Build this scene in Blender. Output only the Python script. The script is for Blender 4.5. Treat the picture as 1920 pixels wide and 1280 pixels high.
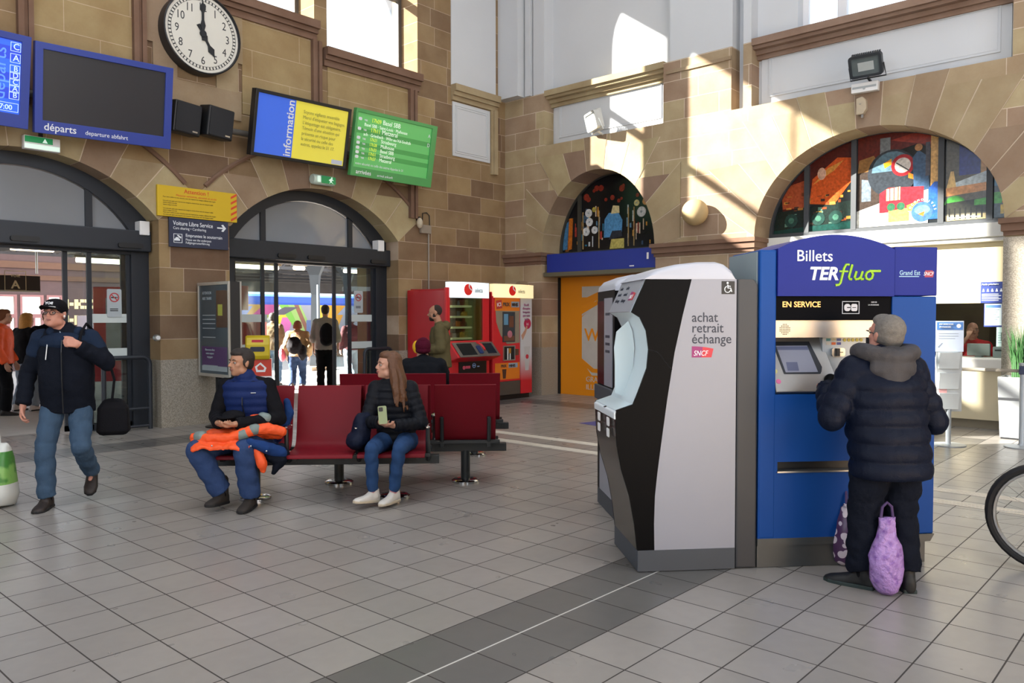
# Station hall: ticket machines, benches, vending machines, two stone arcades.
import bpy, bmesh, math, random
from mathutils import Vector as V, Matrix
from mathutils.geometry import tessellate_polygon
random.seed(7)
PI = math.pi
S = bpy.context.scene
COL = S.collection
for o_ in list(bpy.data.objects):
    bpy.data.objects.remove(o_, do_unlink=True)

# ------------------------------------------------------------------ camera
# World: X runs along the door wall, Y away from the ticket wall's length, Z up. The camera stands at the origin, 1.58 m high.
YAW, PITCH, ROLL, EYE, FPX = 0.735, 0.0295, -0.001, 1.58, 1485.0
def cam_dir(x, y, z):
    cr, sr, cp, sp = math.cos(ROLL), math.sin(ROLL), math.cos(PITCH), math.sin(PITCH)
    x, y = cr*x + sr*y, -sr*x + cr*y
    y, z = cp*y + sp*z, -sp*y + cp*z
    s, c = math.sin(YAW), math.cos(YAW)
    return V((s*x + c*z, -c*x + s*z, -y))
cam = bpy.data.cameras.new('camera')
cam.sensor_width = 36.0
cam.lens = 36.0*FPX/1920.0
cam.clip_end = 300
camo = bpy.data.objects.new('camera', cam)
COL.objects.link(camo)
rx, uy, fz = cam_dir(1, 0, 0), cam_dir(0, -1, 0), cam_dir(0, 0, 1)
camo.matrix_world = Matrix(((rx.x, uy.x, -fz.x, 0), (rx.y, uy.y, -fz.y, 0), (rx.z, uy.z, -fz.z, EYE), (0, 0, 0, 1)))
S.camera = camo
def along(px, py, axis, value):
    """Point where the sight line through a place in the photograph meets the plane axis = value."""
    d = cam_dir(px-960, py-640, FPX)
    t = (value - (0, 0, EYE)[axis])/d[axis]
    return V((0, 0, EYE)) + d*t

# ------------------------------------------------------------------ light
S.view_settings.view_transform = 'Standard'
S.view_settings.look = 'None'
S.view_settings.gamma = 1
S.view_settings.use_curve_mapping = False
S.view_settings.exposure = 0.0
W = bpy.data.worlds.new('sky'); S.world = W
W.use_nodes = True
wn = W.node_tree.nodes
wn['Background'].inputs['Color'].default_value = (0.78, 0.88, 1.0, 1)
wn['Background'].inputs['Strength'].default_value = 2.6
def lamp(kind, name, loc, energy, color, aim=None, size=None):
    l = bpy.data.lights.new(name, kind); l.energy = energy; l.color = color
    o = bpy.data.objects.new(name, l); COL.objects.link(o); o.location = loc
    if aim: o.rotation_euler = V(aim).to_track_quat('-Z', 'Y').to_euler()
    if size: l.shape = 'RECTANGLE'; l.size, l.size_y = size
    return o
SUN = V((1.0, -0.93, -0.67))
sun = lamp('SUN', 'sun', (-20, 40, 30), 150.0, (1.0, 0.94, 0.84), SUN)
sun.data.angle = 0.012
# daylight that falls in through the tall windows of the two walls behind the camera
lamp('AREA', 'daylight_street_window', (2.5, -6.6, 5.8), 260, (0.84, 0.91, 1.0), (0, 1, -0.2), (11, 4.5))
lamp('AREA', 'daylight_side_window', (-4.6, 3.0, 5.6), 160, (0.84, 0.91, 1.0), (1, 0.1, -0.2), (9, 4.5))
# added overhead fill below the closed ceiling, to brighten the floor
lamp('AREA', 'daylight_roof_window', (4.5, 3.0, 11.9), 560, (0.87, 0.93, 1.0), (0, 0, -1), (10, 8))
# added fill light above the clerk, in place of sun on him
lamp('AREA', 'office_lamp', (14.2, 2.2, 3.2), 26, (1.0, 0.93, 0.8), (0, 0, -1), (0.5, 1.6))

# ------------------------------------------------------------------ helpers
def lin(h):
    h = h.lstrip('#')
    f = lambda c: c/12.92 if c <= 0.04045 else ((c+0.055)/1.055)**2.4
    return tuple(f(int(h[i:i+2], 16)/255) for i in (0, 2, 4)) + (1,)
class NT:
    def __init__(s, name):
        s.m = bpy.data.materials.new(name); s.m.use_nodes = True
        s.n = s.m.node_tree.nodes; s.l = s.m.node_tree.links
        s.b = s.n['Principled BSDF']; s.out = s.n['Material Output']
    def node(s, t, **kw):
        n = s.n.new(t)
        for k, v in kw.items():
            if hasattr(n, k): setattr(n, k, v)
            else: s.put(v, n.inputs[k])
        return n
    def put(s, v, sock):
        if hasattr(v, 'is_output'): s.l.new(v, sock)
        else: sock.default_value = v
    def math(s, op, a, b=0, c=0):
        n = s.n.new('ShaderNodeMath'); n.operation = op
        s.put(a, n.inputs[0]); s.put(b, n.inputs[1]); s.put(c, n.inputs[2])
        return n.outputs[0]
    def mix(s, f, a, b, mode='MIX'):
        n = s.n.new('ShaderNodeMix'); n.data_type = 'RGBA'; n.blend_type = mode
        s.put(f, n.inputs[0]); s.put(a, n.inputs[6]); s.put(b, n.inputs[7])
        return n.outputs[2]
    def obj(s):
        return s.n.new('ShaderNodeTexCoord').outputs['Object']
    def noise(s, vec, scale, detail=3, rough=.5):
        n = s.n.new('ShaderNodeTexNoise'); s.put(vec, n.inputs['Vector'])
        n.inputs['Scale'].default_value = scale; n.inputs['Detail'].default_value = detail; n.inputs['Roughness'].default_value = rough
        return n.outputs['Fac']
    def remap(s, v, a, b, c, d):
        n = s.n.new('ShaderNodeMapRange'); s.put(v, n.inputs[0])
        for i, q in enumerate((a, b, c, d)): n.inputs[i+1].default_value = q
        return n.outputs[0]
    def bump(s, h, strength, dist=.01):
        n = s.n.new('ShaderNodeBump'); n.inputs['Strength'].default_value = strength; n.inputs['Distance'].default_value = dist
        s.put(h, n.inputs['Height']); s.l.new(n.outputs[0], s.b.inputs['Normal'])
def shade(f, c):
    return tuple(min(1, q*f) for q in c[:3]) + (1,)
MATS = {}
def mat(name, color, rough=.55, metal=0, var=.12, scale=6, bump=0, bscale=60, emit=0, coat=0, spec=.5):
    """Painted, woven or cast surface: one colour with a soft procedural variation."""
    if name in MATS: return MATS[name]
    t = NT(name); c = lin(color) if isinstance(color, str) else color
    f = t.noise(t.obj(), scale, 4)
    t.l.new(t.mix(f, shade(1-var, c), shade(1+var, c)), t.b.inputs['Base Color'])
    t.b.inputs['Roughness'].default_value = rough; t.b.inputs['Metallic'].default_value = metal
    t.b.inputs['Coat Weight'].default_value = coat; t.b.inputs['Specular IOR Level'].default_value = spec
    if emit:
        t.b.inputs['Emission Color'].default_value = c; t.b.inputs['Emission Strength'].default_value = emit
    if bump: t.bump(t.noise(t.obj(), bscale, 3), bump)
    MATS[name] = t.m
    return t.m
def glass(name, tint=(.9, .95, .95), gloss=.10, rough=.02):
    if name in MATS: return MATS[name]
    t = NT(name); t.n.remove(t.b)
    tr = t.node('ShaderNodeBsdfTransparent'); tr.inputs[0].default_value = (*tint, 1)
    gl = t.node('ShaderNodeBsdfGlossy'); gl.inputs['Roughness'].default_value = rough
    fr = t.node('ShaderNodeFresnel'); fr.inputs['IOR'].default_value = 1.45
    f = t.math('ADD', t.math('MULTIPLY', fr.outputs[0], .8), gloss)
    mx = t.node('ShaderNodeMixShader'); t.l.new(f, mx.inputs[0])
    t.l.new(tr.outputs[0], mx.inputs[1]); t.l.new(gl.outputs[0], mx.inputs[2]); t.l.new(mx.outputs[0], t.out.inputs[0])
    MATS[name] = t.m
    return t.m
def stone_finish(t, col, vec, grain=.18):
    n1 = t.noise(vec, 2.2, 5); n2 = t.noise(vec, 30, 3)
    c = t.mix(t.remap(n1, .3, .7, 0, 1), col, t.mix(1.0, col, (.78, .72, .68, 1), 'MULTIPLY'))
    c = t.mix(t.remap(n2, .35, .65, 0, grain), c, (.85, .8, .72, 1), 'MULTIPLY')
    t.l.new(c, t.b.inputs['Base Color']); t.b.inputs['Roughness'].default_value = .85
    t.b.inputs['Specular IOR Level'].default_value = .25
def ashlar(name, axis, c1, c2, w=.95, h=.345, mortar='#b8a48c', off=0.0, zoff=0.0):
    """Coursed sandstone blocks with pale joints; axis 0 or 1 is the direction in which the wall runs."""
    if name in MATS: return MATS[name]
    t = NT(name); p = t.obj()
    sp = t.node('ShaderNodeSeparateXYZ'); t.l.new(p, sp.inputs[0])
    cb = t.node('ShaderNodeCombineXYZ')
    t.l.new(t.math('ADD', sp.outputs[axis], off), cb.inputs[0]); t.l.new(t.math('ADD', sp.outputs[2], zoff), cb.inputs[1])
    br = t.node('ShaderNodeTexBrick'); t.l.new(cb.outputs[0], br.inputs['Vector'])
    br.offset = .37; br.offset_frequency = 2; br.squash = .72; br.squash_frequency = 3
    br.inputs['Color1'].default_value = lin(c1); br.inputs['Color2'].default_value = lin(c2); br.inputs['Mortar'].default_value = lin(mortar)
    br.inputs['Scale'].default_value = 1; br.inputs['Mortar Size'].default_value = .005; br.inputs['Mortar Smooth'].default_value = .1
    br.inputs['Brick Width'].default_value = w; br.inputs['Row Height'].default_value = h; br.inputs['Bias'].default_value = -.1
    stone_finish(t, br.outputs['Color'], p)
    t.bump(t.math('ADD', t.math('MULTIPLY', br.outputs['Fac'], -.5), t.math('MULTIPLY', t.noise(p, 25, 3), .25)), .35, .01)
    MATS[name] = t.m
    return t.m
def tone_stone(name, c1, c2, c3):
    """Dressed stones whose own colour comes from the per-stone attribute 'tone'."""
    if name in MATS: return MATS[name]
    t = NT(name); a = t.node('ShaderNodeAttribute'); a.attribute_name = 'tone'
    r = t.node('ShaderNodeValToRGB'); t.l.new(a.outputs['Fac'], r.inputs[0])
    r.color_ramp.elements[0].color = lin(c1); r.color_ramp.elements[1].color = lin(c3)
    e = r.color_ramp.elements.new(.5); e.color = lin(c2)
    stone_finish(t, r.outputs[0], t.obj())
    t.bump(t.noise(t.obj(), 25, 3), .12, .01)
    MATS[name] = t.m
    return t.m
def granite(name, c, c2):
    if name in MATS: return MATS[name]
    t = NT(name); p = t.obj()
    f = t.remap(t.noise(p, 90, 2), .4, .6, 0, 1)
    t.l.new(t.mix(t.math('MULTIPLY', f, .8), lin(c), lin(c2)), t.b.inputs['Base Color'])
    t.b.inputs['Roughness'].default_value = .6
    MATS[name] = t.m
    return t.m

class MB:
    """Collects shapes into one mesh; .mi picks the material slot, .tone the per-stone colour."""
    def __init__(s):
        s.bm = bmesh.new(); s.mi = 0; s.tone = None; s.lay = None
    def _f(s, vs):
        try: f = s.bm.faces.new(vs)
        except ValueError: return None
        f.material_index = s.mi
        if s.tone is not None:
            if s.lay is None: s.lay = s.bm.loops.layers.float_color.new('tone')
            for l in f.loops: l[s.lay] = (s.tone, s.tone, s.tone, 1)
        return f
    def box(s, lo, hi, M=None):
        c = [V((x, y, z)) for z in (lo[2], hi[2]) for y in (lo[1], hi[1]) for x in (lo[0], hi[0])]
        if M: c = [M @ q for q in c]
        v = [s.bm.verts.new(q) for q in c]
        for a in ((0, 2, 3, 1), (4, 5, 7, 6), (0, 1, 5, 4), (2, 6, 7, 3), (0, 4, 6, 2), (1, 3, 7, 5)): s._f([v[i] for i in a])
        return s
    def rings(s, rs, closed=True, cap=True, loop=False):
        R = [[s.bm.verts.new(q) for q in r] for r in rs]
        n = len(R[0])
        pairs = list(zip(R, R[1:])) + ([(R[-1], R[0])] if loop else [])
        for a, b in pairs:
            for i in range(n if closed else n-1):
                j = (i+1) % n
                s._f([a[i], a[j], b[j], b[i]])
        if cap and closed and not loop:
            s._f(R[0][::-1]); s._f(R[-1])
        return s
    def cyl(s, a, b, ra, rb=None, n=14):
        a, b = V(a), V(b); rb = ra if rb is None else rb
        d = (b-a).normalized(); u = d.orthogonal().normalized(); w = d.cross(u)
        ring = lambda c, r: [c + (u*math.cos(2*PI*i/n) + w*math.sin(2*PI*i/n))*r for i in range(n)]
        return s.rings([ring(a, ra), ring(b, rb)])
    def tube(s, pts, r, n=8, loop=False):
        pts = [V(p) for p in pts]; rs = []; u = None
        for i, p in enumerate(pts):
            a = pts[i-1] if (i > 0 or loop) else p; b = pts[(i+1) % len(pts)] if (i < len(pts)-1 or loop) else p
            d = (b-a).normalized()
            u = (d.orthogonal() if u is None else (u - d*u.dot(d))).normalized(); w = d.cross(u)
            q = r[i] if isinstance(r, (list, tuple)) else r
            rs.append([p + (u*math.cos(2*PI*k/n) + w*math.sin(2*PI*k/n))*q for k in range(n)])
        return s.rings(rs, loop=loop)
    def lathe(s, prof, M=None, n=20):
        rs = [[V((r*math.cos(2*PI*i/n), r*math.sin(2*PI*i/n), z)) for i in range(n)] for r, z in prof]
        if M: rs = [[M @ q for q in r] for r in rs]
        return s.rings(rs)
    def ball(s, c, r, M=None, n=14):
        r = (r, r, r) if not isinstance(r, (tuple, list)) else r
        rs = []
        for k in range(1, n//2+2):
            t = PI*(k-.5)/(n//2+1)
            rs.append([V((c[0]+r[0]*math.sin(t)*math.cos(2*PI*i/n), c[1]+r[1]*math.sin(t)*math.sin(2*PI*i/n), c[2]-r[2]*math.cos(t))) for i in range(n)])
        if M: rs = [[M @ q for q in g] for g in rs]
        return s.rings(rs)
    def plate(s, out, M, d0, d1, holes=()):
        """Flat outline (with holes) in the u,v plane of M, thick from d0 to d1 along w."""
        def area(p): return sum(p[i-1][0]*p[i][1]-p[i][0]*p[i-1][1] for i in range(len(p)))
        out = list(out) if area(out) > 0 else list(out)[::-1]
        holes = [list(h) if area(h) < 0 else list(h)[::-1] for h in holes]
        loops = [out] + holes
        tri = tessellate_polygon([[V((p[0], p[1], 0)) for p in l] for l in loops])
        flat = [p for l in loops for p in l]
        A = [s.bm.verts.new(M @ V((p[0], p[1], d0))) for p in flat]; B = [s.bm.verts.new(M @ V((p[0], p[1], d1))) for p in flat]
        flip = M.to_3x3().determinant() < 0
        for t in tri:
            a, b, c = [flat[i] for i in t]
            t = t if ((b[0]-a[0])*(c[1]-a[1])-(c[0]-a[0])*(b[1]-a[1])) > 0 else t[::-1]
            s._f([B[i] for i in t]); s._f([A[i] for i in t[::-1]])
        k = 0
        for l in loops:
            n = len(l)
            for i in range(n):
                j = (i+1) % n
                s._f([A[k+i], A[k+j], B[k+j], B[k+i]])
            k += n
        return s
    def text(s, txt, M, size, x=0, y=0, align='LEFT', d=.002, bold=0, shear=0, squeeze=1):
        cu = bpy.data.curves.new('t', 'FONT'); cu.body = txt; cu.size = size; cu.align_x = align
        cu.extrude = d/2; cu.offset = bold*size; cu.shear = shear; cu.resolution_u = 3
        o = bpy.data.objects.new('t', cu); COL.objects.link(o)
        dg = bpy.context.evaluated_depsgraph_get(); me = bpy.data.meshes.new_from_object(o.evaluated_get(dg))
        T = M @ Matrix.Translation((x, y, d/2)) @ Matrix.Diagonal((squeeze, 1, 1, 1))
        vs = [s.bm.verts.new(T @ v.co) for v in me.vertices]
        for p in me.polygons: s._f([vs[i] for i in p.vertices])
        bpy.data.objects.remove(o); bpy.data.curves.remove(cu); bpy.data.meshes.remove(me)
        return s
    def build(s, name, m, parent=None, smooth=False, bevel=0, sub=0):
        me = bpy.data.meshes.new(name)
        bmesh.ops.remove_doubles(s.bm, verts=s.bm.verts, dist=1e-6)
        bmesh.ops.recalc_face_normals(s.bm, faces=s.bm.faces)
        s.bm.to_mesh(me); s.bm.free()
        for q in (m if isinstance(m, (list, tuple)) else [m]): me.materials.append(q)
        if smooth:
            for p in me.polygons: p.use_smooth = True
            if smooth != 'all': me.set_sharp_from_angle(angle=math.radians(40))
        o = bpy.data.objects.new(name, me); COL.objects.link(o)
        if parent: attach(o, parent)
        if bevel:
            b = o.modifiers.new('bevel', 'BEVEL'); b.width = bevel; b.segments = 2; b.limit_method = 'ANGLE'; b.angle_limit = .6
        if sub:
            b = o.modifiers.new('sub', 'SUBSURF'); b.levels = b.render_levels = sub
        return o
def attach(o, parent):
    o.parent = parent
    o.matrix_parent_inverse = parent_world(parent).inverted()
def parent_world(p):
    m = p.matrix_basis.copy()
    return (parent_world(p.parent) @ p.matrix_parent_inverse @ m) if p.parent else m
def tag(o, label, cat, group=None):
    o['label'] = label; o['category'] = cat
    if group: o['group'] = group
    return o
def thing(name, label, cat, loc=(0, 0, 0), group=None):
    o = bpy.data.objects.new(name, None); COL.objects.link(o); o.location = loc; o.empty_display_size = .1
    return tag(o, label, cat, group)
def struct(o):
    o['kind'] = 'structure'
    return o
def copy_tree(o, parent=None):
    c = o.copy(); COL.objects.link(c)
    if parent: c.parent = parent
    for ch in list(o.children): copy_tree(ch, c)
    return c
def frame(o, u, v):
    u = V(u).normalized(); w = u.cross(V(v)).normalized(); v = w.cross(u)
    return Matrix(((u.x, v.x, w.x, o[0]), (u.y, v.y, w.y, o[1]), (u.z, v.z, w.z, o[2]), (0, 0, 0, 1)))
def rect(a, b, c, d): return [(a, b), (c, b), (c, d), (a, d)]
def rrect(a, b, c, d, r, n=5):
    p = []
    for cx, cy, t0 in ((c-r, b+r, -PI/2), (c-r, d-r, 0), (a+r, d-r, PI/2), (a+r, b+r, PI)):
        p += [(cx+r*math.cos(t0+PI/2*i/n), cy+r*math.sin(t0+PI/2*i/n)) for i in range(n+1)]
    return p
def disc(x, y, r, n=20, ry=None): return [(x+r*math.cos(2*PI*i/n), y+(ry or r)*math.sin(2*PI*i/n)) for i in range(n)]
# ------------------------------------------------------------------ setting
YL, XR, XG = 11.4, 12.4, 13.0        # door wall, ticket wall, and the plane of the glass set back in the ticket wall
LW = Matrix(((1, 0, 0, 0), (0, 0, -1, YL), (0, 1, 0, 0), (0, 0, 0, 1)))          # u = x, v = z, w out into the hall
RW = Matrix(((0, 0, -1, XR), (-1, 0, 0, 0), (0, 1, 0, 0), (0, 0, 0, 1)))         # u = -y, v = z, w out into the hall
def mirror(p): return [(-y, z) for y, z in p][::-1]
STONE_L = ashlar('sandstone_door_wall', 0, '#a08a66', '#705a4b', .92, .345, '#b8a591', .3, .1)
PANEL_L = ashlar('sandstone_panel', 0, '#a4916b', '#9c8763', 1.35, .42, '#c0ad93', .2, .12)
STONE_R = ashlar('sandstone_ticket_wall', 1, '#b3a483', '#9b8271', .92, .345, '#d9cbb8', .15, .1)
TONE = tone_stone('dressed_sandstone', '#8f7869', '#a8987a', '#b5a985')
MORTAR = mat('pale_mortar', '#c4b39d', .9, var=.06)
TRIM = tone_stone('sandstone_trim', '#7d6455', '#7d6455', '#8c7263')
GRAN = granite('grey_granite', '#7d7568', '#a79f92')
PLASTER = mat('white_plaster', '#c6c9cd', .8, var=.04, scale=1.5, bump=.05, bscale=20)
ANTH = mat('anthracite_metal', '#2c3037', .42, .3, var=.05)
DARK = mat('black_plastic', '#141518', .45, var=.1)
STEEL = mat('brushed_steel', '#b4b4b2', .28, .9, var=.06, scale=20)
WHITEP = mat('white_paint', '#e4e4e4', .5, var=.03)
FROST = mat('frosted_band', '#c3cccb', .6, var=.03)
GLASS = glass('door_glass', (.86, .92, .92), .06)
WGLASS = glass('window_glass', (.97, .98, .98), .02)

# floor: 31 cm tiles with a darker border band two tiles wide
def floor_material():
    t = NT('grey_floor_tiles'); p = t.obj(); sp = t.node('ShaderNodeSeparateXYZ'); t.l.new(p, sp.inputs[0])
    x, y = sp.outputs[0], sp.outputs[1]
    TS = .3135
    def joint(c, o):
        a = t.math('FRACT', t.math('DIVIDE', t.math('ADD', c, o), TS))
        return t.math('LESS_THAN', t.math('MULTIPLY', t.math('MINIMUM', a, t.math('SUBTRACT', 1, a)), TS), .0037)
    ox, oy = -1.69+TS*40, -2.295+TS*40
    j = t.math('MAXIMUM', joint(x, ox), joint(y, oy))
    ids = t.node('ShaderNodeCombineXYZ')
    t.l.new(t.math('FLOOR', t.math('DIVIDE', t.math('ADD', x, ox), TS)), ids.inputs[0]); t.l.new(t.math('FLOOR', t.math('DIVIDE', t.math('ADD', y, oy), TS)), ids.inputs[1])
    wn_ = t.node('ShaderNodeTexWhiteNoise'); wn_.noise_dimensions = '2D'; t.l.new(ids.outputs[0], wn_.inputs['Vector'])
    def band(c, a, b): return t.math('MULTIPLY', t.math('GREATER_THAN', c, a), t.math('LESS_THAN', c, b))
    y0 = 2.295; x0 = 1.69 + TS*30; y1 = 2.295 + TS*24
    ring = t.math('MAXIMUM', t.math('MULTIPLY', band(y, y0, y0+2*TS), t.math('LESS_THAN', x, x0+2*TS)),
                  t.math('MAXIMUM', t.math('MULTIPLY', band(x, x0, x0+2*TS), band(y, y0, y1)), t.math('MULTIPLY', band(y, y1, y1+2*TS), t.math('LESS_THAN', x, x0+2*TS))))
    ring = t.math('MINIMUM', ring, 1)
    v = t.remap(wn_.outputs['Value'], 0, 1, .93, 1.06)
    base = t.mix(ring, lin('#8d8883'), lin('#615f5d'))
    big = t.remap(t.noise(p, .8, 3), .3, .7, .94, 1.05)
    dirt = t.remap(t.noise(p, 14, 4), .35, .65, .97, 1.02)
    k = t.math('MULTIPLY', t.math('MULTIPLY', v, big), dirt)
    cc = t.node('ShaderNodeCombineColor')
    for i in range(3): t.l.new(k, cc.inputs[i])
    c = t.mix(1.0, base, cc.outputs[0], 'MULTIPLY')
    c = t.mix(j, c, lin('#35302d'))
    t.l.new(c, t.b.inputs['Base Color'])
    t.l.new(t.math('ADD', t.remap(t.noise(p, 3, 3), .3, .7, .27, .35), t.math('MULTIPLY', j, .4)), t.b.inputs['Roughness'])
    t.b.inputs['Specular IOR Level'].default_value = .45
    t.bump(t.math('SUBTRACT', 1, j), .25, .002)
    return t.m
m = MB(); m.box((-5, -7, -.12), (13.05, 12.15, 0)); struct(m.build('floor', floor_material()))
m = MB(); m.plate(rect(-5, 2.604, 4.6, 2.612), Matrix.Identity(4), 0, .0015); struct(m.build('trim_16', mat('inlay_metal', '#d9d9d6', .4, .4)))
m = MB()
for x in (7.93, 7.42):
    for q in (0, .042, .084, .126): m.box((x+q, -2.5, 0), (x+q+.026, 8.5, .004))
struct(m.build('trim_17', mat('tactile_strip', '#d6cfc2', .6)))
m = MB(); m.box((-5, -7, 12), (13.4, 12.3, 12.2)); struct(m.build('ceiling', PLASTER))
m = MB(); m.box((-5.4, -7, 0), (-5, 12.2, 2.2)); m.box((-5.4, -7, 8.2), (-5, 12.2, 12)); m.box((-5.4, -7, 2.2), (-5, -1.5, 8.2)); m.box((-5.4, 7.5, 2.2), (-5, 12.2, 8.2))
struct(m.build('wall_side', STONE_R))
m = MB(); m.box((-5, -7.4, 0), (13.05, -7, 2.4)); m.box((-5, -7.4, 8.2), (13.05, -7, 12)); m.box((-5, -7.4, 2.4), (-3, -7, 8.2)); m.box((8, -7.4, 2.4), (13.05, -7, 8.2))
struct(m.build('wall_front', STONE_L))

# ---- arches
def seg_arch(cx, half, spring, rise, z0=-.06, n=22):
    R = (half*half+rise*rise)/(2*rise); zc = spring+rise-R; a = math.asin(half/R)
    return [(cx+half, z0)] + [(cx+R*math.sin(a-2*a*i/n), zc+R*math.cos(a-2*a*i/n)) for i in range(n+1)] + [(cx-half, z0)]
def ell_arch(cx, half, spring, rise, z0=-.06, n=30, pw=1.0):
    def q(t): 
        c, s = math.cos(t), math.sin(t)
        return (cx+half*math.copysign(abs(c)**pw, c), spring+rise*abs(s)**pw)
    return [(cx+half, z0)] + [q(PI*i/n) for i in range(n+1)] + [(cx-half, z0)]
def lerp(a, b, t): return (a[0]+(b[0]-a[0])*t, a[1]+(b[1]-a[1])*t)
def along_curve(pts, n):
    L = [0]
    for a, b in zip(pts, pts[1:]): L.append(L[-1]+math.dist(a, b))
    out = []
    for k in range(n+1):
        s = L[-1]*k/n; i = max(j for j in range(len(L)) if L[j] <= s+1e-9); i = min(i, len(pts)-2)
        out.append(lerp(pts[i], pts[i+1], (s-L[i])/(L[i+1]-L[i])))
    return out
def voussoirs(name, curve, n, length, M, depth, centre, top=None, proud=.014, course=.345, side=9):
    """Wedge stones round an arch, cut square to the wall courses outside, with pale open joints, running back through the reveal."""
    def inset(p, e):
        d = math.dist(p, centre); return lerp(p, centre, e/d)
    m = MB(); P = along_curve(curve, n*4); rr = random.Random(name); backs = []
    for k in range(n):
        m.tone = rr.random(); seg = P[4*k:4*k+5]; L = length*(.8 if (k+n//2) % 2 else 1.15)
        mid = seg[2]; dm = (mid[0]-centre[0], mid[1]-centre[1]); lm = math.hypot(*dm); e = (mid[0]+dm[0]/lm*L, mid[1]+dm[1]/lm*L)
        flat = abs(dm[1])/lm > .62
        lim = round(e[1]/course)*course if flat else round(e[0]/.3)*.3
        if flat and top: lim = min(lim, top)
        def out(p):
            d = (p[0]-centre[0], p[1]-centre[1]); l = math.hypot(*d); d = (d[0]/l, d[1]/l)
            c = d[1] if flat else d[0]; t = (lim-(p[1] if flat else p[0]))/c if abs(c) > .05 else L
            t = max(.25*L, min(t, 1.5*L)); q = (p[0]+d[0]*t, p[1]+d[1]*t)
            if top and q[1] > top: q = lerp(p, q, (top-p[1])/(q[1]-p[1]))
            if abs(q[0]-centre[0]) > side and abs(q[0]-p[0]) > .001: q = lerp(p, q, max(.05, (side-abs(p[0]-centre[0]))/(abs(q[0]-centre[0])-abs(p[0]-centre[0]))))
            return q
        g = lambda a, b: lerp(a, b, .0075/max(.001, math.dist(a, b)))
        s0, s1 = g(seg[0], seg[1]), g(seg[4], seg[3])
        inner = [inset(q, .014) for q in (s0, seg[1], seg[2], seg[3], s1)]
        m.plate(inner+[out(s1), out(s0)], M, -depth, proud)
        backs.append([inset(q, .009) for q in seg]+[out(seg[4]), out(seg[0])])
    o = m.build(name, TONE)
    m = MB()
    for b_ in backs: m.plate(b_, M, -depth+.005, proud-.006)
    m.build('joint', MORTAR, o)
    return o

# ---- door wall (wall_left): two door arches, high windows stepped round the clock
door_c, DH, DS, DR = (3.39, 7.81), 1.67, 3.0, .77
def win_hole(x0, x1, z0, z1, corner, e=0):
    x0, x1, z0, z1, r, h = x0+e, x1-e, z0+e, z1-e, 1.0-e, 1.35-e
    p = [(x0, z0), (x1, z0)]
    if corner > 0: p += [(x1-r+r*math.cos(PI/2*i/8), z1-h+h*math.sin(PI/2*i/8)) for i in range(9)] + [(x0, z1)]
    elif corner < 0: p += [(x1, z1)] + [(x0+r-r*math.sin(PI/2*i/8), z1-h+h*math.cos(PI/2*i/8)) for i in range(9)]
    else: p += [(x1, z1), (x0, z1)]
    return p
WZ = 9.85
wins = [win_hole(7.95, 9.97, 6.13, WZ, 1), win_hole(2.6, 7.70, 6.5, WZ, 0), win_hole(.6, 2.35, 6.13, WZ, -1)]
m = MB()
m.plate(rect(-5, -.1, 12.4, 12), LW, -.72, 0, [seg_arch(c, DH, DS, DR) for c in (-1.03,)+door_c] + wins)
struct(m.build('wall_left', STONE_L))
for i, c in enumerate(door_c):
    arc = seg_arch(c, DH, DS, DR)[1:-1]
    struct(voussoirs('trim_%d' % (i+1), arc, 9, .62, LW, .395, (c, 1.6), None, .014, .345, 2.17))
# hood moulding over each door arch
m = MB(); m.tone = .3
for c in door_c:
    R = (DH*DH+DR*DR)/(2*DR); zc = DS+DR-R; a0 = math.asin(DH/R)*.93
    m.tube([LW @ V((c+(R+.66)*math.sin(a0-2*a0*i/20), zc+(R+.66)*math.cos(a0-2*a0*i/20), .02)) for i in range(21)], .035, 6)
struct(m.build('trim_3', TRIM))
# outer half of the door openings, towards the platform
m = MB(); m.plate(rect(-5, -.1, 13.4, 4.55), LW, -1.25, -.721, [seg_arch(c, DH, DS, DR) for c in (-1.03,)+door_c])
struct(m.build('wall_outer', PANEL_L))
# granite base of the piers
m = MB()
for a, b in ((-5, -2.70), (.64, 1.72), (5.06, 6.14), (9.48, 12.4)): m.box((a-.012, YL-.03, 0), (b+.012 if b < 12 else b, YL+.37, .98))
struct(m.build('baseboard_left', GRAN))
# framed ashlar panels and sills below the windows
def panel_frame(m, x0, x1, z0, z1, wd=.17):
    for k, (a, d) in enumerate(((0, .05), (.055, .085), (.11, .04))):
        m.plate(rect(x0+a, z0, x1-a, z1-a), LW, .0, d, [rect(x0+a+.055, z0-.01, x1-a-.055, z1-a-.055)] if 0 else ())
def mould(m, pts, prof):
    """Sweep a stepped profile (list of offset, height) along a straight wall run."""
    for off, hgt, dep in prof: m.plate(rect(pts[0], pts[2]+off, pts[1], pts[2]+off+hgt), LW, 0, dep)
SILL = ((-.30, .1, .05), (-.2, .07, .1), (-.13, .13, .16))
m = MB(); m.tone = .25
mould(m, (7.86, 9.98, 6.13), SILL); mould(m, (3.5, 7.72, 6.5), SILL); mould(m, (1.32, 3.44, 6.13), SILL)
for x, z0, z1 in ((9.72, 3.45, 5.83), (7.62, 4.3, 6.2), (4.72, 5.0, 6.2), (3.3, 4.3, 5.83)):
    for a, wd, dep in ((0, .07, .09), (.07, .05, .05), (.12, .06, .08)): m.plate(rect(x+a, z0, x+a+wd, z1), LW, 0, dep)
struct(m.build('trim_4', TRIM))
m = MB()
for a, b, z0, z1 in ((7.95, 9.72, 4.75, 5.83), (6.38, 7.62, 4.75, 6.2), (3.5, 4.72, 4.8, 6.2)): m.plate(rect(a, z0, b, z1), LW, 0, .012)
struct(m.build('trim_5', PANEL_L))
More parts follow.
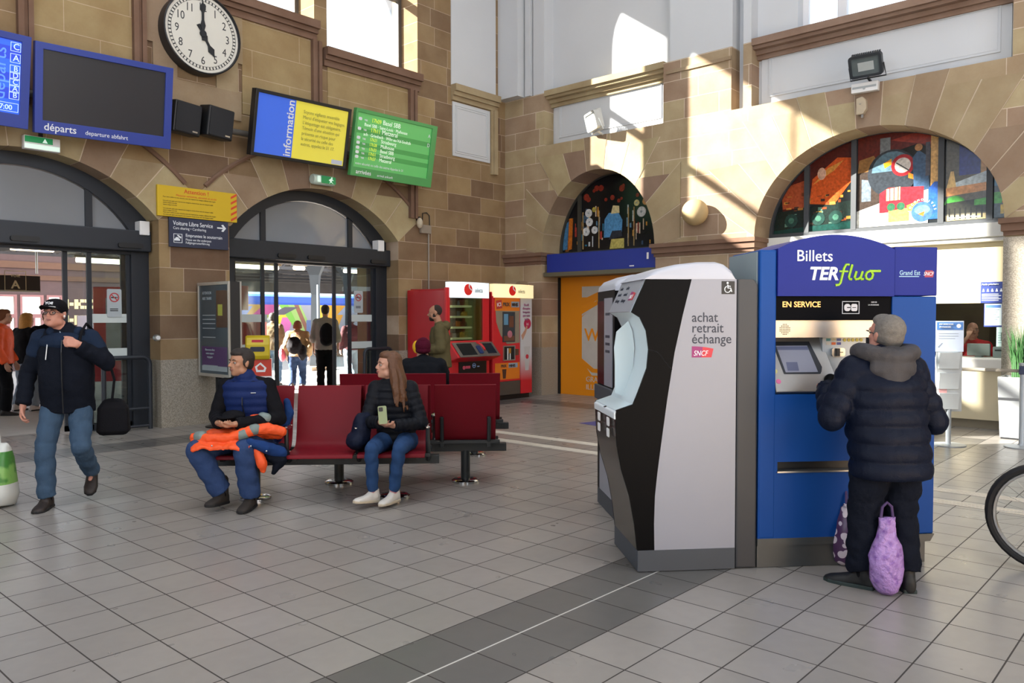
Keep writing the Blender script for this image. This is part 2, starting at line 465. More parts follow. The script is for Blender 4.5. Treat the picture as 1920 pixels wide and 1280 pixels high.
# the chain of stones behind the clock
m = MB()
for k, (x0, x1, z0, z1) in enumerate(((4.95, 6.35, 4.62, 5.05), (5.0, 5.35, 5.05, 5.5), (5.95, 6.3, 5.05, 5.5), (4.9, 5.4, 5.5, 6.3), (5.9, 6.38, 5.5, 6.3))):
    m.tone = .15+.5*random.random(); m.plate(rect(x0, z0, x1, z1), LW, 0, .03)
m.tone = .2
for a, d in ((0, .1), (.1, .16), (.2, .08)): m.plate(rect(5.28-a*.3, 4.42+a, 6.02+a*.3, 4.52+a), LW, 0, d)
struct(m.build('trim_6', TONE))
# plaster bay next to the corner
m = MB(); m.plate(rect(10.83, 6.16, 12.1, 12), LW, 0, .015); m.plate(rect(10.86, 4.78, 11.92, 5.84), LW, 0, .02)
for r_ in (.06, .1): m.plate(rect(10.86+r_, 4.78+r_, 11.92-r_, 5.84-r_), LW, .02, .03, [rect(10.86+r_+.015, 4.78+r_+.015, 11.92-r_-.015, 5.84-r_-.015)])
struct(m.build('wall_left_upper', PLASTER))
m = MB(); m.tone = .55
for off, h_, d in ((5.86, .09, .05), (5.95, .08, .1), (6.03, .13, .15)): m.plate(rect(10.83, off, 12.12, off+h_), LW, 0, d)
for a, wd, d in ((11.94, .05, .04), (11.99, .1, .09)): m.plate(rect(a, 4.55, a+wd, 5.86), LW, 0, d)
struct(m.build('trim_7', TONE))
# high windows: frames, bars, panes
for i, (x0, x1, z0, hole) in enumerate(((7.95, 9.97, 6.13, wins[0]), (2.6, 7.70, 6.5, wins[1]), (.6, 2.35, 6.13, wins[2]))):
    M = LW @ Matrix.Translation((0, 0, -.5)); m = MB()
    inner = win_hole(x0, x1, z0, WZ, (1, 0, -1)[i], .075)
    m.plate(hole, M, -.04, .04, [inner])
    nb = 1 if i != 1 else 2
    for k in range(1, nb): m.plate(rect(x0+(x1-x0)*k/nb-.015, z0, x0+(x1-x0)*k/nb+.015, WZ), M, -.03, .03)
    m.plate(rect(x0+.04, 7.62, x1-.04, 7.74), M, -.05, .05)
    w_ = struct(m.build('window_%d' % (i+1), mat('window_iron', '#4a4540', .6)))
    m = MB(); m.plate(hole, M, -.004, .004); m.build('pane', WGLASS, w_)

# ---- ticket wall (wall_right)
AL, AR = (9.05, 1.34, 2.88, 1.56), (4.04, 1.79, 2.92, 1.52)
m = MB()
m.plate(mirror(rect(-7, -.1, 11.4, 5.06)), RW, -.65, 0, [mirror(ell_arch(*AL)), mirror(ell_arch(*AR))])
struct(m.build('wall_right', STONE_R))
win_r = (2.55, 5.25, 6.16, 9.6)
m = MB(); m.plate(mirror(rect(-7, 5.06, 11.4, 12)), RW, -.65, -.3, [mirror(rect(win_r[0], win_r[2], win_r[1], win_r[3]))])
struct(m.build('wall_right_upper', PLASTER))
# pilasters: sandstone below the cornice, plaster above
m = MB(); 
for y0, y1 in ((10.33, 11.4), (6.25, 7.56), (-2.0, 2.2)): m.plate(mirror(rect(y0, 5.06, y1, 6.12)), RW, -.3, 0)
m.plate(mirror(rect(5.9, 5.06, 6.05, 6.12)), RW, -.3, -.02)
struct(m.build('trim_8', STONE_R))
m = MB()
for y0, y1, w1 in ((10.85, 11.4, .22), (10.33, 10.62, .0), (10.66, 10.8, .05), (6.25, 7.45, -.03), (5.93, 6.07, -.06), (-2.0, 2.2, -.03)): m.plate(mirror(rect(y0, 6.12, y1, 12)), RW, -.3, w1)
struct(m.build('trim_9', PLASTER))
# cornices and framed white panels
m = MB()
for (y0, y1), tn in (((7.56, 10.33), .62), ((2.2, 5.9), .0)):
    m.tone = tn
    for z, h_, d in ((5.86, .07, -.22), (5.93, .07, -.16), (6.0, .05, -.06), (6.05, .11, -.0)): m.plate(mirror(rect(y0, z, y1, z+h_)), RW, -.3, d)
m.tone = .3
m.plate(mirror(rect(6.25, 5.9, 7.5, 5.96)), RW, 0, .03)
struct(m.build('trim_10', TONE))
m = MB()
for y0, y1 in ((7.62, 10.28), (2.26, 5.84)):
    for q, d in ((.0, -.27), (.13, -.255), (.17, -.265)):
        m.plate(mirror(rect(y0+q, 5.1+q, y1-q, 5.86)), RW, -.3, d, [] if q == 0 else [mirror(rect(y0+q+.02, 5.12+q, y1-q-.02, 5.85))])
struct(m.build('trim_11', PLASTER))
struct(voussoirs('trim_12', mirror(ell_arch(*AL)[1:-1]), 11, .62, RW, .645, (-9.05, 2.6), 5.06))
struct(voussoirs('trim_13', mirror(ell_arch(*AR)[1:-1]), 15, .7, RW, .645, (-4.04, 1.6), 5.06))
# impost mouldings and granite base
m = MB(); 
for y0, y1 in ((10.39, 11.4), (5.83, 7.71), (-2, 2.25)):
    m.tone = .1
    for z, h_, d in ((2.68, .06, .03), (2.74, .1, .07), (2.84, .07, .11)): m.plate(mirror(rect(y0-d*.6, z, y1+d*.6 if y1 < 11 else y1, z+h_)), RW, -.5, d)
struct(m.build('trim_14', TRIM))
m = MB(); m.plate(mirror(rect(10.378, 0, 11.4, .98)), RW, -.5, .02); m.plate(mirror(rect(5.818, 0, 7.722, .98)), RW, -.5, .02); m.plate(mirror(rect(-2, 0, 2.262, 2.66)), RW, -.5, .05)
struct(m.build('baseboard_right', GRAN))
m = MB(); m.tone = .35
m.plate(mirror(rrect(10.72, 1.0, 11.1, 2.35, .12)), RW, 0, .03); struct(m.build('trim_15', TONE))
# window of the right bay
m = MB(); M = RW @ Matrix.Translation((0, 0, -.55))
m.plate(mirror(rect(win_r[0], win_r[2], win_r[1], win_r[3])), M, -.04, .04, [mirror(rect(win_r[0]+.09, win_r[2]+.08, win_r[1]-.09, win_r[3]-.08))])
for y in (3.0, 4.55): m.plate(mirror(rect(y, 6.2, y+.14, 9.6)), M, -.06, .06)
w_ = struct(m.build('window_4', mat('white_window_paint', '#dcdcdf', .5, var=.03)))
m = MB(); m.plate(mirror(rect(win_r[0], win_r[2], win_r[1], win_r[3])), M, -.004, .004); m.build('pane', WGLASS, w_)

# ---- ticket office behind the counter and the closed shop behind the left arch
DKB = mat('office_brown', '#4d4436', .8, var=.15, scale=2)
m = MB(); m.box((16.4, -1, 0), (16.6, 7, 4.6)); m.box((XG+.05, 6.6, 0), (16.4, 6.8, 4.6)); m.box((XG+.05, -1, 0), (16.4, -.8, 4.6)); struct(m.build('wall_far', DKB))
m = MB(); m.box((13.05, -1, -.12), (16.4, 7, 0)); struct(m.build('floor_right', DKB))
m = MB(); m.box((13.1, -1, 4.6), (16.6, 7, 4.75)); struct(m.build('ceiling_right', PLASTER))
m = MB(); m.box((13.6, 7.2, 0), (13.75, 11.2, 4.8)); struct(m.build('wall_inner', DKB))

# ---- outside: platform, tracks, canopies
t = NT('platform_asphalt'); pv = t.obj()
t.l.new(t.mix(t.noise(pv, 6, 5), lin('#a29c96'), lin('#b5b0aa')), t.b.inputs['Base Color']); t.b.inputs['Roughness'].default_value = .75
m = MB(); m.box((-12, 12.15, -.12), (60, 34, 0)); m.box((-12, 41, -.12), (60, 44, 0)); struct(m.build('floor_rear', t.m))
m = MB(); m.box((-20, 30, -1.2), (110, 120, -.9)); struct(m.build('floor_far', mat('track_ballast', '#6b625a', .9, var=.3, scale=9)))
CAN = mat('canopy_boards', '#4b4c50', .8, var=.2, scale=3)
m = MB()
m.plate([(12.66, 4.55), (19.0, 4.0), (19.0, 4.12), (12.66, 4.7)], Matrix(((0, 0, 1, 0), (1, 0, 0, 0), (0, 1, 0, 0), (0, 0, 0, 1))), -12, 60)
for x in range(-10, 60, 3): m.box((x, 12.66, 3.85), (x+.14, 19.0, 4.02))
for y in (13.6, 15.4, 17.2, 18.9): m.box((-12, y, 3.75), (60, y+.1, 4.1))
m.box((-12, 19.0, 4.05), (2.6, 27.5, 4.15))  # added roof piece, out of view, to shade the left of the platform
struct(m.build('ceiling_rear', CAN))
m = MB()
m.plate([(27.5, 4.3), (40, 3.9), (40, 4.05), (27.5, 4.45)], Matrix(((0, 0, 1, 0), (1, 0, 0, 0), (0, 1, 0, 0), (0, 0, 0, 1))), -12, 70)
for x in range(-10, 70, 3): m.box((x, 27.5, 3.75), (x+.14, 40, 4.0))
for y in (27.5, 30, 32.5, 35, 37.5): m.box((-12, y, 3.5), (70, y+.12, 3.62)); m.box((-12, y, 3.9), (70, y+.12, 4.0))
for y in (27.5, 32.5):
    for x in range(-12, 70): m.tube([(x, y+.06, 3.56), (x+.5, y+.06, 3.95), (x+1, y+.06, 3.56)], .04, 4)
m.box((-12, 39.8, 3.05), (70, 40.0, 4.05))
struct(m.build('ceiling_far', CAN))
# ------------------------------------------------------------------ doors
def door(idx, c):
    M = LW @ Matrix.Translation((0, 0, -.4)); d = thing('door_%d' % idx, '', 'door'); del d['label'], d['category']; struct(d)
    outer = seg_arch(c, DH-.005, DS, DR-.005, 2.5); inner = seg_arch(c, DH-.26, DS-.16, DR-.02, 2.83)
    m = MB(); m.plate(outer, M, -.1, .05, [inner])
    for s in (-1, 1): m.plate(rect(c+s*(DH-.25) if s < 0 else c+DH-.25, 0, c-DH if s < 0 else c+DH, 2.6) if s > 0 else rect(c-DH, 0, c-DH+.25, 2.6), M, -.12, .06)
    for q in (-.87, .87): m.plate(rect(c+q-.045, 2.8, c+q+.045, DS+DR-.25), M, -.06, .03)
    m.build('door_frame', ANTH, d, bevel=.006)
    m = MB(); m.plate(rect(c-DH+.02, 2.54, c+DH-.02, 2.84), M, .02, .2)
    m.build('operator_housing', ANTH, d, bevel=.015)
    m = MB()
    for q in (-.55, .02, 1.35):
        m.plate(rrect(c+q-.17, 2.58, c+q+.17, 2.65, .03), M, .2, .235)
    m.build('motion_sensor', DARK, d)
    m = MB(); m.plate(seg_arch(c, DH-.27, DS-.16, DR-.03, 2.84), M, -.03, -.015)
    m.build('fanlight_pane', mat('fanlight_grey', '#878c93', .08, var=.03, spec=.6), d)
    for s in (-1, 1):
        a, b = sorted((c+s*.84, c+s*(DH-.24)))
        m = MB(); e = .06
        for x in (a, b-e): m.plate(rect(x, .02, x+e, 2.55), M, -.04, -.0)
        m.plate(rect(a, 0.0, b, .09), M, -.04, 0)
        fl_ = m.build('side_light', ANTH, d)
        m = MB(); m.plate(rect(a+.01, .05, b-.01, 2.54), M, -.024, -.016); m.build('pane', GLASS, fl_)
        m = MB()
        for z in (1.03, 1.52): m.plate(rect(a+.0, z, b+.05, z+.125), M, -.015, -.012)
        m.build('safety_band', FROST, fl_)
        a, b = sorted((c+s*.55, c+s*1.38))
        m = MB()
        for x in (a, b-e): m.plate(rect(x, .02, x+e, 2.55), M, -.1, -.06)
        m.plate(rect(a, 0.02, b, .1), M, -.1, -.06)
        lf = m.build('sliding_leaf', ANTH, d)
        m = MB(); m.plate(rect(a+.01, .05, b-.01, 2.54), M, -.084, -.076); m.build('pane', GLASS, lf)
    return d
door(1, door_c[0]); door(2, door_c[1])
def no_smoking(x, z, label):
    m = MB(); M = LW @ Matrix.Translation((x, z, -.405)); k = thing('no_smoking_sign', label, 'sign', M @ V((0, 0, .0)))
    m.plate(rrect(-.1, -.2, .1, .2, .02), M, 0, .004); m.build('plate', mat('sign_grey', '#aab3b8', .5), k)
    m = MB(); m.plate(disc(0, .08, .068), M, .004, .006, [disc(0, .08, .052)])
    T = M @ Matrix.Translation((0, .08, 0)) @ Matrix.Rotation(-PI/4, 4, 'Z'); m.plate(rect(-.06, -.007, .06, .007), T, .006, .008)
    m.build('red_ring', mat('sign_red', '#b03a3e', .5), k)
    m = MB(); m.plate(rect(-.045, .07, .03, .088), M, .0045, .0055); m.plate(rect(.035, .07, .045, .088), M, .0045, .0055)
    for q in (-.09, -.115): m.plate(rect(-.06, q, .05, q+.012), M, .004, .006)
    m.build('pictogram', DARK, k)
no_smoking(4.59, 1.8, 'grey no-smoking notice on the glass beside the man in the cap')
no_smoking(8.87, 1.88, 'grey no-smoking notice on the glass by the man with a backpack')
def guard(x0, x1, label):
    m = MB(); k = thing('guard_rail', label, 'railing', (x0, YL+.06, 0), 'hoop rails in the doorways'); y = YL+.06; r = .1
    p = [(x0, y, 0), (x0, y, 1.03-r)] + [(x0+r-r*math.cos(PI/2*i/5), y, 1.03-r+r*math.sin(PI/2*i/5)) for i in range(1, 6)]
    p += [(x1-r+r*math.sin(PI/2*i/5), y, 1.03-r+r*math.cos(PI/2*i/5)) for i in range(0, 6)] + [(x1, y, 0)]
    m.tube(p, .032, 10); m.build('hoop', ANTH, k, smooth=True)
    m = MB(); m.tube([(x0, y, .3), (x1, y, .3)], .022, 8); m.tube([(x0, y, .05), (x1, y, .05)], .022, 8); m.build('crossbar', ANTH, k, smooth=True)
guard(4.30, 4.93, 'dark hoop rail in the doorway behind the walking man in the cap')
guard(6.2, 6.84, 'dark hoop rail in the doorway behind the seated man')
guard(8.74, 9.36, 'dark hoop rail in the doorway beside the vending machines')

# ------------------------------------------------------------------ display boards
BLUE = mat('board_blue', '#2b3f93', .45, var=.05)
TXT = mat('white_lettering', '#dfe4ea', .5, var=.02)
def lit(name, c, e): return mat(name, c, .3, var=.03, emit=e)
def board_frame(pts, y0, y1):
    bl, br, tl = along(*pts[3], 1, y1), along(*pts[2], 1, y1), along(*pts[0], 1, y0)
    M = frame(bl, br-bl, tl-bl); return M, (br-bl).length, (tl-bl).length
def board(name, label, pts, rim, rim_mat, depth=.09, group='display boards above the doors'):
    M, w, h = board_frame(pts, 10.75, 10.95)
    k = thing(name, label, 'display board', M @ V((w/2, 0, -depth/2)), group)
    l, b, r, t = rim
    m = MB(); m.plate(rect(0, 0, w, h), M, -depth, 0, [rect(l, b, w-r, h-t)]); m.plate(rect(l-.01, b-.01, w-r+.01, h-t+.01), M, -depth+.01, -.03); m.build('frame', rim_mat, k, bevel=.006)
    m = MB()
    for q in (.3, .7):
        a = M @ V((w*q, h*.5, -depth)); m.tube([a, (a.x, 11.236, 4.42)], .02, 6)
    m.build('bracket', DARK, k)
    return k, M, w, h, (l, b, w-r, h-t)
# unlit departures board
k, M, w, h, s = board('departure_board', 'blank dark departures board in a blue frame beside the clock', ((77, 78), (336, 128), (320, 280), (65, 248)), (.09, .16, .1, .08), BLUE)
m = MB(); m.plate(rect(*s), M, -.028, -.024); m.build('screen', mat('dead_screen', '#2e2f34', .32, var=.06, scale=1), k)
m = MB(); m.text('départs', M, .125, .1, .045, bold=.008); m.text('departure abfahrt', M, .075, .58, .05); m.build('lettering', TXT, k)
# lit departures board, cut by the edge of the picture
pts = ((0, 62), (68, 72), (53, 243), (0, 237))
br, tr = along(53, 243, 1, 10.95), along(68, 72, 1, 10.75)
M = frame(br, (1, .04, .01), tr-br); M = M @ Matrix.Translation((-1.7, 0, 0)); w, h = 1.7, (tr-br).length
k = thing('departure_board', 'lit blue departures board showing platform letters and the time 17:00', 'display board', M @ V((w/2, 0, -.05)), 'display boards above the doors')
m = MB(); m.plate(rect(0, 0, w, h), M, -.09, 0, [rect(.09, .16, w-.1, h-.08)]); m.plate(rect(.08, .15, w-.09, h-.07), M, -.08, -.03); m.build('frame', BLUE, k, bevel=.006)
m = MB(); m.plate(rect(.09, .16, w-.1, h-.08), M, -.028, -.024); m.build('screen', lit('screen_blue', '#2f62e0', .55), k)
m = MB()
for z0, z1 in ((.72, .86), (.5, .58), (.3, .42), (.92, 1.0)): m.plate(rect(.09, z0*h, w-.1, z1*h), M, -.024, -.023)
m.build('row_stripe', lit('screen_blue_deep', '#2a45c8', .5), k)
m = MB()
for i, (a, q) in enumerate((('C', .83), ('A', .71), ('B', .60), ('D', .53), ('C', .46), ('A', .39), ('B', .32))):
    sz = .085 if i > 1 else .1
    m.text(a, M, sz, w-.16, q*h, 'CENTER', bold=.01); m.plate(rect(w-.16-.055, q*h-.02, w-.105, q*h+sz*.85), M, -.023, -.021, [rect(w-.16-.049, q*h-.014, w-.111, q*h+sz*.85-.006)])
m.text('ershei', M, .1, w-.58, .77*h); m.text('17:00', M, .08, w-.36, .185*h, bold=.02)
m.plate(rect(w-.4, .165*h, w-.11, .26*h), M, -.023, -.021, [rect(w-.394, .165*h+.006, w-.116, .26*h-.006)])
m.build('lettering', lit('screen_white', '#bcd6ff', .6), k)
m = MB(); m.text('départs', M @ Matrix.Translation((w-.26, .28*h, -.023)) @ Matrix.Rotation(PI/2, 4, 'Z'), .2, d=.001); m.build('upright_lettering', lit('screen_pale_blue', '#5f93f0', .5), k)
# information board
k, M, w, h, s = board('information_board', 'blue and yellow information screen in a black frame', ((484, 165), (664, 200), (648, 318), (470, 290)), (.05, .05, .05, .05), DARK, .13)
sx = s[0]+(s[2]-s[0])*.40
m = MB(); m.plate(rect(s[0], s[1], sx, s[3]), M, -.028, -.024); m.build('blue_panel', lit('screen_royal', '#3a63cf', .35), k)
m = MB(); m.plate(rect(sx, s[1], s[2], s[3]), M, -.028, -.024); m.build('yellow_panel', lit('screen_yellow', '#cdc244', .4), k)
m = MB(); m.text('information', M @ Matrix.Translation((sx-.03, s[1]+.01, -.02)) @ Matrix.Rotation(PI/2, 4, 'Z'), .182, bold=.014); m.build('title', TXT, k)
m = MB()
for i, q in enumerate(('Soyons vigilants ensemble', 'Merci d\'étiqueter vos bagages.', 'L\'étiquetage est obligatoire.', 'Témoin d\'une situation qui', 'présente un risque pour', 'la sécurité ou celle des', 'autres, appelez le 31 17.')):
    m.text(q, M, .072, sx+.13, s[3]-.17-.082*i, squeeze=.9)
m.build('lettering', mat('grey_lettering', '#8d8a45', .6), k)
m = MB(); m.plate(rect(s[2]-.23, s[1]+.01, s[2]-.02, s[1]+.08), M, -.024, -.022); m.build('time_box', lit('time_box_grey', '#9aa0b0', .4), k)
# arrivals board
k, M, w, h, s = board('arrivals_board', 'green arrivals board listing trains, beside the information screen', ((676, 203), (826, 237), (808, 352), (657, 328)), (.04, .15, .12, .06), mat('board_green', '#4f9c58', .45, var=.05))
m = MB(); m.plate(rect(*s), M, -.028, -.024); m.build('screen', lit('screen_green', '#55a55c', .4), k)
rows = [(.86, '17h09', 'Basel SBB', 'A'), (.68, '17h11', 'Metzeral', 'D'), (.515, '17h21', 'Strasbourg', ''), (.425, '17h28', 'Mulhouse', ''), (.335, '17h33', 'Basel SBB', ''), (.25, '17h51', 'Strasbourg', ''), (.165, '17h57', 'Metzeral', '')]
m = MB()
for z in (.64, .39, .22): m.plate(rect(s[0], s[1]+z*(s[3]-s[1])-.01, s[2], s[1]+z*(s[3]-s[1])+.07), M, -.024, -.0235)
m.build('row_stripe', lit('screen_green_deep', '#3c8a47', .35), k)
m3 = MB(); WB = lit('screen_white_b', '#dfeee0', .4); LM = lit('screen_lime', '#cfe04a', .45)
for z, hr, de, vo in rows:
    m = MB(); m2 = MB()
    q = s[1]+z*(s[3]-s[1]); big = .11 if z > .6 else .085
    m.text(de, M, big, s[0]+.52, q, squeeze=.9); m2.text(hr, M, big*.9, s[0]+.28, q, squeeze=.85)
    m3.plate(rrect(s[0]+.03, q, s[0]+.1, q+.05, .02), M, -.0235, -.021); m3.text('TER', M, .04, s[0]+.13, q, bold=.02)
    if vo: m3.text(vo, M, .09, s[2]-.09, q-.05)
    m.build('destination_lettering', WB, k); m2.build('time_lettering', LM, k)
m = MB()
m.text('Basel SBB · Saint-Louis · Mulhouse', M, .075, s[0]+.14, s[1]+.77*(s[3]-s[1]), squeeze=.9); m.text('ach · Griesbach · Wihr-au-Val-Soultzb', M, .075, s[0]+.14, s[1]+.595*(s[3]-s[1]), squeeze=.9)
m3.text('votre sécurité ou celle des autres Appelez le 31', M, .06, s[0]+.03, s[1]+.05*(s[3]-s[1]), squeeze=.9)
m3.text('arrivées', M, .1, .1, .045, bold=.01); m3.text('arrival ankunft', M, .06, .55, .045)
m.build('route_lettering', WB, k); m3.build('small_lettering', TXT, k)
# tube the boards hang on
m = MB(); m.tube([(1.2, 11.28, 4.42), (10.2, 11.28, 4.42)], .045, 10)
for x in (2.2, 5.22, 6.12, 10.05): m.tube([(x, 11.28, 4.42), (x, 11.42, 4.42)], .03, 8)
tag(m.build('mounting_tube', mat('tube_grey', '#6d6a66', .5, .4), smooth=True), 'grey steel tube fixed to the stone wall carrying boards', 'pipe')

# ------------------------------------------------------------------ loudspeakers, clock, wall signs
for (px, py), lb in (((353, 222), 'black box loudspeaker between blank board and its twin'), ((415, 231), 'black box loudspeaker on the information screen side of its twin')):
    p = along(px, py, 1, 10.97); k = thing('loudspeaker', lb, 'speaker', p, 'loudspeakers under the clock')
    M = frame(p, (1, .18, -.04), (0, -.13, 1)); m = MB(); m.box((-.22, -.22, -.24), (.22, .22, 0), M); m.build('cabinet', DARK, k, bevel=.02)
    m = MB(); m.plate(rrect(-.195, -.195, .195, .195, .02), M, 0, .012); m.build('grille', mat('speaker_cloth', '#25262a', .9, bump=.3, bscale=200), k)
    m = MB(); m.plate(rect(.08, -.175, .16, -.155), M, .012, .015); m.build('badge', STEEL, k)
    m = MB(); m.tube([M @ V((0, 0, -.22)), (p.x, 11.236, 4.42)], .02, 6); m.build('bracket', DARK, k)
CX, CZ, CR = 5.66, 5.74, .585
M = LW @ Matrix.Translation((CX, CZ, 0)); k = thing('station_clock', 'round white station clock with black rim showing five', 'clock', (CX, YL, CZ))
m = MB(); m.lathe([(.001, .03), (CR-.03, .03), (CR-.03, .2), (CR-.015, .23), (CR, .22), (CR, .03), (.001, .02)], M, 56); m.build('rim', mat('clock_black', '#1d1f24', .4), k, smooth=True)
m = MB(); m.plate(disc(0, 0, CR-.03, 56), M, .17, .19); m.build('dial', mat('clock_dial', '#cfcdc4', .5, var=.02), k)
m = MB()
for i in range(60):
    a = 2*PI*i/60; T = M @ Matrix.Rotation(-a, 4, 'Z'); m.plate(rect(-.008, .475, .008, .512), T, .19, .194)
for r_ in (.472, .514): m.plate(disc(0, 0, r_+.002, 56), M, .19, .193, [disc(0, 0, r_-.002, 56)])
for i in range(1, 13):
    a = 2*PI*i/12; m.text(str(i), M @ Matrix.Translation((0, 0, .19)), .165, .385*math.sin(a), .385*math.cos(a)-.055, 'CENTER', squeeze=.8)
m.build('numerals', mat('numeral_black', '#26282c', .5), k)
for nm, a, pr in (('minute_hand', 0, ((-.02, -.1), (.02, -.1), (.022, .06), (.04, .12), (.018, .2), (.018, .3), (.045, .36), (.04, .4), (.012, .44), (0, .5), (-.012, .44), (-.04, .4), (-.045, .36), (-.018, .3), (-.018, .2), (-.04, .12), (-.022, .06))),
                  ('hour_hand', 2*PI*5/12, ((-.03, -.14), (.03, -.14), (.018, -.04), (.05, .05), (.02, .11), (.02, .18), (.055, .25), (.02, .31), (0, .36), (-.02, .31), (-.055, .25), (-.02, .18), (-.02, .11), (-.05, .05), (-.018, -.04)))):
    m = MB(); m.plate(pr, M @ Matrix.Rotation(-a, 4, 'Z'), .197 if nm[0] == 'h' else .203, .202 if nm[0] == 'h' else .208); m.build(nm, DARK, k)
m = MB(); m.plate(disc(0, 0, .05, 20), M, .195, .215); m.build('hub', DARK, k)
# yellow warning board and dark blue direction sign on the pier
M = LW @ Matrix.Translation((0, 0, .06)); k = thing('warning_sign', 'yellow warning board with small black print and red heading', 'sign', (5.62, YL-.06, 3.3))
m = MB(); m.plate(rect(5.02, 3.05, 6.24, 3.49), M, -.045, 0); m.build('board', mat('sign_yellow', '#c9a815', .5, var=.04), k, bevel=.004)
m = MB(); m.text('Attention !', M, .085, 5.6, 3.405, 'CENTER', bold=.01); m.text('Mesures sanitaires, sécurité et accès', M, .042, 5.6, 3.352, 'CENTER')
for i in range(5):
    z = 3.06+.085*i; m.plate([(6.14, z), (6.235, z+.055), (6.235, z+.09), (6.14, z+.035)], M, 0, .003)
m.build('red_marks', mat('sign_orange_red', '#c8461f', .5), k)
m = MB(); rr = random.Random(3)
for i, q in enumerate((3.32, 3.265, 3.237, 3.209, 3.155, 3.127, 3.099, 3.068)):
    m.text(('Pour votre confort et votre sécurité, merci de respecter les consignes affichées dans la gare', 'Les accès aux quais sont réservés aux voyageurs munis de leur titre de transport validé', 'avant le départ du train')[i % 3 if i != 3 else 2], M, .026, 5.1, q, squeeze=.82)
m.build('lettering', mat('sign_black', '#3b3416', .6), k)
k = thing('direction_sign', 'dark blue car sharing sign with white arrow', 'sign', (5.64, YL-.05, 2.83))
M = LW @ Matrix.Translation((0, 0, .05)); m = MB(); m.plate(rect(5.19, 2.62, 6.1, 3.045), M, -.035, 0); m.build('board', mat('sign_navy', '#2a3047', .45, var=.04), k, bevel=.004)
m = MB(); m.text('Voiture Libre Service', M, .088, 5.245, 2.935, bold=.006, squeeze=.8); m.text('Cars sharing • Carsharing', M, .055, 5.245, 2.875, squeeze=.88)
m.text('Empruntez le souterrain', M, .066, 5.43, 2.775, squeeze=.88, bold=.004); m.text('Please use the underpass', M, .046, 5.43, 2.72, squeeze=.85); m.text('Fußgängerunterführung', M, .046, 5.43, 2.675, squeeze=.85)
m.plate(rect(5.92, 2.935, 6.04, 2.955), M, 0, .003); m.plate([(5.985, 2.99), (6.015, 3.0), (6.062, 2.945), (6.015, 2.89), (5.985, 2.9), (6.022, 2.945)], M, 0, .0035)
m.plate(rect(5.25, 2.68, 5.38, 2.81), M, 0, .003, [rect(5.257, 2.687, 5.373, 2.803)])
m.plate([(5.262, 2.71), (5.345, 2.71), (5.345, 2.735), (5.33, 2.74), (5.32, 2.76), (5.285, 2.76), (5.275, 2.74), (5.262, 2.735)], M, 0, .0025); m.plate([(5.3, 2.79), (5.32, 2.795), (5.365, 2.765), (5.36, 2.745), (5.34, 2.752)], M, 0, .0026)
m.build('lettering', TXT, k)
# emergency exit lights
k = thing('exit_light', 'small green and white exit light under the blank board', 'exit sign', along(78, 270, 1, 11.3)); p = along(78, 270, 1, 11.3); M = frame(p, (1, 0, 0), (0, 0, 1))
m = MB(); m.box((-.21, -.085, -.06), (.21, .085, .03), M); m.build('case', WHITEP, k, bevel=.008)
m = MB(); m.plate(rect(-.2, .0, .12, .075), M, .03, .034); m.build('green_field', lit('exit_green', '#1f7d48', .5), k)
m = MB(); m.plate(rect(-.2, -.075, .2, -.02), M, .03, .034); m.plate([(.0, .01), (.03, .065), (.06, .01)], M, .034, .036); m.build('light_strip', lit('exit_glow', '#d4efe0', .55), k)
m = MB(); m.box((-.02, .09, -.05), (.02, .3, -.01), M); m.build('hanger', DARK, k)
p = along(605, 338, 1, 11.28); k = thing('exit_light', 'green running-man exit light over the middle doorway', 'exit sign', p); M = frame(p, (1, 0, 0), (0, 0, 1))
m = MB(); m.lathe([(.001, -.21), (.075, -.21), (.085, -.19), (.085, .19), (.075, .21), (.001, .21)], M @ Matrix.Rotation(PI/2, 4, 'Y'), 18); m.build('tube', mat('exit_tube', '#cfe0d4', .3), k, smooth=True)
m = MB()
for i in range(6):
    a = -.75+.25*i; b = a+.25; q = lambda t: V((0, .088*math.sin(t), .088*math.cos(t)))
    m.plate([(-.08, .088*math.sin(a)), (.2, .088*math.sin(a)), (.2, .088*math.sin(b)), (-.08, .088*math.sin(b))], M, .086, .089)
m.build('green_field', lit('exit_green', '#1f7d48', .5), k)
m = MB(); m.plate(rect(-.16, -.05, -.1, .05), M, .087, .092); m.plate(disc(.12, .04, .014), M, .089, .092); m.plate([(.06, .0), (.1, .03), (.13, .02), (.16, -.0), (.12, .0), (.12, -.03), (.16, -.06), (.1, -.03), (.07, -.06), (.09, -.02)], M, .089, .092); m.build('running_figure', lit('exit_glow', '#d4efe0', .55), k)
# small wall boxes, conduit
for (px, py), lb in (((269, 428), 'small white control box at the left doorway corner'), ((712, 461), 'small white control box at the middle doorway corner')):
    p = along(px, py, 1, 11.62); m = MB(); m.box((p.x-.07, p.y-.05, p.z-.1), (p.x+.07, p.y+.13, p.z+.1)); o = m.build('control_box', WHITEP, bevel=.01); tag(o, lb, 'box')
p = along(795, 428, 1, YL); m = MB(); m.box((p.x-.12, YL-.06, p.z-.1), (p.x+.14, YL, p.z+.06)); k = m.build('junction_box', mat('box_beige', '#8d8274', .7), bevel=.01); tag(k, 'beige junction box with cable on the wall above vending machines', 'box')
m = MB(); m.tube([(p.x+.1, YL-.02, p.z-.1), (p.x+.1, YL-.02, 2.1)], .014, 6); m.build('conduit', mat('conduit_grey', '#9a9288', .6), k)
m = MB(); m.tube([(p.x-.06, YL-.02, p.z+.06), (p.x-.05, YL-.02, p.z+.28), (p.x+.05, YL-.02, p.z+.3), (p.x+.12, YL-.02, p.z+.25), (p.x+.13, YL-.02, p.z)], .01, 6); m.build('cable', DARK, k)
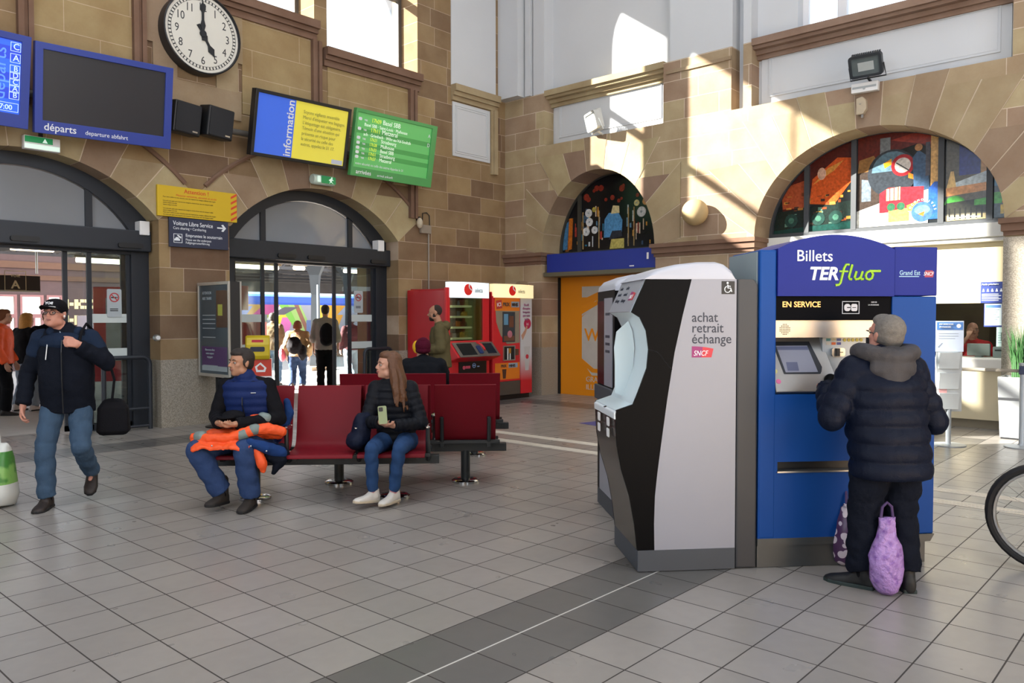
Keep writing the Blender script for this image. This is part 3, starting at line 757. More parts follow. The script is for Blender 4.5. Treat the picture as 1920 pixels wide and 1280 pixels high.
p = along(787, 418, 1, YL-.1); k = thing('bell', 'small worn white bell fitting beside the beige junction box', 'bell', p); m = MB(); m.ball(p, (.06, .06, .1)); m.build('bell_body', mat('old_white', '#b9ad98', .6, var=.3, scale=20), k, smooth=True); m = MB(); m.box((p.x-.02, p.y, p.z+.05), (p.x+.02, YL, p.z+.12)); m.build('bracket', DARK, k)
p = along(293, 633, 1, YL+.0); m = MB(); m.cyl((p.x, YL, p.z), (p.x, YL-.05, p.z), .05, .045); k = m.build('door_button', STEEL, smooth=True); tag(k, 'round steel door button on the stone pier', 'button'); m = MB(); m.cyl((p.x, YL-.05, p.z), (p.x, YL-.07, p.z), .03, .028); m.build('push_cap', WHITEP, k)
# ------------------------------------------------------------------ ticket machines
F1 = V((4.138, 2.693, 0)); ES = V((.7422, -.6702, 0))
KM = frame(F1, ES, (0, 0, 1))           # u along the fronts, v up, w towards the viewer
def sweep(m, prof, M, w0, w1): m.plate(prof, M, w0, w1)
BLK = mat('gloss_black', '#08080a', .45, var=.08, scale=3, spec=.08)
KWHITE = mat('kiosk_white', '#90929c', .4, var=.02)
KGREY = mat('kiosk_slate', '#43484f', .55, var=.06)
BOWL = mat('kiosk_bowl', '#c6d6dc', .3, var=.03)
NAVYTXT = mat('dark_lettering', '#2a3040', .5)
MAG = mat('sncf_magenta', '#8e2468', .45, var=.25, scale=3)
REDLOGO = mat('sncf_red', '#c02a3a', .45)
def rail_logo(M, x, y, w, k, nm='logo'):
    """Slanted red to magenta lozenge with white letters."""
    h = w*.5; m = MB(); n = 8
    top = [(x+w*i/n, y+h*(1-.22*(i/n)**2)) for i in range(n+1)]
    m.plate([(x, y), (x+w*.45, y)] + [top[4]] + top[3::-1], M, 0, .0015); m.mi = 1
    m.plate([(x+w*.45, y), (x+w*.91, y)] + top[:3:-1], M, 0, .0015); m.mi = 2
    m.text('SNCF', M, h*.66, x+w*.07, y+h*.16, shear=.25, d=.003, squeeze=.82)
    m.build(nm, [MAG, REDLOGO, TXT], k)
rec = [(-.135, 1.012), (-.03, 1.047), (.0, 1.12), (.056, 1.27), (.067, 1.386), (.051, 1.501), (.011, 1.583), (-.043, 1.616)]
low = [(0, .137), (-.018, .294), (-.052, .478), (-.103, .645), (-.131, .794), (-.14, .985)]
KW = .62
k = thing('ticket_machine', 'white and black ticket machine with achat retrait échange lettering on its side', 'ticket machine', F1, 'curved white and black ticket machines')
m = MB(); m.plate([(0, .004), (.627, .004), (.627, .137), (0, .137)], KM, -KW-.002, .002); m.build('plinth', KGREY, k, bevel=.004)
prof = low + [(-.14, 1.0)] + rec + [(.05, 1.819), (.62, 1.819), (.62, .137)]
m = MB(); m.plate(low + [(-.14, .99), (.62, .99), (.62, .137)], KM, -KW+.02, -.02); m.build('lower_front', mat('front_brown_gloss', '#3a3431', .22, var=.1), k, smooth=True)
m = MB(); m.plate([(-.14, .99)] + rec + [(.05, 1.819), (.62, 1.819), (.62, .99)], KM, -KW+.02, -.02); m.build('upper_front', BOWL, k, smooth=True)
bw = [(.337, 1.82), (.282, 1.6), (.231, 1.368), (.186, 1.08), (.149, .806), (.125, .62), (.11, .474), (.105, .3), (.108, .137)]
for w0, w1, nm in ((-.02, 0, 'black_side'), (-KW, -KW+.02, 'black_side')):
    m = MB(); m.plate(low + rec + [(.05, 1.82)] + bw, KM, w0, w1); m.build(nm, BLK, k)
    m = MB(); m.plate([(.625, .137), (.625, 1.82)] + bw, KM, w0, w1); m.build('white_side', KWHITE, k)
m = MB(); m.tube([KM @ V((a, b, .0)) for a, b in ((.067, 1.386), (.09, 1.378), (.119, 1.369), (.145, 1.345), (.164, 1.319), (.19, 1.285), (.215, 1.262))], .003, 5); m.build('seam', mat('seam_dark', '#08080a', .4), k)
dome = [(.03, 1.819), (.07, 1.85), (.127, 1.878), (.245, 1.912), (.381, 1.928), (.5, 1.93), (.555, 1.915), (.595, 1.88), (.622, 1.819)]
m = MB(); rs = []
for w, f in ((-KW, .55), (-KW+.012, .85), (-KW+.04, 1), (-.05, 1), (-.018, .9), (.0, .6)): rs.append([KM @ V((.32+(a-.32)*(.97+.03*f), 1.818+(b-1.818)*f, w)) for a, b in dome])
m.rings(rs); m.build('dome_top', mat('kiosk_dome', '#b4b6c0', .4, var=.02), k, smooth=True)
HM = frame(KM @ V((-.043, 1.616, -KW+.03)), KM.to_3x3() @ V((0, 0, 1)), KM.to_3x3() @ V((.093, .203, 0)))
HM = frame(KM @ V((-.043, 1.616, -KW+.03)), KM.to_3x3() @ V((0, 0, 1)), KM.to_3x3() @ V((.093, .203, 0)))
m = MB(); m.plate(rect(0, 0, KW-.06, .223), HM, -.002, .008); m.build('header_panel', KWHITE, k)
m = MB()
for i, q in enumerate(('achat', 'retrait', 'échange')):
    for j in range(2): m.text(q, HM, .034, .06+.16*j, .16-.045*i, d=.004 if 0 else .002)
m.plate(rect(.0, .0, .0001, .0001), HM, 0, .001)
for v in m.bm.verts: v.co += HM.to_3x3() @ V((0, 0, .009))
m.build('header_lettering', NAVYTXT, k)
rail_logo(HM @ Matrix.Translation((.4, .08, .009)), 0, 0, .12, k, 'header_logo')
m = MB(); m.plate([(-.15, .955), (-.15, 1.0), (-.03, 1.04), (-.0, 1.02), (.0, .955)], KM, -KW+.02, -.005); m.build('shelf', mat('kiosk_shelf', '#d5dde2', .35, var=.02), k, bevel=.006)
SM = frame(KM @ V((-.15, 1.0, -KW+.02)), KM.to_3x3() @ V((0, 0, 1)), KM.to_3x3() @ V((.12, .04, 0)))
m = MB(); m.plate(rect(.25, .03, .4, .08), SM, 0, .004); m.plate(rect(.3, .0, .33, .03), SM, 0, .004); m.build('card_slot', DARK, k)
m = MB(); m.plate([(.0, 1.06), (.052, 1.27), (.06, 1.386), (.047, 1.49), (.02, 1.56), (.018, 1.56), (-.06, 1.49), (-.075, 1.386), (-.07, 1.27), (-.07, 1.09)], KM, -.33, -.32); m.build('privacy_divider', BOWL, k)
m = MB()
for w in (-.2, -.47):
    for z in (.93, .86): m.plate(rrect(0, 0, .07, .055, .01), frame(KM @ V((-.146+.0, z-.035, w)), KM.to_3x3() @ V((0, 0, 1)), KM.to_3x3() @ V((-.03, 1, 0))), .002, .006)
m.build('sticker', WHITEP, k)
m = MB(); m.text('achat', KM, .085, .338, 1.556, bold=.004, squeeze=.93); m.text('retrait', KM, .085, .338, 1.49, bold=.004, squeeze=.93); m.text('échange', KM, .085, .338, 1.422, bold=.004, squeeze=.93); m.build('lettering', NAVYTXT, k)
rail_logo(KM, .34, 1.335, .138, k)
m = MB(); m.plate(rect(.528, 1.728, .612, 1.808), KM, 0, .0015); m.mi = 1
m.plate(disc(.566, 1.797, .007, 12), KM, .0015, .003); m.tube([KM @ V((a, b, .003)) for a, b in ((.566, 1.786), (.568, 1.765), (.585, 1.765), (.592, 1.742))], .004, 5); m.tube([KM @ V((a, b, .003)) for a, b in ((.567, 1.778), (.585, 1.776))], .003, 5)
m.tube([KM @ V((.566+.019*math.cos(t), 1.757+.019*math.sin(t), .003)) for t in [1.9+i*.3 for i in range(15)]], .003, 5)
m.build('wheelchair_sign', [DARK, TXT], k)
k['group'] = ''; del k['group']
k = thing('ticket_machine', 'slim flat-fronted ticket machine half hidden behind its lettered neighbour', 'ticket machine', KM @ V((.45, 0, -1.58)))
m = MB(); m.plate(rect(.15, .0, .75, .137), KM, -1.9, -1.27); m.build('plinth', KGREY, k, bevel=.004)
m = MB(); m.plate([(.15, .137), (.15, 1.8), (.75, 1.8), (.75, .137)], KM, -1.895, -1.275); m.build('body', BLK, k)
m = MB(); rs = []
for w, f in ((-1.9, .6), (-1.88, .9), (-1.84, 1), (-1.33, 1), (-1.29, .9), (-1.27, .6)): rs.append([KM @ V((.45+(a-.45)*(.97+.03*f), 1.8+(b-1.8)*f, w)) for a, b in ((.15, 1.79), (.155, 1.84), (.19, 1.88), (.3, 1.92), (.5, 1.93), (.7, 1.9), (.75, 1.79))])
m.rings(rs); m.build('dome_top', mat('kiosk_dome', '#b4b6c0'), k, smooth=True)
FM = frame(KM @ V((.15, 0, -1.9)), KM.to_3x3() @ V((0, 0, 1)), (0, 0, 1))
m = MB(); m.plate([(.1, .14), (.6, .14), (.56, .3), (.42, .5), (.25, .72), (.1, .85)], FM, 0, .004); m.build('white_front', KWHITE, k)
m = MB(); m.plate([(.0, .9), (.63, .9), (.63, 1.02), (.0, 1.02)], FM, 0, .03); m.build('ledge', KGREY, k, bevel=.01)
m = MB(); m.plate(rect(.02, 1.03, .28, 1.72), FM, 0, .006); m.build('dark_screen', mat('screen_burgundy', '#2a1518', .15, var=.4, scale=14), k)
m = MB(); m.plate(rect(.28, 1.03, .56, 1.74), FM, 0, .006); m.build('white_strip', KWHITE, k)
m = MB()
for z in (1.3, 1.36, 1.42, 1.6): m.plate(rect(.33, z, .48, z+.022), FM, .006, .008)
m.build('strip_lettering', NAVYTXT, k)
m = MB(); m.plate([(.632, .004), (.766, .004), (.766, 1.79), (.74, 1.822), (.632, 1.822)], KM, -.5, -.004); m.build('ticket_machine_back_slab', mat('slab_charcoal', '#35373b', .5, var=.06), bevel=.01)
tag(bpy.data.objects['ticket_machine_back_slab'], 'tall charcoal slab between the white machine and the blue ticket machine', 'panel')

# big blue machine
KB = mat('machine_blue', '#0b428a', .5, var=.05, scale=2, spec=.2); KI = mat('machine_indigo', '#18267c', .5, var=.04, spec=.2)
MST = mat('machine_steel', '#a9a7a4', .3, .85, var=.08, scale=12)
k = thing('ticket_machine', 'big blue ticket machine with TER fluo header where a man stands', 'ticket machine', KM @ V((1.36, 0, -.3)))
D = -.46
m = MB(); m.plate(rect(.775, .187, .885, 2.005), KM, D, .0); m.build('left_pillar', KB, k, bevel=.01)
m = MB(); m.plate(rect(.765, .0, .774, 1.995), KM, D-.03, -.03); m.build('grey_side', mat('machine_grey', '#7c898d', .5), k)
m = MB(); m.plate(rect(1.656, .187, 1.955, 1.716), KM, D, -.01); m.build('right_column', KB, k, bevel=.006)
m = MB(); m.plate(rect(1.664, 1.72, 1.955, 2.03), KM, D, -.004); m.build('right_header', KI, k, bevel=.006)
arcp = [(.887+.769*i/14, 2.012+.09*math.sin(PI*i/14)**.8) for i in range(15)]
m = MB(); m.plate([(.887, 1.716)] + arcp + [(1.656, 1.716)], KM, D, .012); m.build('arched_header', KI, k)
m = MB(); m.plate(rect(.887, 1.566, 1.656, 1.714), KM, D, -.02); m.build('display_band', mat('display_black', '#07080d', .5, var=.05, spec=.04), k)
m = MB(); m.plate(rect(.887, 1.105, 1.656, 1.566), KM, D, -.2); m.build('control_recess', DARK, k)
m = MB(); m.plate(rect(.887, 1.455, 1.56, 1.564), KM, -.2, -.05); m.build('steel_canopy', MST, k)
m = MB(); m.plate(rect(1.25, 1.22, 1.545, 1.455), KM, -.2, -.12); m.build('card_panel', mat('card_panel_grey', '#9aa3ab', .4, .3), k)
m = MB(); m.plate(rect(1.3, 1.105, 1.545, 1.22), KM, -.2, -.1); m.build('note_panel', mat('note_panel_dark', '#2b2b2e', .4), k)
cp = [(.888, 1.46, -.17), (1.262, 1.46, -.17), (1.315, 1.15, .0), (1.315, 1.115, .0), (.888, 1.115, .0)]
CM = frame(KM @ V((.888, 1.115, -.0)), ES, KM.to_3x3() @ V((0, .345, -.17)))
m = MB(); m.plate([(0, 0), (.427, 0), (.427, .03), (.372, .384), (0, .384)], CM, -.06, 0); m.build('console', MST, k, bevel=.004)
m = MB(); m.plate([(.075, .12), (.315, .12), (.325, .135), (.335, .165), (.285, .345), (.037, .345)], CM, 0, .004); m.mi = 1
m.plate([(.085, .13), (.3, .13), (.265, .315), (.055, .315)], CM, .004, .006); m.build('screen', [mat('screen_bezel', '#20242c', .3), lit('screen_dim', '#7d7f8e', .18)], k)
m = MB(); m.plate([(.06, .285), (.27, .285), (.265, .31), (.056, .31)], CM, .006, .0065); m.plate(rect(.1, .14, .175, .2), CM, .006, .0065); m.build('screen_text_block', mat('screen_slate', '#565b78', .4), k)
m = MB(); m.lathe([(.001, 0), (.046, 0), (.046, .012), (.036, .03), (.02, .04), (.001, .042)], CM @ Matrix.Translation((.375, .07, 0)), 22); m.build('pointer_ball', BLK, k, smooth=True)
for y, cl in ((.14, '#d8d489'), (.07, '#d66c9c')):
    m = MB(); m.plate(disc(.018+(.01 if y < .1 else 0), y, .016, 16), CM, 0, .002); m.build('round_sticker', mat('sticker_'+cl[1:], cl, .5), k)
m = MB(); 
for i in range(7):
    for j in range(7):
        if (i-3)**2+(j-3)**2 < 12: m.plate(disc(.963+(i-3)*.0105, 1.507+(j-3)*.0105, .0035, 6), KM, -.05, -.048)
m.build('speaker_grille', DARK, k)
m = MB(); m.plate(rrect(1.305, 1.33, 1.395, 1.385, .015), KM, -.12, -.1); m.mi = 1; m.plate(rect(1.33, 1.332, 1.352, 1.383), KM, -.1, -.085); m.plate(rect(1.352, 1.355, 1.38, 1.36), KM, -.1, -.097); m.build('card_reader', [STEEL, DARK], k)
m = MB(); m.plate(rrect(1.32, 1.185, 1.385, 1.212, .006), KM, -.1, -.08); m.build('note_slot', lit('note_slot_yellow', '#b5a51e', .35), k)
for i, cl in enumerate(('#4a8f95', '#c7c2a8', '#5060a5', '#b6b0a5', '#cc5c22', '#3b3f80')):
    m = MB(); m.plate(rect(1.275+.036*(i % 3), 1.43-.025*(i//3), 1.303+.036*(i % 3), 1.447-.025*(i//3)), KM, -.12, -.118); m.build('card_badge', mat('badge_'+cl[1:], cl, .5), k)
for i in range(5):
    m = MB(); m.plate(disc(1.4+.028*i, 1.436, .011, 12), KM, -.12, -.117); m.build('coin_badge', mat('coin_olive', '#8f8a3c', .4, .3), k)
m = MB(); m.plate(rect(.775, .187, 1.656, 1.098), KM, D, -.002, [rect(.9, .612, 1.56, .672)]); m.build('lower_door', KB, k)
m = MB(); m.plate(rect(.9, .612, 1.56, .672), KM, -.12, -.06); m.build('collection_tray', DARK, k)
m = MB(); m.plate(rect(.895, .604, 1.565, .614), KM, -.06, .012); m.build('tray_lip', MST, k)
m = MB(); m.plate([(.773, .14), (1.93, .14), (1.958, .187), (.773, .187)], KM, D, .0); m.plate(rect(.774, .003, 1.9, .14), KM, D, -.01); m.build('plinth', mat('plinth_steel', '#55585a', .4, .6), k)
m = MB(); m.plate(rect(.774, .15, 1.656, 1.8), KM, D-.02, D); m.build('rear_panel', KGREY, k)
m = MB(); m.text('Billets', KM, .1, 1.004, 1.935, bold=.004); m.text('TER', KM, .112, 1.085, 1.82, bold=.03, shear=.2)
for v in m.bm.verts: v.co += KM.to_3x3() @ V((0, 0, .013))
m.build('lettering', TXT, k)
m = MB(); LT = KM @ Matrix.Translation((0, 0, .0135))
def stroke(pts, r=.008): m.tube([LT @ V((a, b, .0)) for a, b in pts], r, 6)
stroke([(1.262, 1.785), (1.285, 1.787), (1.296, 1.8), (1.318, 1.89), (1.332, 1.915), (1.352, 1.914)]); stroke([(1.287, 1.872), (1.345, 1.872)], .006)
stroke([(1.372, 1.915), (1.35, 1.835), (1.355, 1.823), (1.37, 1.823)]); stroke([(1.4, 1.873), (1.388, 1.833), (1.395, 1.822), (1.415, 1.825), (1.43, 1.838)]); stroke([(1.441, 1.873), (1.428, 1.832), (1.434, 1.822), (1.447, 1.824)])
stroke([(1.56, 1.875), (1.49, 1.875), (1.47, 1.865), (1.462, 1.845), (1.468, 1.826), (1.485, 1.82), (1.503, 1.83), (1.51, 1.852), (1.5, 1.872)])
m.build('green_script', mat('fluo_green', '#93c01f', .45), k)
m = MB(); m.text('EN SERVICE', KM @ Matrix.Translation((0, 0, -.02)), .05, .93, 1.648, bold=.012, squeeze=.98); m.build('service_display', lit('led_amber', '#f0b060', 1.2), k)
m = MB(); T = KM @ Matrix.Translation((0, 0, -.02)); m.plate(rect(1.326, 1.605, 1.441, 1.685), T, 0, .002, [rect(1.33, 1.609, 1.437, 1.681)]); m.plate(rrect(1.34, 1.622, 1.382, 1.668, .018), T, 0, .002, [rect(1.358, 1.642, 1.3815, 1.648)]); m.plate(rrect(1.386, 1.622, 1.428, 1.668, .012), T, 0, .002, [rect(1.394, 1.643, 1.42, 1.647)]); m.text('DEPUIS', T, .012, 1.52, 1.675, bold=.01); m.text('LA MONNAIE', T, .012, 1.5, 1.658, bold=.01); m.build('card_logo', mat('logo_silver', '#b9bcc4', .4), k)
m = MB(); m.plate(rect(1.696, 1.84, 1.83, 1.845), KM, -.004, -.002); m.text('Grand Est', KM @ Matrix.Translation((0, 0, -.004)), .042, 1.698, 1.852, squeeze=.82, bold=.006); m.build('region_logo', mat('pale_blue_logo', '#9fc3d6', .5), k)
m = MB(); T = KM @ Matrix.Translation((0, 0, -.004)); m.plate([(1.868, 1.838), (1.925, 1.838), (1.932, 1.87), (1.92, 1.882), (1.872, 1.882)], T, 0, .0015); m.mi = 1; m.text('SNCF', T, .034, 1.86, 1.849, shear=.25, d=.003, squeeze=.8); m.build('rail_logo', [mat('dull_red', '#9c2c44', .5), TXT], k)
m = MB(); m.plate([(1.955, 1.07), (1.985, 1.1), (1.955, 1.13)], KM, -.2, -.19); m.build('black_corner_hook', DARK, k)

# ------------------------------------------------------------------ benches
BRED = mat('bench_red', '#6e0f1c', .45, var=.08, scale=3, coat=.0, spec=.18)
BGREY = mat('bench_grey', '#3b3e40', .4, .6, var=.05)
CHROME = mat('chrome', '#c8c8c8', .12, 1, var=.02)
PITCHB = .605
def bench_proto():
    k = thing('bench', 'x', 'bench')
    prof = [(.31, .415), (.3, .432), (.22, .437), (.05, .428), (-.08, .43), (-.14, .445), (-.175, .48), (-.2, .55), (-.235, .7), (-.275, .85), (-.3, .94), (-.31, .968)]
    for i in (-1, 0, 1):
        m = MB(); rs = []
        x0, x1 = i*PITCHB-.285, i*PITCHB+.285
        top = prof; n = len(prof); th = .016
        under = [(y-.0 if j < 5 else y+(-.016), z-th if j < 6 else z-.004) for j, (y, z) in enumerate(prof)]
        ring = top + under[::-1]
        rs = [[V((x, y, z)) for y, z in ring] for x in (x0, x0+.008, x1-.008, x1)]
        m.rings(rs); m.build('seat', BRED, k, smooth=True, bevel=.004)
    m = MB(); m.box((-1.0, -.05, .30), (1.0, .03, .375)); m.box((-.93, -.2, .395), (.93, -.155, .43)); m.box((-.93, .14, .385), (.93, .18, .415))
    for i in (-1, 0, 1):
        for s in (-.22, .22):
            x = i*PITCHB+s; m.box((x-.02, -.2, .365), (x+.02, .2, .405)); m.tube([(x, -.21, .42), (x, -.242, .55), (x, -.268, .66)], .02, 6)
    m.build('beam', BGREY, k, bevel=.005)
    for x in (-PITCHB, PITCHB):
        m = MB(); m.cyl((x, -.01, .03), (x, -.01, .31), .045, n=18); lg = m.build('leg', BGREY, k, smooth=True)
        m = MB(); m.lathe([(.001, 0), (.135, 0), (.135, .018), (.115, .03), (.06, .034), (.001, .034)], Matrix.Translation((x, -.01, .0)), 28); m.build('foot_disc', CHROME, lg, smooth=True)
    for x in (-1.5*PITCHB, -.5*PITCHB, .5*PITCHB):
        m = MB(); m.tube([(x, .02, .34), (x, .1, .4), (x, .12, .5), (x, .12, .63)], [.024, .022, .02, .018], 8); ar = m.build('armrest', BGREY, k, smooth=True)
        m = MB(); m.ball((x, .1, .645), (.034, .13, .02), None, 14); m.build('arm_pad', CHROME, ar, smooth=True)
    return k
bp_ = bench_proto()
for i, (x, y, flip, lb) in enumerate(((4.03, 5.86, 0, 'red bench on which the man and the girl sit'), (4.93, 5.88, 1, 'empty red bench turned away, behind the seated man and girl'), (6.06, 6.88, 1, 'far red bench where someone in a burgundy beanie sits'))):
    b_ = bp_ if i == 0 else copy_tree(bp_)
    b_.location = (x, y, 0); b_.rotation_euler = (0, 0, math.atan2(-.7, .714) + (PI if flip else 0) + PI)
    tag(b_, lb, 'bench', 'red seat benches in the middle of the hall')
# ------------------------------------------------------------------ vending machines against the door wall
VRED = mat('vending_red', '#b01c26', .35, var=.04); VRED2 = mat('vending_red_bright', '#c8242c', .35, var=.04)
YF = 10.3
VM = Matrix(((1, 0, 0, 0), (0, 0, -1, YF), (0, 1, 0, 0), (0, 0, 0, 1)))
def curved_header(k, x0, x1, z0, z1, m_, bulge=.09):
    m = MB(); n = 12
    for i in range(n):
        pass
    f = lambda t: (x0+(x1-x0)*t, bulge*math.sin(PI*t)+.02)
    R = [[VM @ V((f(i/n)[0], z, f(i/n)[1])) for i in range(n+1)] + [VM @ V((x1, z, -.1)), VM @ V((x0, z, -.1))] for z in (z0, z1)]
    m.rings(R); h = m.build('lit_header', m_, k, smooth=True)
    def on(x, z): 
        t = (x-x0)/(x1-x0); return VM @ V((x, z, bulge*math.sin(PI*t)+.024))
    cx, cz, r = x0+(x1-x0)*.37, (z0+z1)/2+.005, (z1-z0)*.36
    T = frame(on(cx, cz), on(cx+.1, cz)-on(cx-.1, cz), (0, 0, 1))
    m = MB(); m.plate(disc(0, 0, r*.93, 24, r*1.02), T, 0, .003); m.mi = 1
    m.plate([(r*.1, r*.95), (r*.55, r*.95), (r*.32, r*.6), (r*.38, r*.35), (r*.85, -.05*r), (r*.75, -.2*r), (r*.2, .22*r), (r*.08, .55*r)], T, .003, .005); m.build('round_logo', [mat('header_logo_red', '#d0231f', .4, emit=.25), WHITEP], k)
    T = frame(on(cx+r*1.1, cz), on(cx+r*4, cz)-on(cx+r, cz), (0, 0, 1)) @ Matrix.Translation((0, 0, .022))
    m = MB(); m.text('selecta', T, r*1.15, .03, -r*.45, squeeze=.72); m.build('header_lettering', mat('header_grey', '#39474a', .5), k)
k = thing('vending_machine', 'red snack vending machine with white lit selecta header', 'vending machine', (10.2, 10.8, 0), 'red vending machines in the corner')
x0, x1 = 9.65, 10.76
m = MB(); m.box((x0, YF+.03, .1), (x0+.05, YL-.04, 2.1)); m.box((x1-.05, YF+.03, .1), (x1, YL-.04, 2.1)); m.box((x0+.05, YL-.1, .1), (x1-.05, YL-.04, 2.1)); m.box((x0+.05, YF+.03, 2.05), (x1-.05, YL-.1, 2.1)); m.box((x0+.05, YF+.05, .1), (x1-.05, YL-.1, .6)); m.build('cabinet', VRED, k, bevel=.02)
m = MB(); m.box((x0+.05, YF+.08, 0), (x1-.05, YL-.1, .1)); m.build('base', DARK, k)
m = MB(); m.plate(rect(x0, .1, x1, 2.13), VM, -.05, 0, [rect(x0+.1, 1.17, x1-.17, 1.97)]); m.build('front_frame', VRED2, k, bevel=.012)
m = MB(); m.plate(rect(x0+.1, 1.17, x1-.17, 1.97), VM, -.02, -.012); m.build('window_pane', glass('vending_glass', (.9, .95, .92), .04), k)
m = MB(); m.plate(rect(x0+.06, 1.1, x1-.14, 2.0), VM, -.62, -.58); m.build('inner_back', mat('vending_inner', '#23302c', .6), k)
m = MB(); 
for x in (x1-.34, x1-.2): m.plate(rect(x, 1.17, x+.035, 1.97), VM, -.3, -.05)
m.build('delivery_rail', mat('rail_green', '#8a9a72', .5), k)
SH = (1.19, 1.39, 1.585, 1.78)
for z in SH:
    m = MB(); m.plate(rect(x0+.08, z, x1-.36, z+.035), VM, -.55, -.1); sh_ = m.build('shelf', lit('shelf_glow', '#c5c992', .8), k)  # shelf emission stands in for the machine's inner light
curved_header(k, x0+.08, x1-.03, 1.95, 2.23, lit('header_white', '#e6f2f7', .75))
m = MB(); m.plate([(0, .78), (.3, .88), (.06, 1.14), (0, 1.16)], Matrix(((0, 0, 1, 0), (-1, 0, 0, YF), (0, 1, 0, 0), (0, 0, 0, 1))), x0+.02, x1+.0); m.build('console', VRED2, k, bevel=.015)
T = frame((x0+.06, YF-.305, .885), (1, 0, 0), (0, .24, .26)); 
m = MB(); m.plate(rect(0, -.0, 1.03, .34), T, 0, .012); m.build('console_plate', mat('console_pewter', '#77716b', .4, .5), k, bevel=.004)
m = MB(); m.plate(rect(.08, .04, .45, .31), T, .012, .016); m.build('console_screen', mat('console_glass', '#1d2224', .2), k); m = MB(); m.plate(rect(.74, .06, .97, .3), T, .012, .016); m.build('delivery_flap', mat('console_glass', '#1d2224', .2), k)
m = MB(); m.plate(rrect(.52, .06, .62, .24, .02), T, .012, .03); m.build('card_reader', mat('reader_blue', '#1f3565', .35), k)
m = MB(); m.tube([T @ V((.6+.1*math.sin(t), .19+.13*math.cos(t), .02)) for t in [i*.25 for i in range(9)]], .022, 6); m.build('red_arc', VRED2, k, smooth=True)
m = MB(); m.plate(rect(x0+.3, .52, x1-.1, .8), VM, 0, .02); m.build('advert_panel', mat('advert_black', '#17181a', .3), k)
m = MB(); m.plate(disc(x0+.42, .68, .035, 14), VM, .02, .023); m.plate(rect(x0+.46, .66, x0+.58, .71), VM, .02, .023); m.mi = 1; m.plate(disc(x0+.68, .71, .045, 18), VM, .02, .023, [disc(x0+.68, .71, .033, 18)]); m.plate(rect(x0+.65, .7, x0+.71, .72), VM, .02, .023); m.plate(rect(x0+.76, .68, x0+.82, .7), VM, .02, .023); m.build('advert_logos', [mat('advert_pink', '#c8506a', .5), mat('advert_blue', '#7fa3d8', .5)], k)
rr = random.Random(11); cols = ['#c7a13a', '#5a4a34', '#c9c9c4', '#7b2b23', '#3a4a63', '#d07a2a', '#8b8f92', '#b8b46a']
PK = [mat('packet_'+c[1:], c, .4) for c in cols]
for si, z in enumerate(SH):
    for j in range(6):
        x = x0+.15+.098*j; h_ = rr.uniform(.075, .12)
        m = MB(); y = YF+.14+rr.uniform(0, .02)
        if (j+si) % 3 == 0: m.lathe([(.001, 0), (.024, 0), (.026, h_*.6), (.012, h_*.8), (.012, h_), (.001, h_)], Matrix.Translation((x, y, z+.0355)), 10)
        else: m.rings([[V((x+a*q, y+b*.02*q, z+.0355+f*h_)) for a, b in ((-.036, -1), (.036, -1), (.036, 1), (-.036, 1))] for f, q in ((0, .9), (.15, 1.0), (.85, 1.0), (1, .85))])
        tag(m.build('snack_packet', PK[rr.randrange(8)], smooth=(j+si) % 3 == 0), 'small packet, %s from the left edge on the %s lit vending shelf' % (('first', 'second', 'third', 'fourth', 'fifth', 'sixth')[j], ('lowest', 'third', 'second', 'topmost')[si]), 'snack', 'snacks behind the vending machine glass')
k = thing('vending_machine', 'red and orange drinks vending machine with cream lit header', 'vending machine', (11.45, 10.8, 0), 'red vending machines in the corner')
x0, x1 = 10.85, 12.03
m = MB(); m.box((x0, YF+.03, .1), (x1, YL-.04, 2.08)); m.build('cabinet', VRED, k, bevel=.02)
m = MB(); m.box((x0+.04, YF+.08, 0), (x1-.04, YL-.1, .1)); m.build('base', DARK, k)
m = MB(); m.plate(rect(x0, .36, x0+.78, 2.0), VM, -.04, .0); m.build('left_front', VRED2, k, bevel=.01)
m = MB(); m.plate(rect(x0+.0, .1, x0+.78, .36), VM, -.04, .01); m.build('kick_panel', mat('kick_grey', '#5e5b56', .4, .5), k, bevel=.01)
curved_header(k, x0+.02, x1-.02, 1.97, 2.23, lit('header_cream', '#f5e3b0', .75))
OR = mat('advert_orange', '#d9791f', .45, var=.06)
m = MB(); m.plate(rect(x0+.06, 1.72, x0+.76, 1.96), VM, 0, .004); m.plate(rect(x0+.06, .4, x0+.76, .72), VM, 0, .004); m.build('orange_panel', OR, k)
m = MB(); T = VM @ Matrix.Translation((x0+.17, 1.84, .005)) @ Matrix.Rotation(.12, 4, 'Z'); m.plate(rect(-.08, -.08, .08, .08), T, 0, .003); m.build('ici_badge', mat('badge_red', '#b23a34', .5), k)
m = MB(); m.text('ICI', T, .1, 0, -.035, 'CENTER', d=.005, bold=.01); m.text('ici', VM, .08, x0+.985, 1.44, 'CENTER', d=.016); m.build('ici_lettering', TXT, k)
m = MB(); m.plate(rect(x0+.52, 1.79, x0+.75, 1.9), VM, .004, .006); m.plate(rect(x0+.44, .62, x0+.7, .71), VM, .004, .006); m.build('price_plate', mat('price_blue', '#8fa0b4', .5), k)
m = MB(); m.text('PRIX', VM, .1, x0+.28, 1.81, d=.014, bold=.01, squeeze=.9); m.text('MINIS', VM, .09, x0+.53, 1.81, d=.016, bold=.01, squeeze=.78); m.text('PRIX', VM, .08, x0+.22, .635, d=.014, squeeze=.95); m.text('MINIS', VM, .075, x0+.45, .635, d=.016, squeeze=.95); m.build('price_lettering', mat('price_dark', '#54443c', .5), k)
m = MB(); m.plate([(x0+.08, 1.72), (x0+.76, 1.72), (x0+.76, 1.1), (x0+.4, 1.08), (x0+.22, 1.25), (x0+.1, 1.5)], VM, 0, .004); m.build('curved_panel', mat('panel_taupe', '#8c8270', .4), k)
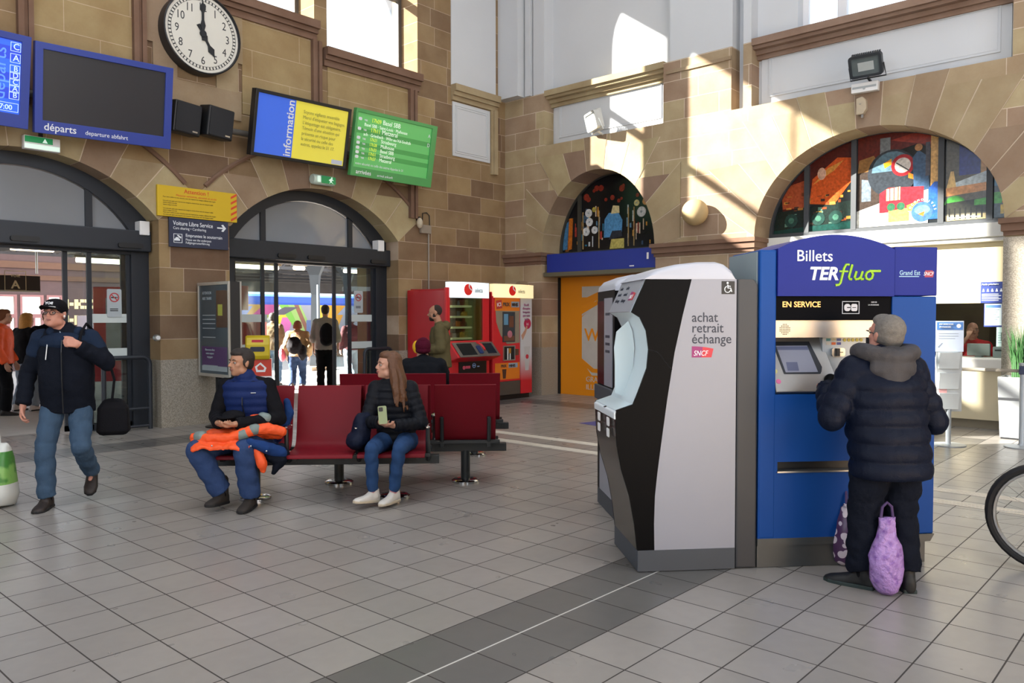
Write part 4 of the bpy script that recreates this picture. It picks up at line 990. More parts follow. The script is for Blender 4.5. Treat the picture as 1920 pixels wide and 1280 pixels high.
m = MB(); m.plate(rect(x0+.27, 1.12, x0+.62, 1.7), VM, .004, .012); m.build('drinks_window', mat('drinks_glass', '#33383e', .15), k)
m = MB(); m.plate(rect(x0+.3, 1.45, x0+.42, 1.66), VM, .012, .014); m.mi = 1; m.plate(disc(x0+.47, 1.27, .07, 16), VM, .012, .014); m.mi = 2; m.plate(rect(x0+.3, 1.14, x0+.6, 1.24), VM, .012, .0135); m.plate(rect(x0+.45, 1.4, x0+.58, 1.62), VM, .012, .0135); m.build('drinks_picture', [mat('pic_cyan', '#5f8fae', .4), mat('pic_pink', '#b5707e', .4), mat('pic_brown', '#6b4433', .4)], k)
m = MB(); m.plate(rect(x0+.28, .76, x0+.62, 1.05), VM, .0, .02, [rect(x0+.3, .78, x0+.6, 1.03)]); m.build('cup_bay_frame', STEEL, k)
m = MB(); m.plate(rect(x0+.3, .78, x0+.6, 1.03), VM, 0, .006); m.mi = 1; m.plate(rect(x0+.4, .78, x0+.425, 1.0), VM, .006, .014); m.plate(rect(x0+.47, .78, x0+.49, .9), VM, .006, .014); m.mi = 2; m.plate(rect(x0+.44, .9, x0+.5, 1.0), VM, .006, .016); m.build('cup_bay', [DARK, WHITEP, mat('spout_amber', '#a8742a', .4)], k)
m = MB(); m.plate(rect(x0+.64, .86, x0+.72, .98), VM, .0, .02); m.build('coin_panel', mat('coin_bronze', '#6a5140', .4, .5), k)
m = MB(); m.lathe([(.001, 0), (.04, 0), (.062, .18), (.058, .18), (.001, .17)], VM @ Matrix.Translation((x0+.32, .42, .004)) @ Matrix.Rotation(-PI/2, 4, 'X') @ Matrix.Diagonal((1, .1, 1, 1)), 16); m.build('cup_picture', mat('cup_brown', '#4a2c22', .5), k)
t = NT('strip_grey_to_red'); sp = t.node('ShaderNodeSeparateXYZ'); t.l.new(t.obj(), sp.inputs[0]); t.l.new(t.mix(t.remap(sp.outputs[2], .35, .85, 0, 1), lin('#c2202c'), lin('#c4c4c6')), t.b.inputs['Base Color']); t.b.inputs['Roughness'].default_value = .4
m = MB(); m.plate(rect(x0+.79, .1, x1-.06, 1.97), VM, -.04, .012); m.build('advert_strip', t.m, k)
m = MB(); m.plate(disc(x0+.985, 1.47, .105, 24), VM, .012, .016); m.build('round_badge', mat('badge_crimson', '#b01c48', .45), k)
m = MB(); m.plate([(x0+.8, 1.24), (x0+.9, 1.34), (x0+.95, 1.43), (x0+.99, 1.41), (x0+.93, 1.28), (x0+.84, 1.15)], VM, .012, .018); m.build('hand_picture', mat('printed_skin', '#b98a72', .5), k)
m = MB()
for i, q in enumerate(('Un café', 'd\'exception', 'à emporter', 'pour votre', 'trajet')): m.text(q, VM, .062, x0+.95, 1.82-.07*i, 'CENTER', d=.026, squeeze=.75)
m.build('strip_lettering', mat('strip_mauve', '#a06a86', .5), k)
m = MB(); m.plate([(x0+.89, .98), (x0+1.05, .98), (x0+1.02, .55), (x0+.92, .55)], VM, .012, .014); m.plate(rect(x0+.88, .98, x0+1.06, 1.02), VM, .012, .016); m.mi = 1; m.plate(disc(x0+.975, .82, .045, 16), VM, .014, .016); m.build('cup_advert', [mat('cup_paper', '#b9b9b9', .5), REDLOGO], k)

# ------------------------------------------------------------------ poster totem and yellow validator
X0 = 5.6; k = thing('poster_stand', 'slim two-sided poster stand with white frame beside the stone pier', 'poster stand', (X0+.08, 10.9, 0))
TM = Matrix(((0, 0, -1, X0), (-1, 0, 0, 0), (0, 1, 0, 0), (0, 0, 0, 1)))
a, b = -11.33, -10.42
m = MB(); m.plate(rect(a, .74, b, 2.1), TM, -.17, -.01); m.build('case', mat('case_dark', '#2a2a2c', .4), k)
for w0, w1 in ((-.015, .012), (-.19, -.165)):
    m = MB(); m.plate(rect(a-.005, .735, b+.005, 2.105), TM, w0, w1, [rect(a+.03, .78, b-.03, 2.06)]); m.build('poster_frame', mat('frame_silver', '#b9b5ad', .35, .5), k, bevel=.004)
m = MB(); m.plate(rect(a+.03, .78, b-.03, 2.06), TM, -.012, -.004); m.build('poster', mat('poster_slate', '#3d4c56', .25, var=.25, scale=2), k)
m = MB(); m.plate(rect(a+.09, .87, b-.08, 1.17), TM, -.004, -.002); m.build('poster_purple', mat('poster_purple', '#4a2f63', .3), k)
m = MB(); m.plate(rect(a+.09, .82, b-.08, .89), TM, -.004, -.0015); m.plate(rect(a+.13, .885, b-.35, .9), TM, -.002, -.001)
for i, q in enumerate(('ATTENTION', 'AUX TRAINS')): m.text(q, TM, .06, a+.13, 1.93-.08*i, d=.004, squeeze=.8)
for i, q in enumerate(('Bienvenue dans', 'votre espace', 'voyageur')): m.text(q, TM, .045, a+.34, 1.11-.052*i, 'CENTER', d=.006)
for z in (1.62, 1.56, 1.5, 1.43, 1.3): m.plate(rect(a+.12, z, a+.5, z+.012), TM, -.004, -.003)
m.build('poster_lettering', mat('poster_pale', '#9aa6ac', .4), k)
m = MB(); m.plate(rect(b-.38, 1.45, b-.06, 1.98), TM, -.004, -.0025); m.mi = 1; m.plate(rect(b-.33, 1.62, b-.2, 1.78), TM, -.0025, -.0015); m.build('poster_picture', [mat('poster_umber', '#4f3a2c', .3, var=.4, scale=12), mat('poster_lime', '#a8b04a', .3)], k)
m = MB(); m.cyl((X0+.09, 10.9, .02), (X0+.09, 10.9, .74), .05); m.lathe([(.001, 0), (.2, 0), (.2, .015), (.06, .03), (.001, .03)], Matrix.Translation((X0+.09, 10.9, 0)), 24); m.build('pole', mat('pole_black', '#202022', .4, .4), k, smooth=True)
vx, vy = 6.1, 10.53; k = thing('ticket_validator', 'yellow ticket validator post with red instruction sign', 'ticket validator', (vx, vy, 0))
QM = frame((vx, vy, 0), (.85, -.53, 0), (0, 0, 1))
m = MB(); m.plate(rrect(-.13, 0, .13, .62, .02), QM, -.1, .08); m.build('post', mat('validator_yellow', '#c9b01c', .4), k, bevel=.01)
m = MB(); m.rings([[QM @ V((x, z, w)) for x, w in ((-.17, -.14), (.17, -.14), (.17, .1+q), (-.17, .1+q))] for z, q in ((.98, .03), (1.04, .06), (1.2, .06), (1.3, .0), (1.33, -.05))]); m.build('head', mat('validator_yellow', '#c9b01c', .4), k, bevel=.02)
m = MB(); m.plate(rrect(-.1, 1.1, .1, 1.17, .02), QM, .15, .166); m.build('ticket_slot', mat('slot_navy', '#23283a', .4), k)
m = MB(); m.plate(rrect(-.08, 1.22, .08, 1.27, .01), QM, .1, .14); m.build('red_label', REDLOGO, k)
m = MB(); m.plate(rect(-.1, .6, .2, 1.0), QM, .082, .1); m.mi = 1; m.plate(rect(-.09, .74, .19, .99), QM, .1, .102); m.mi = 0; m.plate([(-.02, .8), (.1, .8), (.12, .86), (.04, .94), (-.04, .88)], QM, .102, .104, [[(.0, .83), (.08, .83), (.09, .86), (.03, .91), (-.01, .87)]]); m.build('instruction_sign', [WHITEP, mat('sign_vermilion', '#c33a26', .45)], k)
# ------------------------------------------------------------------ left arch of the ticket wall: printed glazing, roller box, orange panel
GM = RW @ Matrix.Translation((0, 0, -.6))          # plane of the recessed glazing; u = -y
def clip_poly(poly, clip):
    """Sutherland-Hodgman: keep a print inside the convex outline of its pane."""
    out = poly
    n = len(clip)
    for i in range(n):
        a, b = clip[i], clip[(i+1) % n]; inp, out = out, []
        side = lambda p: (b[0]-a[0])*(p[1]-a[1])-(b[1]-a[1])*(p[0]-a[0])
        for j in range(len(inp)):
            p, q = inp[j-1], inp[j]; sp_, sq = side(p), side(q)
            if (sp_ >= 0) != (sq >= 0):
                t = sp_/(sp_-sq); out.append(lerp(p, q, t))
            if sq >= 0: out.append(q)
        if len(out) < 3: return []
    return out
def ccw(p): return p if sum(p[i-1][0]*p[i][1]-p[i][0]*p[i-1][1] for i in range(len(p))) > 0 else p[::-1]
class Print:
    """A printed film: flat coloured areas, all within one glazing outline."""
    def __init__(s, clip): s.m = MB(); s.mats = []; s.idx = {}; s.clip = ccw(clip); s.z = 0
    def a(s, col, poly):
        if col not in s.idx:
            s.idx[col] = len(s.mats); s.mats.append(mat('film_'+col[1:], col, .22, var=.7, scale=24))
        p = clip_poly(ccw(list(poly)), s.clip)
        if len(p) < 3: return
        s.m.mi = s.idx[col]; s.z += .00012
        s.m.plate(p, GM, .002, .004+s.z)
    def build(s, name, k): return s.m.build(name, s.mats, k)
def u_(y): return -y
cy, hw, sp_, ri = AL
lo_out = mirror(ell_arch(cy, hw+.02, sp_-.0, ri+.02, sp_))
k = struct(thing('window_5', '', 'w')); del k['label'], k['category']
m = MB(); m.plate(lo_out, GM, -.05, .05, [mirror(ell_arch(cy, hw-.07, sp_+.06, ri-.09, sp_+.06))]); m.plate(rect(u_(cy+.82)-.04, sp_, u_(cy+.82)+.04, sp_+1.2), GM, -.04, .04); m.build('window_frame', mat('frame_olive', '#3b3a34', .5), k)
m = MB(); m.plate(mirror(ell_arch(cy, hw-.05, sp_+.05, ri-.08, sp_+.05)), GM, -.01, .0); m.build('pane', mat('film_night', '#15161a', .15, var=.3), k)
P = Print(mirror(ell_arch(cy, hw-.08, sp_+.07, ri-.1, sp_+.07)))
rr = random.Random(5)
for i in range(16): P.a('#8c2e22', disc(u_(cy)+rr.uniform(-.7, .75), sp_+rr.uniform(1.0, 1.32), rr.uniform(.03, .075), 10))
for i in range(60):
    x, z = u_(cy)+rr.uniform(-.95, 1.0), sp_+rr.uniform(.1, .75)
    if abs(x-u_(cy)-.0) < .2: continue
    P.a(rr.choice(('#5a7f96', '#b5b8b8', '#a33a30', '#c28a3a', '#34506a', '#c9b29a', '#2f6a86')), rect(x, z, x+rr.uniform(.015, .05), z+rr.uniform(.03, .22)))
for x, z, r_, c_ in ((-.6, .82, .085, '#c9cfd0'), (-.58, .64, .085, '#d6dadc'), (-.66, .45, .085, '#c9cfd0'), (-.45, .47, .075, '#c9cfd0'), (.55, .92, .06, '#cbbf84'), (.75, .93, .07, '#b98a55'), (.66, .74, .1, '#d3dade'), (-.46, .88, .05, '#a89a3c')):
    P.a(c_, disc(u_(cy)+x, sp_+z, r_, 16)); P.a('#8d9498', disc(u_(cy)+x, sp_+z, r_*.25, 8))
q = lambda pts: [(u_(cy)+x, sp_+z) for x, z in pts]
P.a('#4f88b5', q([(-.22, .3), (.2, .3), (.22, .62), (.12, .78), (-.1, .78), (-.2, .66)])); P.a('#c7b98c', q([(-.05, .76), (.15, .76), (.14, .9), (.0, .92)])); P.a('#2a2f38', q([(-.1, .25), (.22, .3), (.2, .42), (-.02, .42)])); P.a('#b8ab5c', q([(-.08, .06), (.26, .06), (.26, .26), (-.04, .26)]))
P.a('#7a4a22', q([(-1.2, .0), (-1.12, .0), (-1.02, .75), (-1.1, .75)])); P.a('#b8641c', q([(-1.12, .1), (-1.03, .12), (-1.0, .75), (-1.09, .75)])); P.a('#3d6f94', q([(-1.3, .1), (-1.14, .12), (-1.1, .7), (-1.25, .6)]))
for x in (-.75, -.35, .35, .48): P.a('#a5895a', q([(x, .1), (x+.02, .1), (x+.02, .85), (x, .85)]))
P.build('printed_film', k)
BM = RW @ Matrix.Translation((0, 0, -.2))
k = thing('roller_shutter_box', 'blue roller shutter box over the orange doorway', 'shutter box', (12.7, 9.0, 2.68))
m = MB(); m.plate(rect(u_(10.375), 2.5, u_(7.725), 2.87), RW, -.5, -.28); m.plate(rect(u_(10.3), 2.5, u_(7.73), 2.87), RW, -.28, -.05); m.build('box', mat('shutter_blue', '#1d318c', .4, var=.04), k, bevel=.006)
m = MB(); m.plate(rect(u_(10.36), 2.42, u_(7.73), 2.5), RW, -.46, -.02); m.build('bottom_rail', mat('rail_olive', '#6d6a5a', .5, .4), k)
m = MB(); m.plate(rect(u_(7.9)-.02, 2.66, u_(7.9)+.02, 2.78), RW, -.05, -.04); m.plate(rect(u_(8.25)-.05, 2.54, u_(8.25)+.05, 2.56), RW, -.05, -.045); m.build('label', WHITEP, k)
k = thing('advert_panel', 'large orange free wifi poster panel filling the closed doorway', 'poster panel', (12.95, 9.0, 1.2))
PM = RW @ Matrix.Translation((0, 0, -.55))
m = MB(); m.plate(rect(u_(10.36), .001, u_(7.73), 2.42), PM, -.03, 0); m.build('panel', mat('advert_amber', '#d9860f', .45, var=.05, scale=1), k)
m = MB(); m.plate(rect(u_(10.388), 0, u_(10.33), 2.42), PM, -.02, .03); m.build('dark_edge', DARK, k)
WG = mat('advert_grey', '#b9b4ac', .5); m = MB()
ax = 9.78
m.plate([(u_(ax), .72), (u_(ax)+.25, .42), (u_(ax)+1.2, .42), (u_(ax)+1.2, 1.98), (u_(ax)+.4, 1.9), (u_(ax), 1.6)], PM, 0, .004)
m.plate(rect(u_(ax), 2.0, u_(ax)+1.2, 2.22), PM, 0, .004)
m.plate([(u_(ax), 1.7), (u_(ax)+.35, 1.93), (u_(ax)+1.2, 2.02), (u_(ax)+1.2, 1.95), (u_(ax)+.4, 1.87), (u_(ax), 1.62)], PM, .004, .006)
m.build('grey_shape', WG, k)
AMB = mat('advert_amber', '#d9860f'); m = MB(); m.plate([(u_(ax), 1.95), (u_(ax)+.4, 2.1), (u_(ax)+1.2, 2.14), (u_(ax)+1.2, 2.04), (u_(ax)+.4, 2.0), (u_(ax), 1.83)], PM, .004, .008); m.plate([(u_(ax), 1.76), (u_(ax)+.4, 1.94), (u_(ax)+1.2, 1.99), (u_(ax)+1.2, 1.9), (u_(ax)+.4, 1.85), (u_(ax), 1.66)], PM, .004, .008)
m.plate([(u_(ax), .66), (u_(ax)+.25, .48), (u_(ax)+1.2, .44), (u_(ax)+1.2, .52), (u_(ax)+.3, .56), (u_(ax), .76)], PM, .004, .008)
m.text('WIFI', PM, .36, u_(ax)+.07, 1.12, d=.012, bold=.01); m.build('amber_bands', AMB, k)
m = MB(); m.text('GRATUIT', PM, .15, u_(ax)+.1, .29, d=.006); m.text('ILLIMITÉ', PM, .15, u_(ax)+.1, .13, d=.006); m.build('lettering', WG, k)

# ------------------------------------------------------------------ right arch: printed glazing over the ticket counter
cy, hw, sp_, ri = AR
k = struct(thing('window_6', '', 'w')); del k['label'], k['category']
m = MB(); m.plate(mirror(ell_arch(cy, hw+.02, sp_, ri+.02, sp_)), GM, -.05, .05, [mirror(ell_arch(cy, hw-.07, sp_+.07, ri-.09, sp_+.07))])
BARS = (5.18, 4.43, 3.18, 2.55)
FR6 = mat('frame_graphite', '#43464a', .45, .2)
for y in BARS: m.plate(rect(u_(y)-.04, sp_+.05, u_(y)+.04, sp_+ri*max(0, 1-((y-cy)/hw)**2)**.5-.02), GM, -.05, .055)
m.build('window_frame', FR6, k)
m = MB(); m.plate(mirror(ell_arch(cy, hw-.05, sp_+.05, ri-.08, sp_+.05)), GM, -.01, .0); m.build('pane', mat('film_deep', '#1e2224', .15, var=.3), k)
P = Print(mirror(ell_arch(cy, hw-.08, sp_+.08, ri-.1, sp_+.08)))
Y = lambda pts: [(u_(y), z) for y, z in pts]
P.a('#4a1512', Y([(5.6, 2.9), (5.6, 4.4), (4.45, 4.5), (4.45, 3.9), (5.3, 3.6)]))
P.a('#14231f', Y([(5.8, 2.9), (5.8, 3.35), (4.45, 3.45), (4.45, 2.9)])); P.a('#0e3a34', Y([(5.75, 2.95), (5.75, 3.05), (4.45, 3.12), (4.45, 2.98)]))
P.a('#a34a2a', Y([(5.6, 3.4), (5.62, 3.75), (5.2, 3.85), (5.2, 3.4)])); P.a('#c5521d', Y([(5.15, 3.45), (5.1, 3.85), (4.7, 4.15), (4.48, 4.12), (4.48, 3.75), (4.75, 3.4)])); P.a('#d88a3c', Y([(5.1, 3.75), (4.85, 4.0), (4.6, 4.1), (4.75, 3.95)])); P.a('#c9a08a', [(u_(4.95)+.07*math.cos(t), 3.92+.1*math.sin(t)) for t in [i*.5 for i in range(13)]])
rr = random.Random(8)
for i in range(40): y, z = rr.uniform(4.5, 5.6), rr.uniform(3.1, 3.6); P.a(rr.choice(('#7d3c1e', '#b87a35', '#3a2a22', '#5b7d6c', '#c98a3a')), rect(u_(y), z, u_(y)+rr.uniform(.03, .1), z+rr.uniform(.01, .06)))
for y in (5.45, 5.0, 4.72): P.a('#1c3a34', disc(u_(y), 3.2, .11, 16)); P.a('#3f6b5a', disc(u_(y), 3.2, .05, 10))
P.a('#5a1a12', Y([(4.38, 4.0), (4.38, 4.5), (3.22, 4.5), (3.22, 4.05), (3.5, 4.2)])); P.a('#8c2a18', Y([(3.9, 4.3), (3.3, 4.42), (3.3, 4.15)]))
P.a('#3a302a', Y([(4.38, 3.25), (4.38, 4.0), (4.1, 4.0), (3.98, 3.8), (3.98, 3.25)])); P.a('#8a6234', Y([(4.38, 3.85), (4.36, 4.05), (4.14, 4.1), (4.02, 3.88)])); P.a('#6a7580', Y([(4.32, 3.4), (4.32, 3.75), (4.18, 3.72), (4.18, 3.4)]))
P.a('#707679', Y([(4.05, 4.05), (4.05, 4.35), (3.9, 4.35), (3.9, 4.05)])); P.a('#2b3138', disc(u_(3.87), 3.8, .36, 28)); P.a('#54707f', [(u_(3.87)+.3*math.cos(t), 3.83+.3*math.sin(t)) for t in [PI*i/14 for i in range(15)]])
P.a('#c8891e', Y([(4.0, 3.96), (3.88, 4.02), (3.88, 3.93), (3.98, 3.88)])); P.a('#9c1f26', disc(u_(3.72), 3.9, .165, 26)); P.a('#cfc4bd', disc(u_(3.72), 3.9, .115, 24)); P.a('#444444', Y([(3.82, 3.94), (3.63, 3.8), (3.62, 3.815), (3.81, 3.955)])); P.a('#c8761e', Y([(3.64, 3.78), (3.52, 3.72), (3.54, 3.66), (3.64, 3.7)]))
P.a('#35506e', Y([(3.56, 3.5), (3.58, 4.0), (3.5, 4.1), (3.38, 4.0), (3.34, 3.5)])); P.a('#a67648', disc(u_(3.5), 4.14, .055, 14)); P.a('#44424a', Y([(3.4, 3.7), (3.4, 4.2), (3.34, 4.2), (3.34, 3.7)])); P.a('#c89c5a', Y([(3.33, 3.3), (3.33, 4.3), (3.22, 4.3), (3.22, 3.3)])); P.a('#2655a8', Y([(3.36, 3.05), (3.36, 3.5), (3.28, 3.6), (3.22, 3.6), (3.22, 3.05)]))
P.a('#d8d3c2', Y([(4.4, 2.95), (4.4, 3.25), (3.9, 3.4), (3.36, 3.5), (3.36, 2.95)])); P.a('#b02530', Y([(4.05, 3.2), (4.05, 3.5), (3.92, 3.58), (3.42, 3.55), (3.42, 3.2)])); P.a('#e0c98a', Y([(3.95, 3.38), (3.95, 3.56), (3.75, 3.58), (3.75, 3.38)]))
for i in range(3): P.a('#b02530', rect(u_(3.905-.06*i), 3.37, u_(3.905-.06*i)+.012, 3.58))
P.a('#b5ad50', Y([(3.92, 3.05), (3.92, 3.22), (3.62, 3.25), (3.62, 3.05)])); P.a('#2c5a40', disc(u_(3.88), 3.28, .06, 14)); P.a('#2c5a40', disc(u_(3.74), 3.28, .06, 14)); P.a('#c8b03a', Y([(3.66, 3.28), (3.5, 3.34), (3.5, 3.22), (3.62, 3.18)]))
P.a('#3c5f9a', disc(u_(3.44), 3.17, .15, 24)); P.a('#5f9ac2', [(u_(3.44)+.11*math.cos(t), 3.2+.07*math.sin(t)) for t in [i*.5 for i in range(13)]]); P.a('#b5642a', Y([(3.5, 3.14), (3.4, 3.18), (3.42, 3.1)]))
P.a('#57544a', Y([(3.12, 3.0), (3.12, 4.4), (2.6, 4.3), (2.6, 3.0)])); P.a('#2a3680', Y([(2.95, 3.65), (2.95, 4.35), (2.68, 4.3), (2.68, 3.65)])); P.a('#b98a4e', Y([(2.67, 3.6), (2.67, 4.3), (2.6, 4.3), (2.6, 3.6)])); P.a('#b9c6cf', Y([(3.0, 3.55), (2.6, 3.68), (2.6, 3.5), (3.0, 3.45)]))
P.a('#c9a86a', Y([(3.12, 3.45), (3.06, 3.72), (3.02, 3.72), (2.98, 3.45)])); P.a('#c58a52', Y([(3.12, 3.36), (3.12, 3.48), (2.6, 3.52), (2.6, 3.4)])); P.a('#3f8a34', [(u_(3.0)+.14*math.cos(t), 3.24+.12*math.sin(t)) for t in [PI*i/10 for i in range(11)]]); P.a('#2a2a22', Y([(3.12, 3.1), (3.12, 3.26), (2.6, 3.3), (2.6, 3.1)])); P.a('#469a3c', Y([(2.75, 3.2), (2.75, 3.28), (2.6, 3.3), (2.6, 3.2)])); P.a('#b3a277', Y([(3.12, 3.0), (3.12, 3.08), (2.6, 3.08), (2.6, 3.0)]))
for i in range(7): P.a('#1c1c1a', rect(u_(3.08-.07*i), 3.02, u_(3.08-.07*i)+.02, 3.18))
P.a('#42535c', Y([(2.5, 3.0), (2.5, 4.2), (2.2, 4.0), (2.2, 3.0)])); P.a('#a7c3d6', Y([(2.5, 3.6), (2.5, 3.7), (2.25, 3.85), (2.25, 3.5)])); P.a('#3f78a0', Y([(2.5, 3.55), (2.5, 4.1), (2.45, 4.1), (2.45, 3.55)])); P.a('#4a86ad', Y([(2.5, 3.45), (2.5, 3.58), (2.36, 3.58), (2.36, 3.45)])); P.a('#48a83e', Y([(2.5, 3.2), (2.5, 3.36), (2.4, 3.36), (2.4, 3.2)])); P.a('#b3242c', Y([(2.4, 3.2), (2.4, 3.34), (2.37, 3.34), (2.37, 3.2)])); P.a('#20252a', Y([(2.36, 3.05), (2.36, 3.45), (2.28, 3.4), (2.26, 3.05)])); P.a('#c9a83a', rect(u_(2.42), 3.05, u_(2.42)+.04, 3.18))
P.build('printed_film', k)
m = MB(); T = GM @ Matrix.Translation((0, 0, .014))
for i, ch in enumerate('LOCOMOTIVES'):
    a_ = PI-PI*(i+.5)/11; m.text(ch, T @ Matrix.Translation((u_(3.44)+.165*math.cos(a_), 3.17+.165*math.sin(a_), 0)) @ Matrix.Rotation(a_-PI/2, 4, 'Z'), .045, 0, 0, 'CENTER', bold=.01)
m.text('Cité du train SNCF Mulhouse', T, .04, u_(3.1), 3.03, squeeze=.9); m.build('film_lettering', TXT, k)
# sill, cream blind, glass screen
m = MB(); m.plate(rect(u_(5.84), 2.72, u_(2.24), 2.92), RW, -.62, -.42); m.plate(rect(u_(5.84), 2.66, u_(2.24), 2.72), RW, -.62, -.46); struct(m.build('trim_18', mat('sill_white', '#dadad4', .5, var=.03), bevel=.01))
m = MB(); m.plate(rect(u_(5.83), 1.79, u_(2.25), 2.72), RW, -.66, -.58); k = tag(m.build('counter_blind', mat('blind_cream', '#d8cba6', .7, var=.03)), 'long cream panel blind above the ticket counter window', 'blind')
m = MB(); m.plate(rect(u_(5.83), 1.0, u_(2.25), 1.79), RW, -.63, -.622); k = tag(m.build('counter_window', glass('counter_glass', (.9, .95, .93), .03)), 'wide glass screen of the ticket counter below the cream blind', 'window')
CREAM = mat('counter_cream', '#d5c9aa', .5, var=.03)
k = thing('ticket_counter', 'cream ticket counter with white top beneath the glass screen', 'counter', (12.85, 4, 0))
m = MB(); m.plate(rect(u_(5.8), .13, u_(2.28), .86), RW, -.62, -.38); m.build('front', CREAM, k)
m = MB(); m.plate(rect(u_(5.8), .0, u_(2.28), .13), RW, -.62, -.45); m.build('plinth', mat('plinth_taupe', '#8f8674', .6), k)
m = MB(); m.box((XR+.3, 2.28, .86), (XR+1.1, 5.8, 1.0)); m.build('top', mat('counter_white', '#dedcd6', .4, var=.02), k, bevel=.015)
for y in (3.4, 4.6):
    m = MB(); m.plate(rect(u_(y)-.004, .13, u_(y)+.004, .86), RW, -.385, -.378); m.build('panel_joint', mat('joint_brown', '#7a6c55', .7), k)
# clerk's equipment and notices
k = thing('terminal_screen', 'grey back of a counter screen in front of the clerk', 'screen', (13.25, 2.62, 1.0)); m = MB(); m.box((13.2, 2.56, 1.02), (13.25, 2.86, 1.2)); m.box((13.2, 2.66, 1.0), (13.3, 2.76, 1.02)); m.build('screen_shell', mat('shell_grey', '#8d8f90', .5), k, bevel=.01)
k = thing('receipt_printer', 'small grey printer on the counter right of the clerk', 'printer', (13.25, 2.4, 1.0)); m = MB(); m.box((13.15, 2.34, 1.0), (13.35, 2.52, 1.16)); m.build('printer_body', mat('printer_grey', '#77797c', .5), k, bevel=.015); m = MB(); m.box((13.142, 2.37, 1.1), (13.15, 2.49, 1.12)); m.build('paper_slot', DARK, k)
NM = RW @ Matrix.Translation((0, 0, -.578))
k = thing('priority_sign', 'blue priority access sign on the counter glass', 'sign', (13.0, 2.48, 1.93))
m = MB(); m.plate(rect(u_(2.645), 1.79, u_(2.355), 2.09), NM, 0, .012); m.build('board', mat('sign_blue', '#24377e', .45), k)
m = MB(); m.text('Accès prioritaire', NM, .036, u_(2.63), 2.045, d=.026, bold=.01, squeeze=.85)
for i in range(5): m.plate(disc(u_(2.61)+.055*i, 1.985, .008, 8), NM, .012, .014); m.plate([(u_(2.625)+.055*i, 1.95), (u_(2.595)+.055*i, 1.95), (u_(2.6)+.055*i, 1.975), (u_(2.62)+.055*i, 1.975)], NM, .012, .014)
for i in range(5): m.plate(rect(u_(2.63), 1.91-.022*i, u_(2.42-.03*(i % 2)), 1.919-.022*i), NM, .012, .014)
m.build('lettering', TXT, k)
def notice(y0, z0, y1, z1, label, border, head, fill='#cfdde0'):
    k = thing('notice', label, 'notice', (13.0, (y0+y1)/2, z0), 'paper notices round the counter window')
    if border: m = MB(); m.plate(rect(u_(y0), z0-.02, u_(y1)+.03, z1), NM, 0, .006); m.build('holder', mat('sign_blue', '#24377e', .45), k)
    m = MB(); m.plate(rect(u_(y0)+.01, z0, u_(y1), z1-.005), NM, .006, .009); m.build('paper', mat('paper_'+fill[1:], fill, .7), k)
    if head: m = MB(); m.plate(rect(u_(y0)+.02, z1-.06, u_(y1)-.01, z1-.02), NM, .009, .011); m.build('heading', mat('heading_blue', '#4a74b8', .6), k)
    m = MB()
    for i in range(5): m.plate(rect(u_(y0)+.03, z1-.09-.035*i, u_(y1)-.03-.02*(i % 3), z1-.082-.035*i), NM, .009, .0105)
    m.build('lettering', mat('notice_ink', '#7f98a8', .7), k)
notice(2.60, 1.47, 2.38, 1.78, 'white notice with blue heading under the priority sign', True, True)
notice(2.355, 1.55, 2.24, 1.78, 'small pale green notice next to the stone pillar, upper', False, False, '#b9cfc0')
notice(2.45, 1.17, 2.25, 1.45, 'pale green notice picturing a phone, beside the plant', False, False, '#bcd8d2')
m = MB(); m.plate(rrect(u_(2.385), 1.25, u_(2.335), 1.37, .008), NM, .009, .0125); m.build('phone_picture', mat('phone_green', '#4f6f60', .5), bpy.data.objects['notice.002'])

# ------------------------------------------------------------------ floor-standing things in front of the counter
FV = V((math.cos(YAW), math.sin(YAW), 0)); RV = V((math.sin(YAW), -math.cos(YAW), 0))
bx, by = 10.89, 2.55; DM = frame((bx, by, 0), (.55, -.83, 0), (0, 0, 1))
k = thing('brochure_stand', 'grey brochure stand with blue-headed notice beside the blue machine', 'stand', (bx, by, 0))
m = MB(); m.lathe([(.001, 0), (.2, 0), (.2, .012), (.05, .02), (.001, .02)], Matrix.Translation((bx, by, 0)), 28); m.cyl((bx, by, .02), (bx, by, .5), .03); m.build('post', mat('stand_grey', '#9aa2a8', .45, .3), k, smooth=True)
m = MB(); m.plate(rect(-.15, .42, .15, 1.16), DM, -.02, 0); m.build('back_panel', mat('stand_panel', '#b3b8ba', .5), k, bevel=.004)
m = MB(); m.plate(rect(-.16, 1.16, .16, 1.54), DM, -.015, .005); m.build('notice_board', mat('stand_notice', '#c4d0e2', .6, var=.03), k)
m = MB(); m.plate(rect(-.15, 1.43, .15, 1.525), DM, .005, .008); m.build('notice_heading', mat('heading_sky', '#4a7fc4', .5), k)
m = MB(); m.text('INFORMATION', DM, .026, -.125, 1.49, d=.018, squeeze=.9); m.text('VOYAGEURS', DM, .026, -.125, 1.455, d=.018, squeeze=.9); m.plate(disc(.1, 1.478, .026, 16), DM, .008, .01); m.build('heading_lettering', TXT, k)
m = MB()
for z in (1.38, 1.35, 1.32): m.plate(rect(-.13, z, .1-.04*(z < 1.33), z+.006), DM, .005, .0065)
m.plate([(-.14, 1.22), (-.09, 1.27), (-.085, 1.265), (-.13, 1.21)], DM, .005, .007); m.build('notice_text', mat('notice_grey', '#8b95a5', .6), k)
for i, z in enumerate((.45, .7, .95)):
    m = MB(); m.rings([[DM @ V((x, z+q, w)) for x, w in ((-.13, 0), (.1, 0), (.1, d_), (-.13, d_))] for q, d_ in ((0, .03), (.2, .07))]); pk = m.build('pocket', mat('pocket_white', '#c9d0d2', .35), k)
    if i == 1: m = MB(); m.plate(rect(-.12, .6, -.03, .84), DM, .008, .02); m.build('brochure', mat('brochure_pink', '#b98a8a', .6), pk)
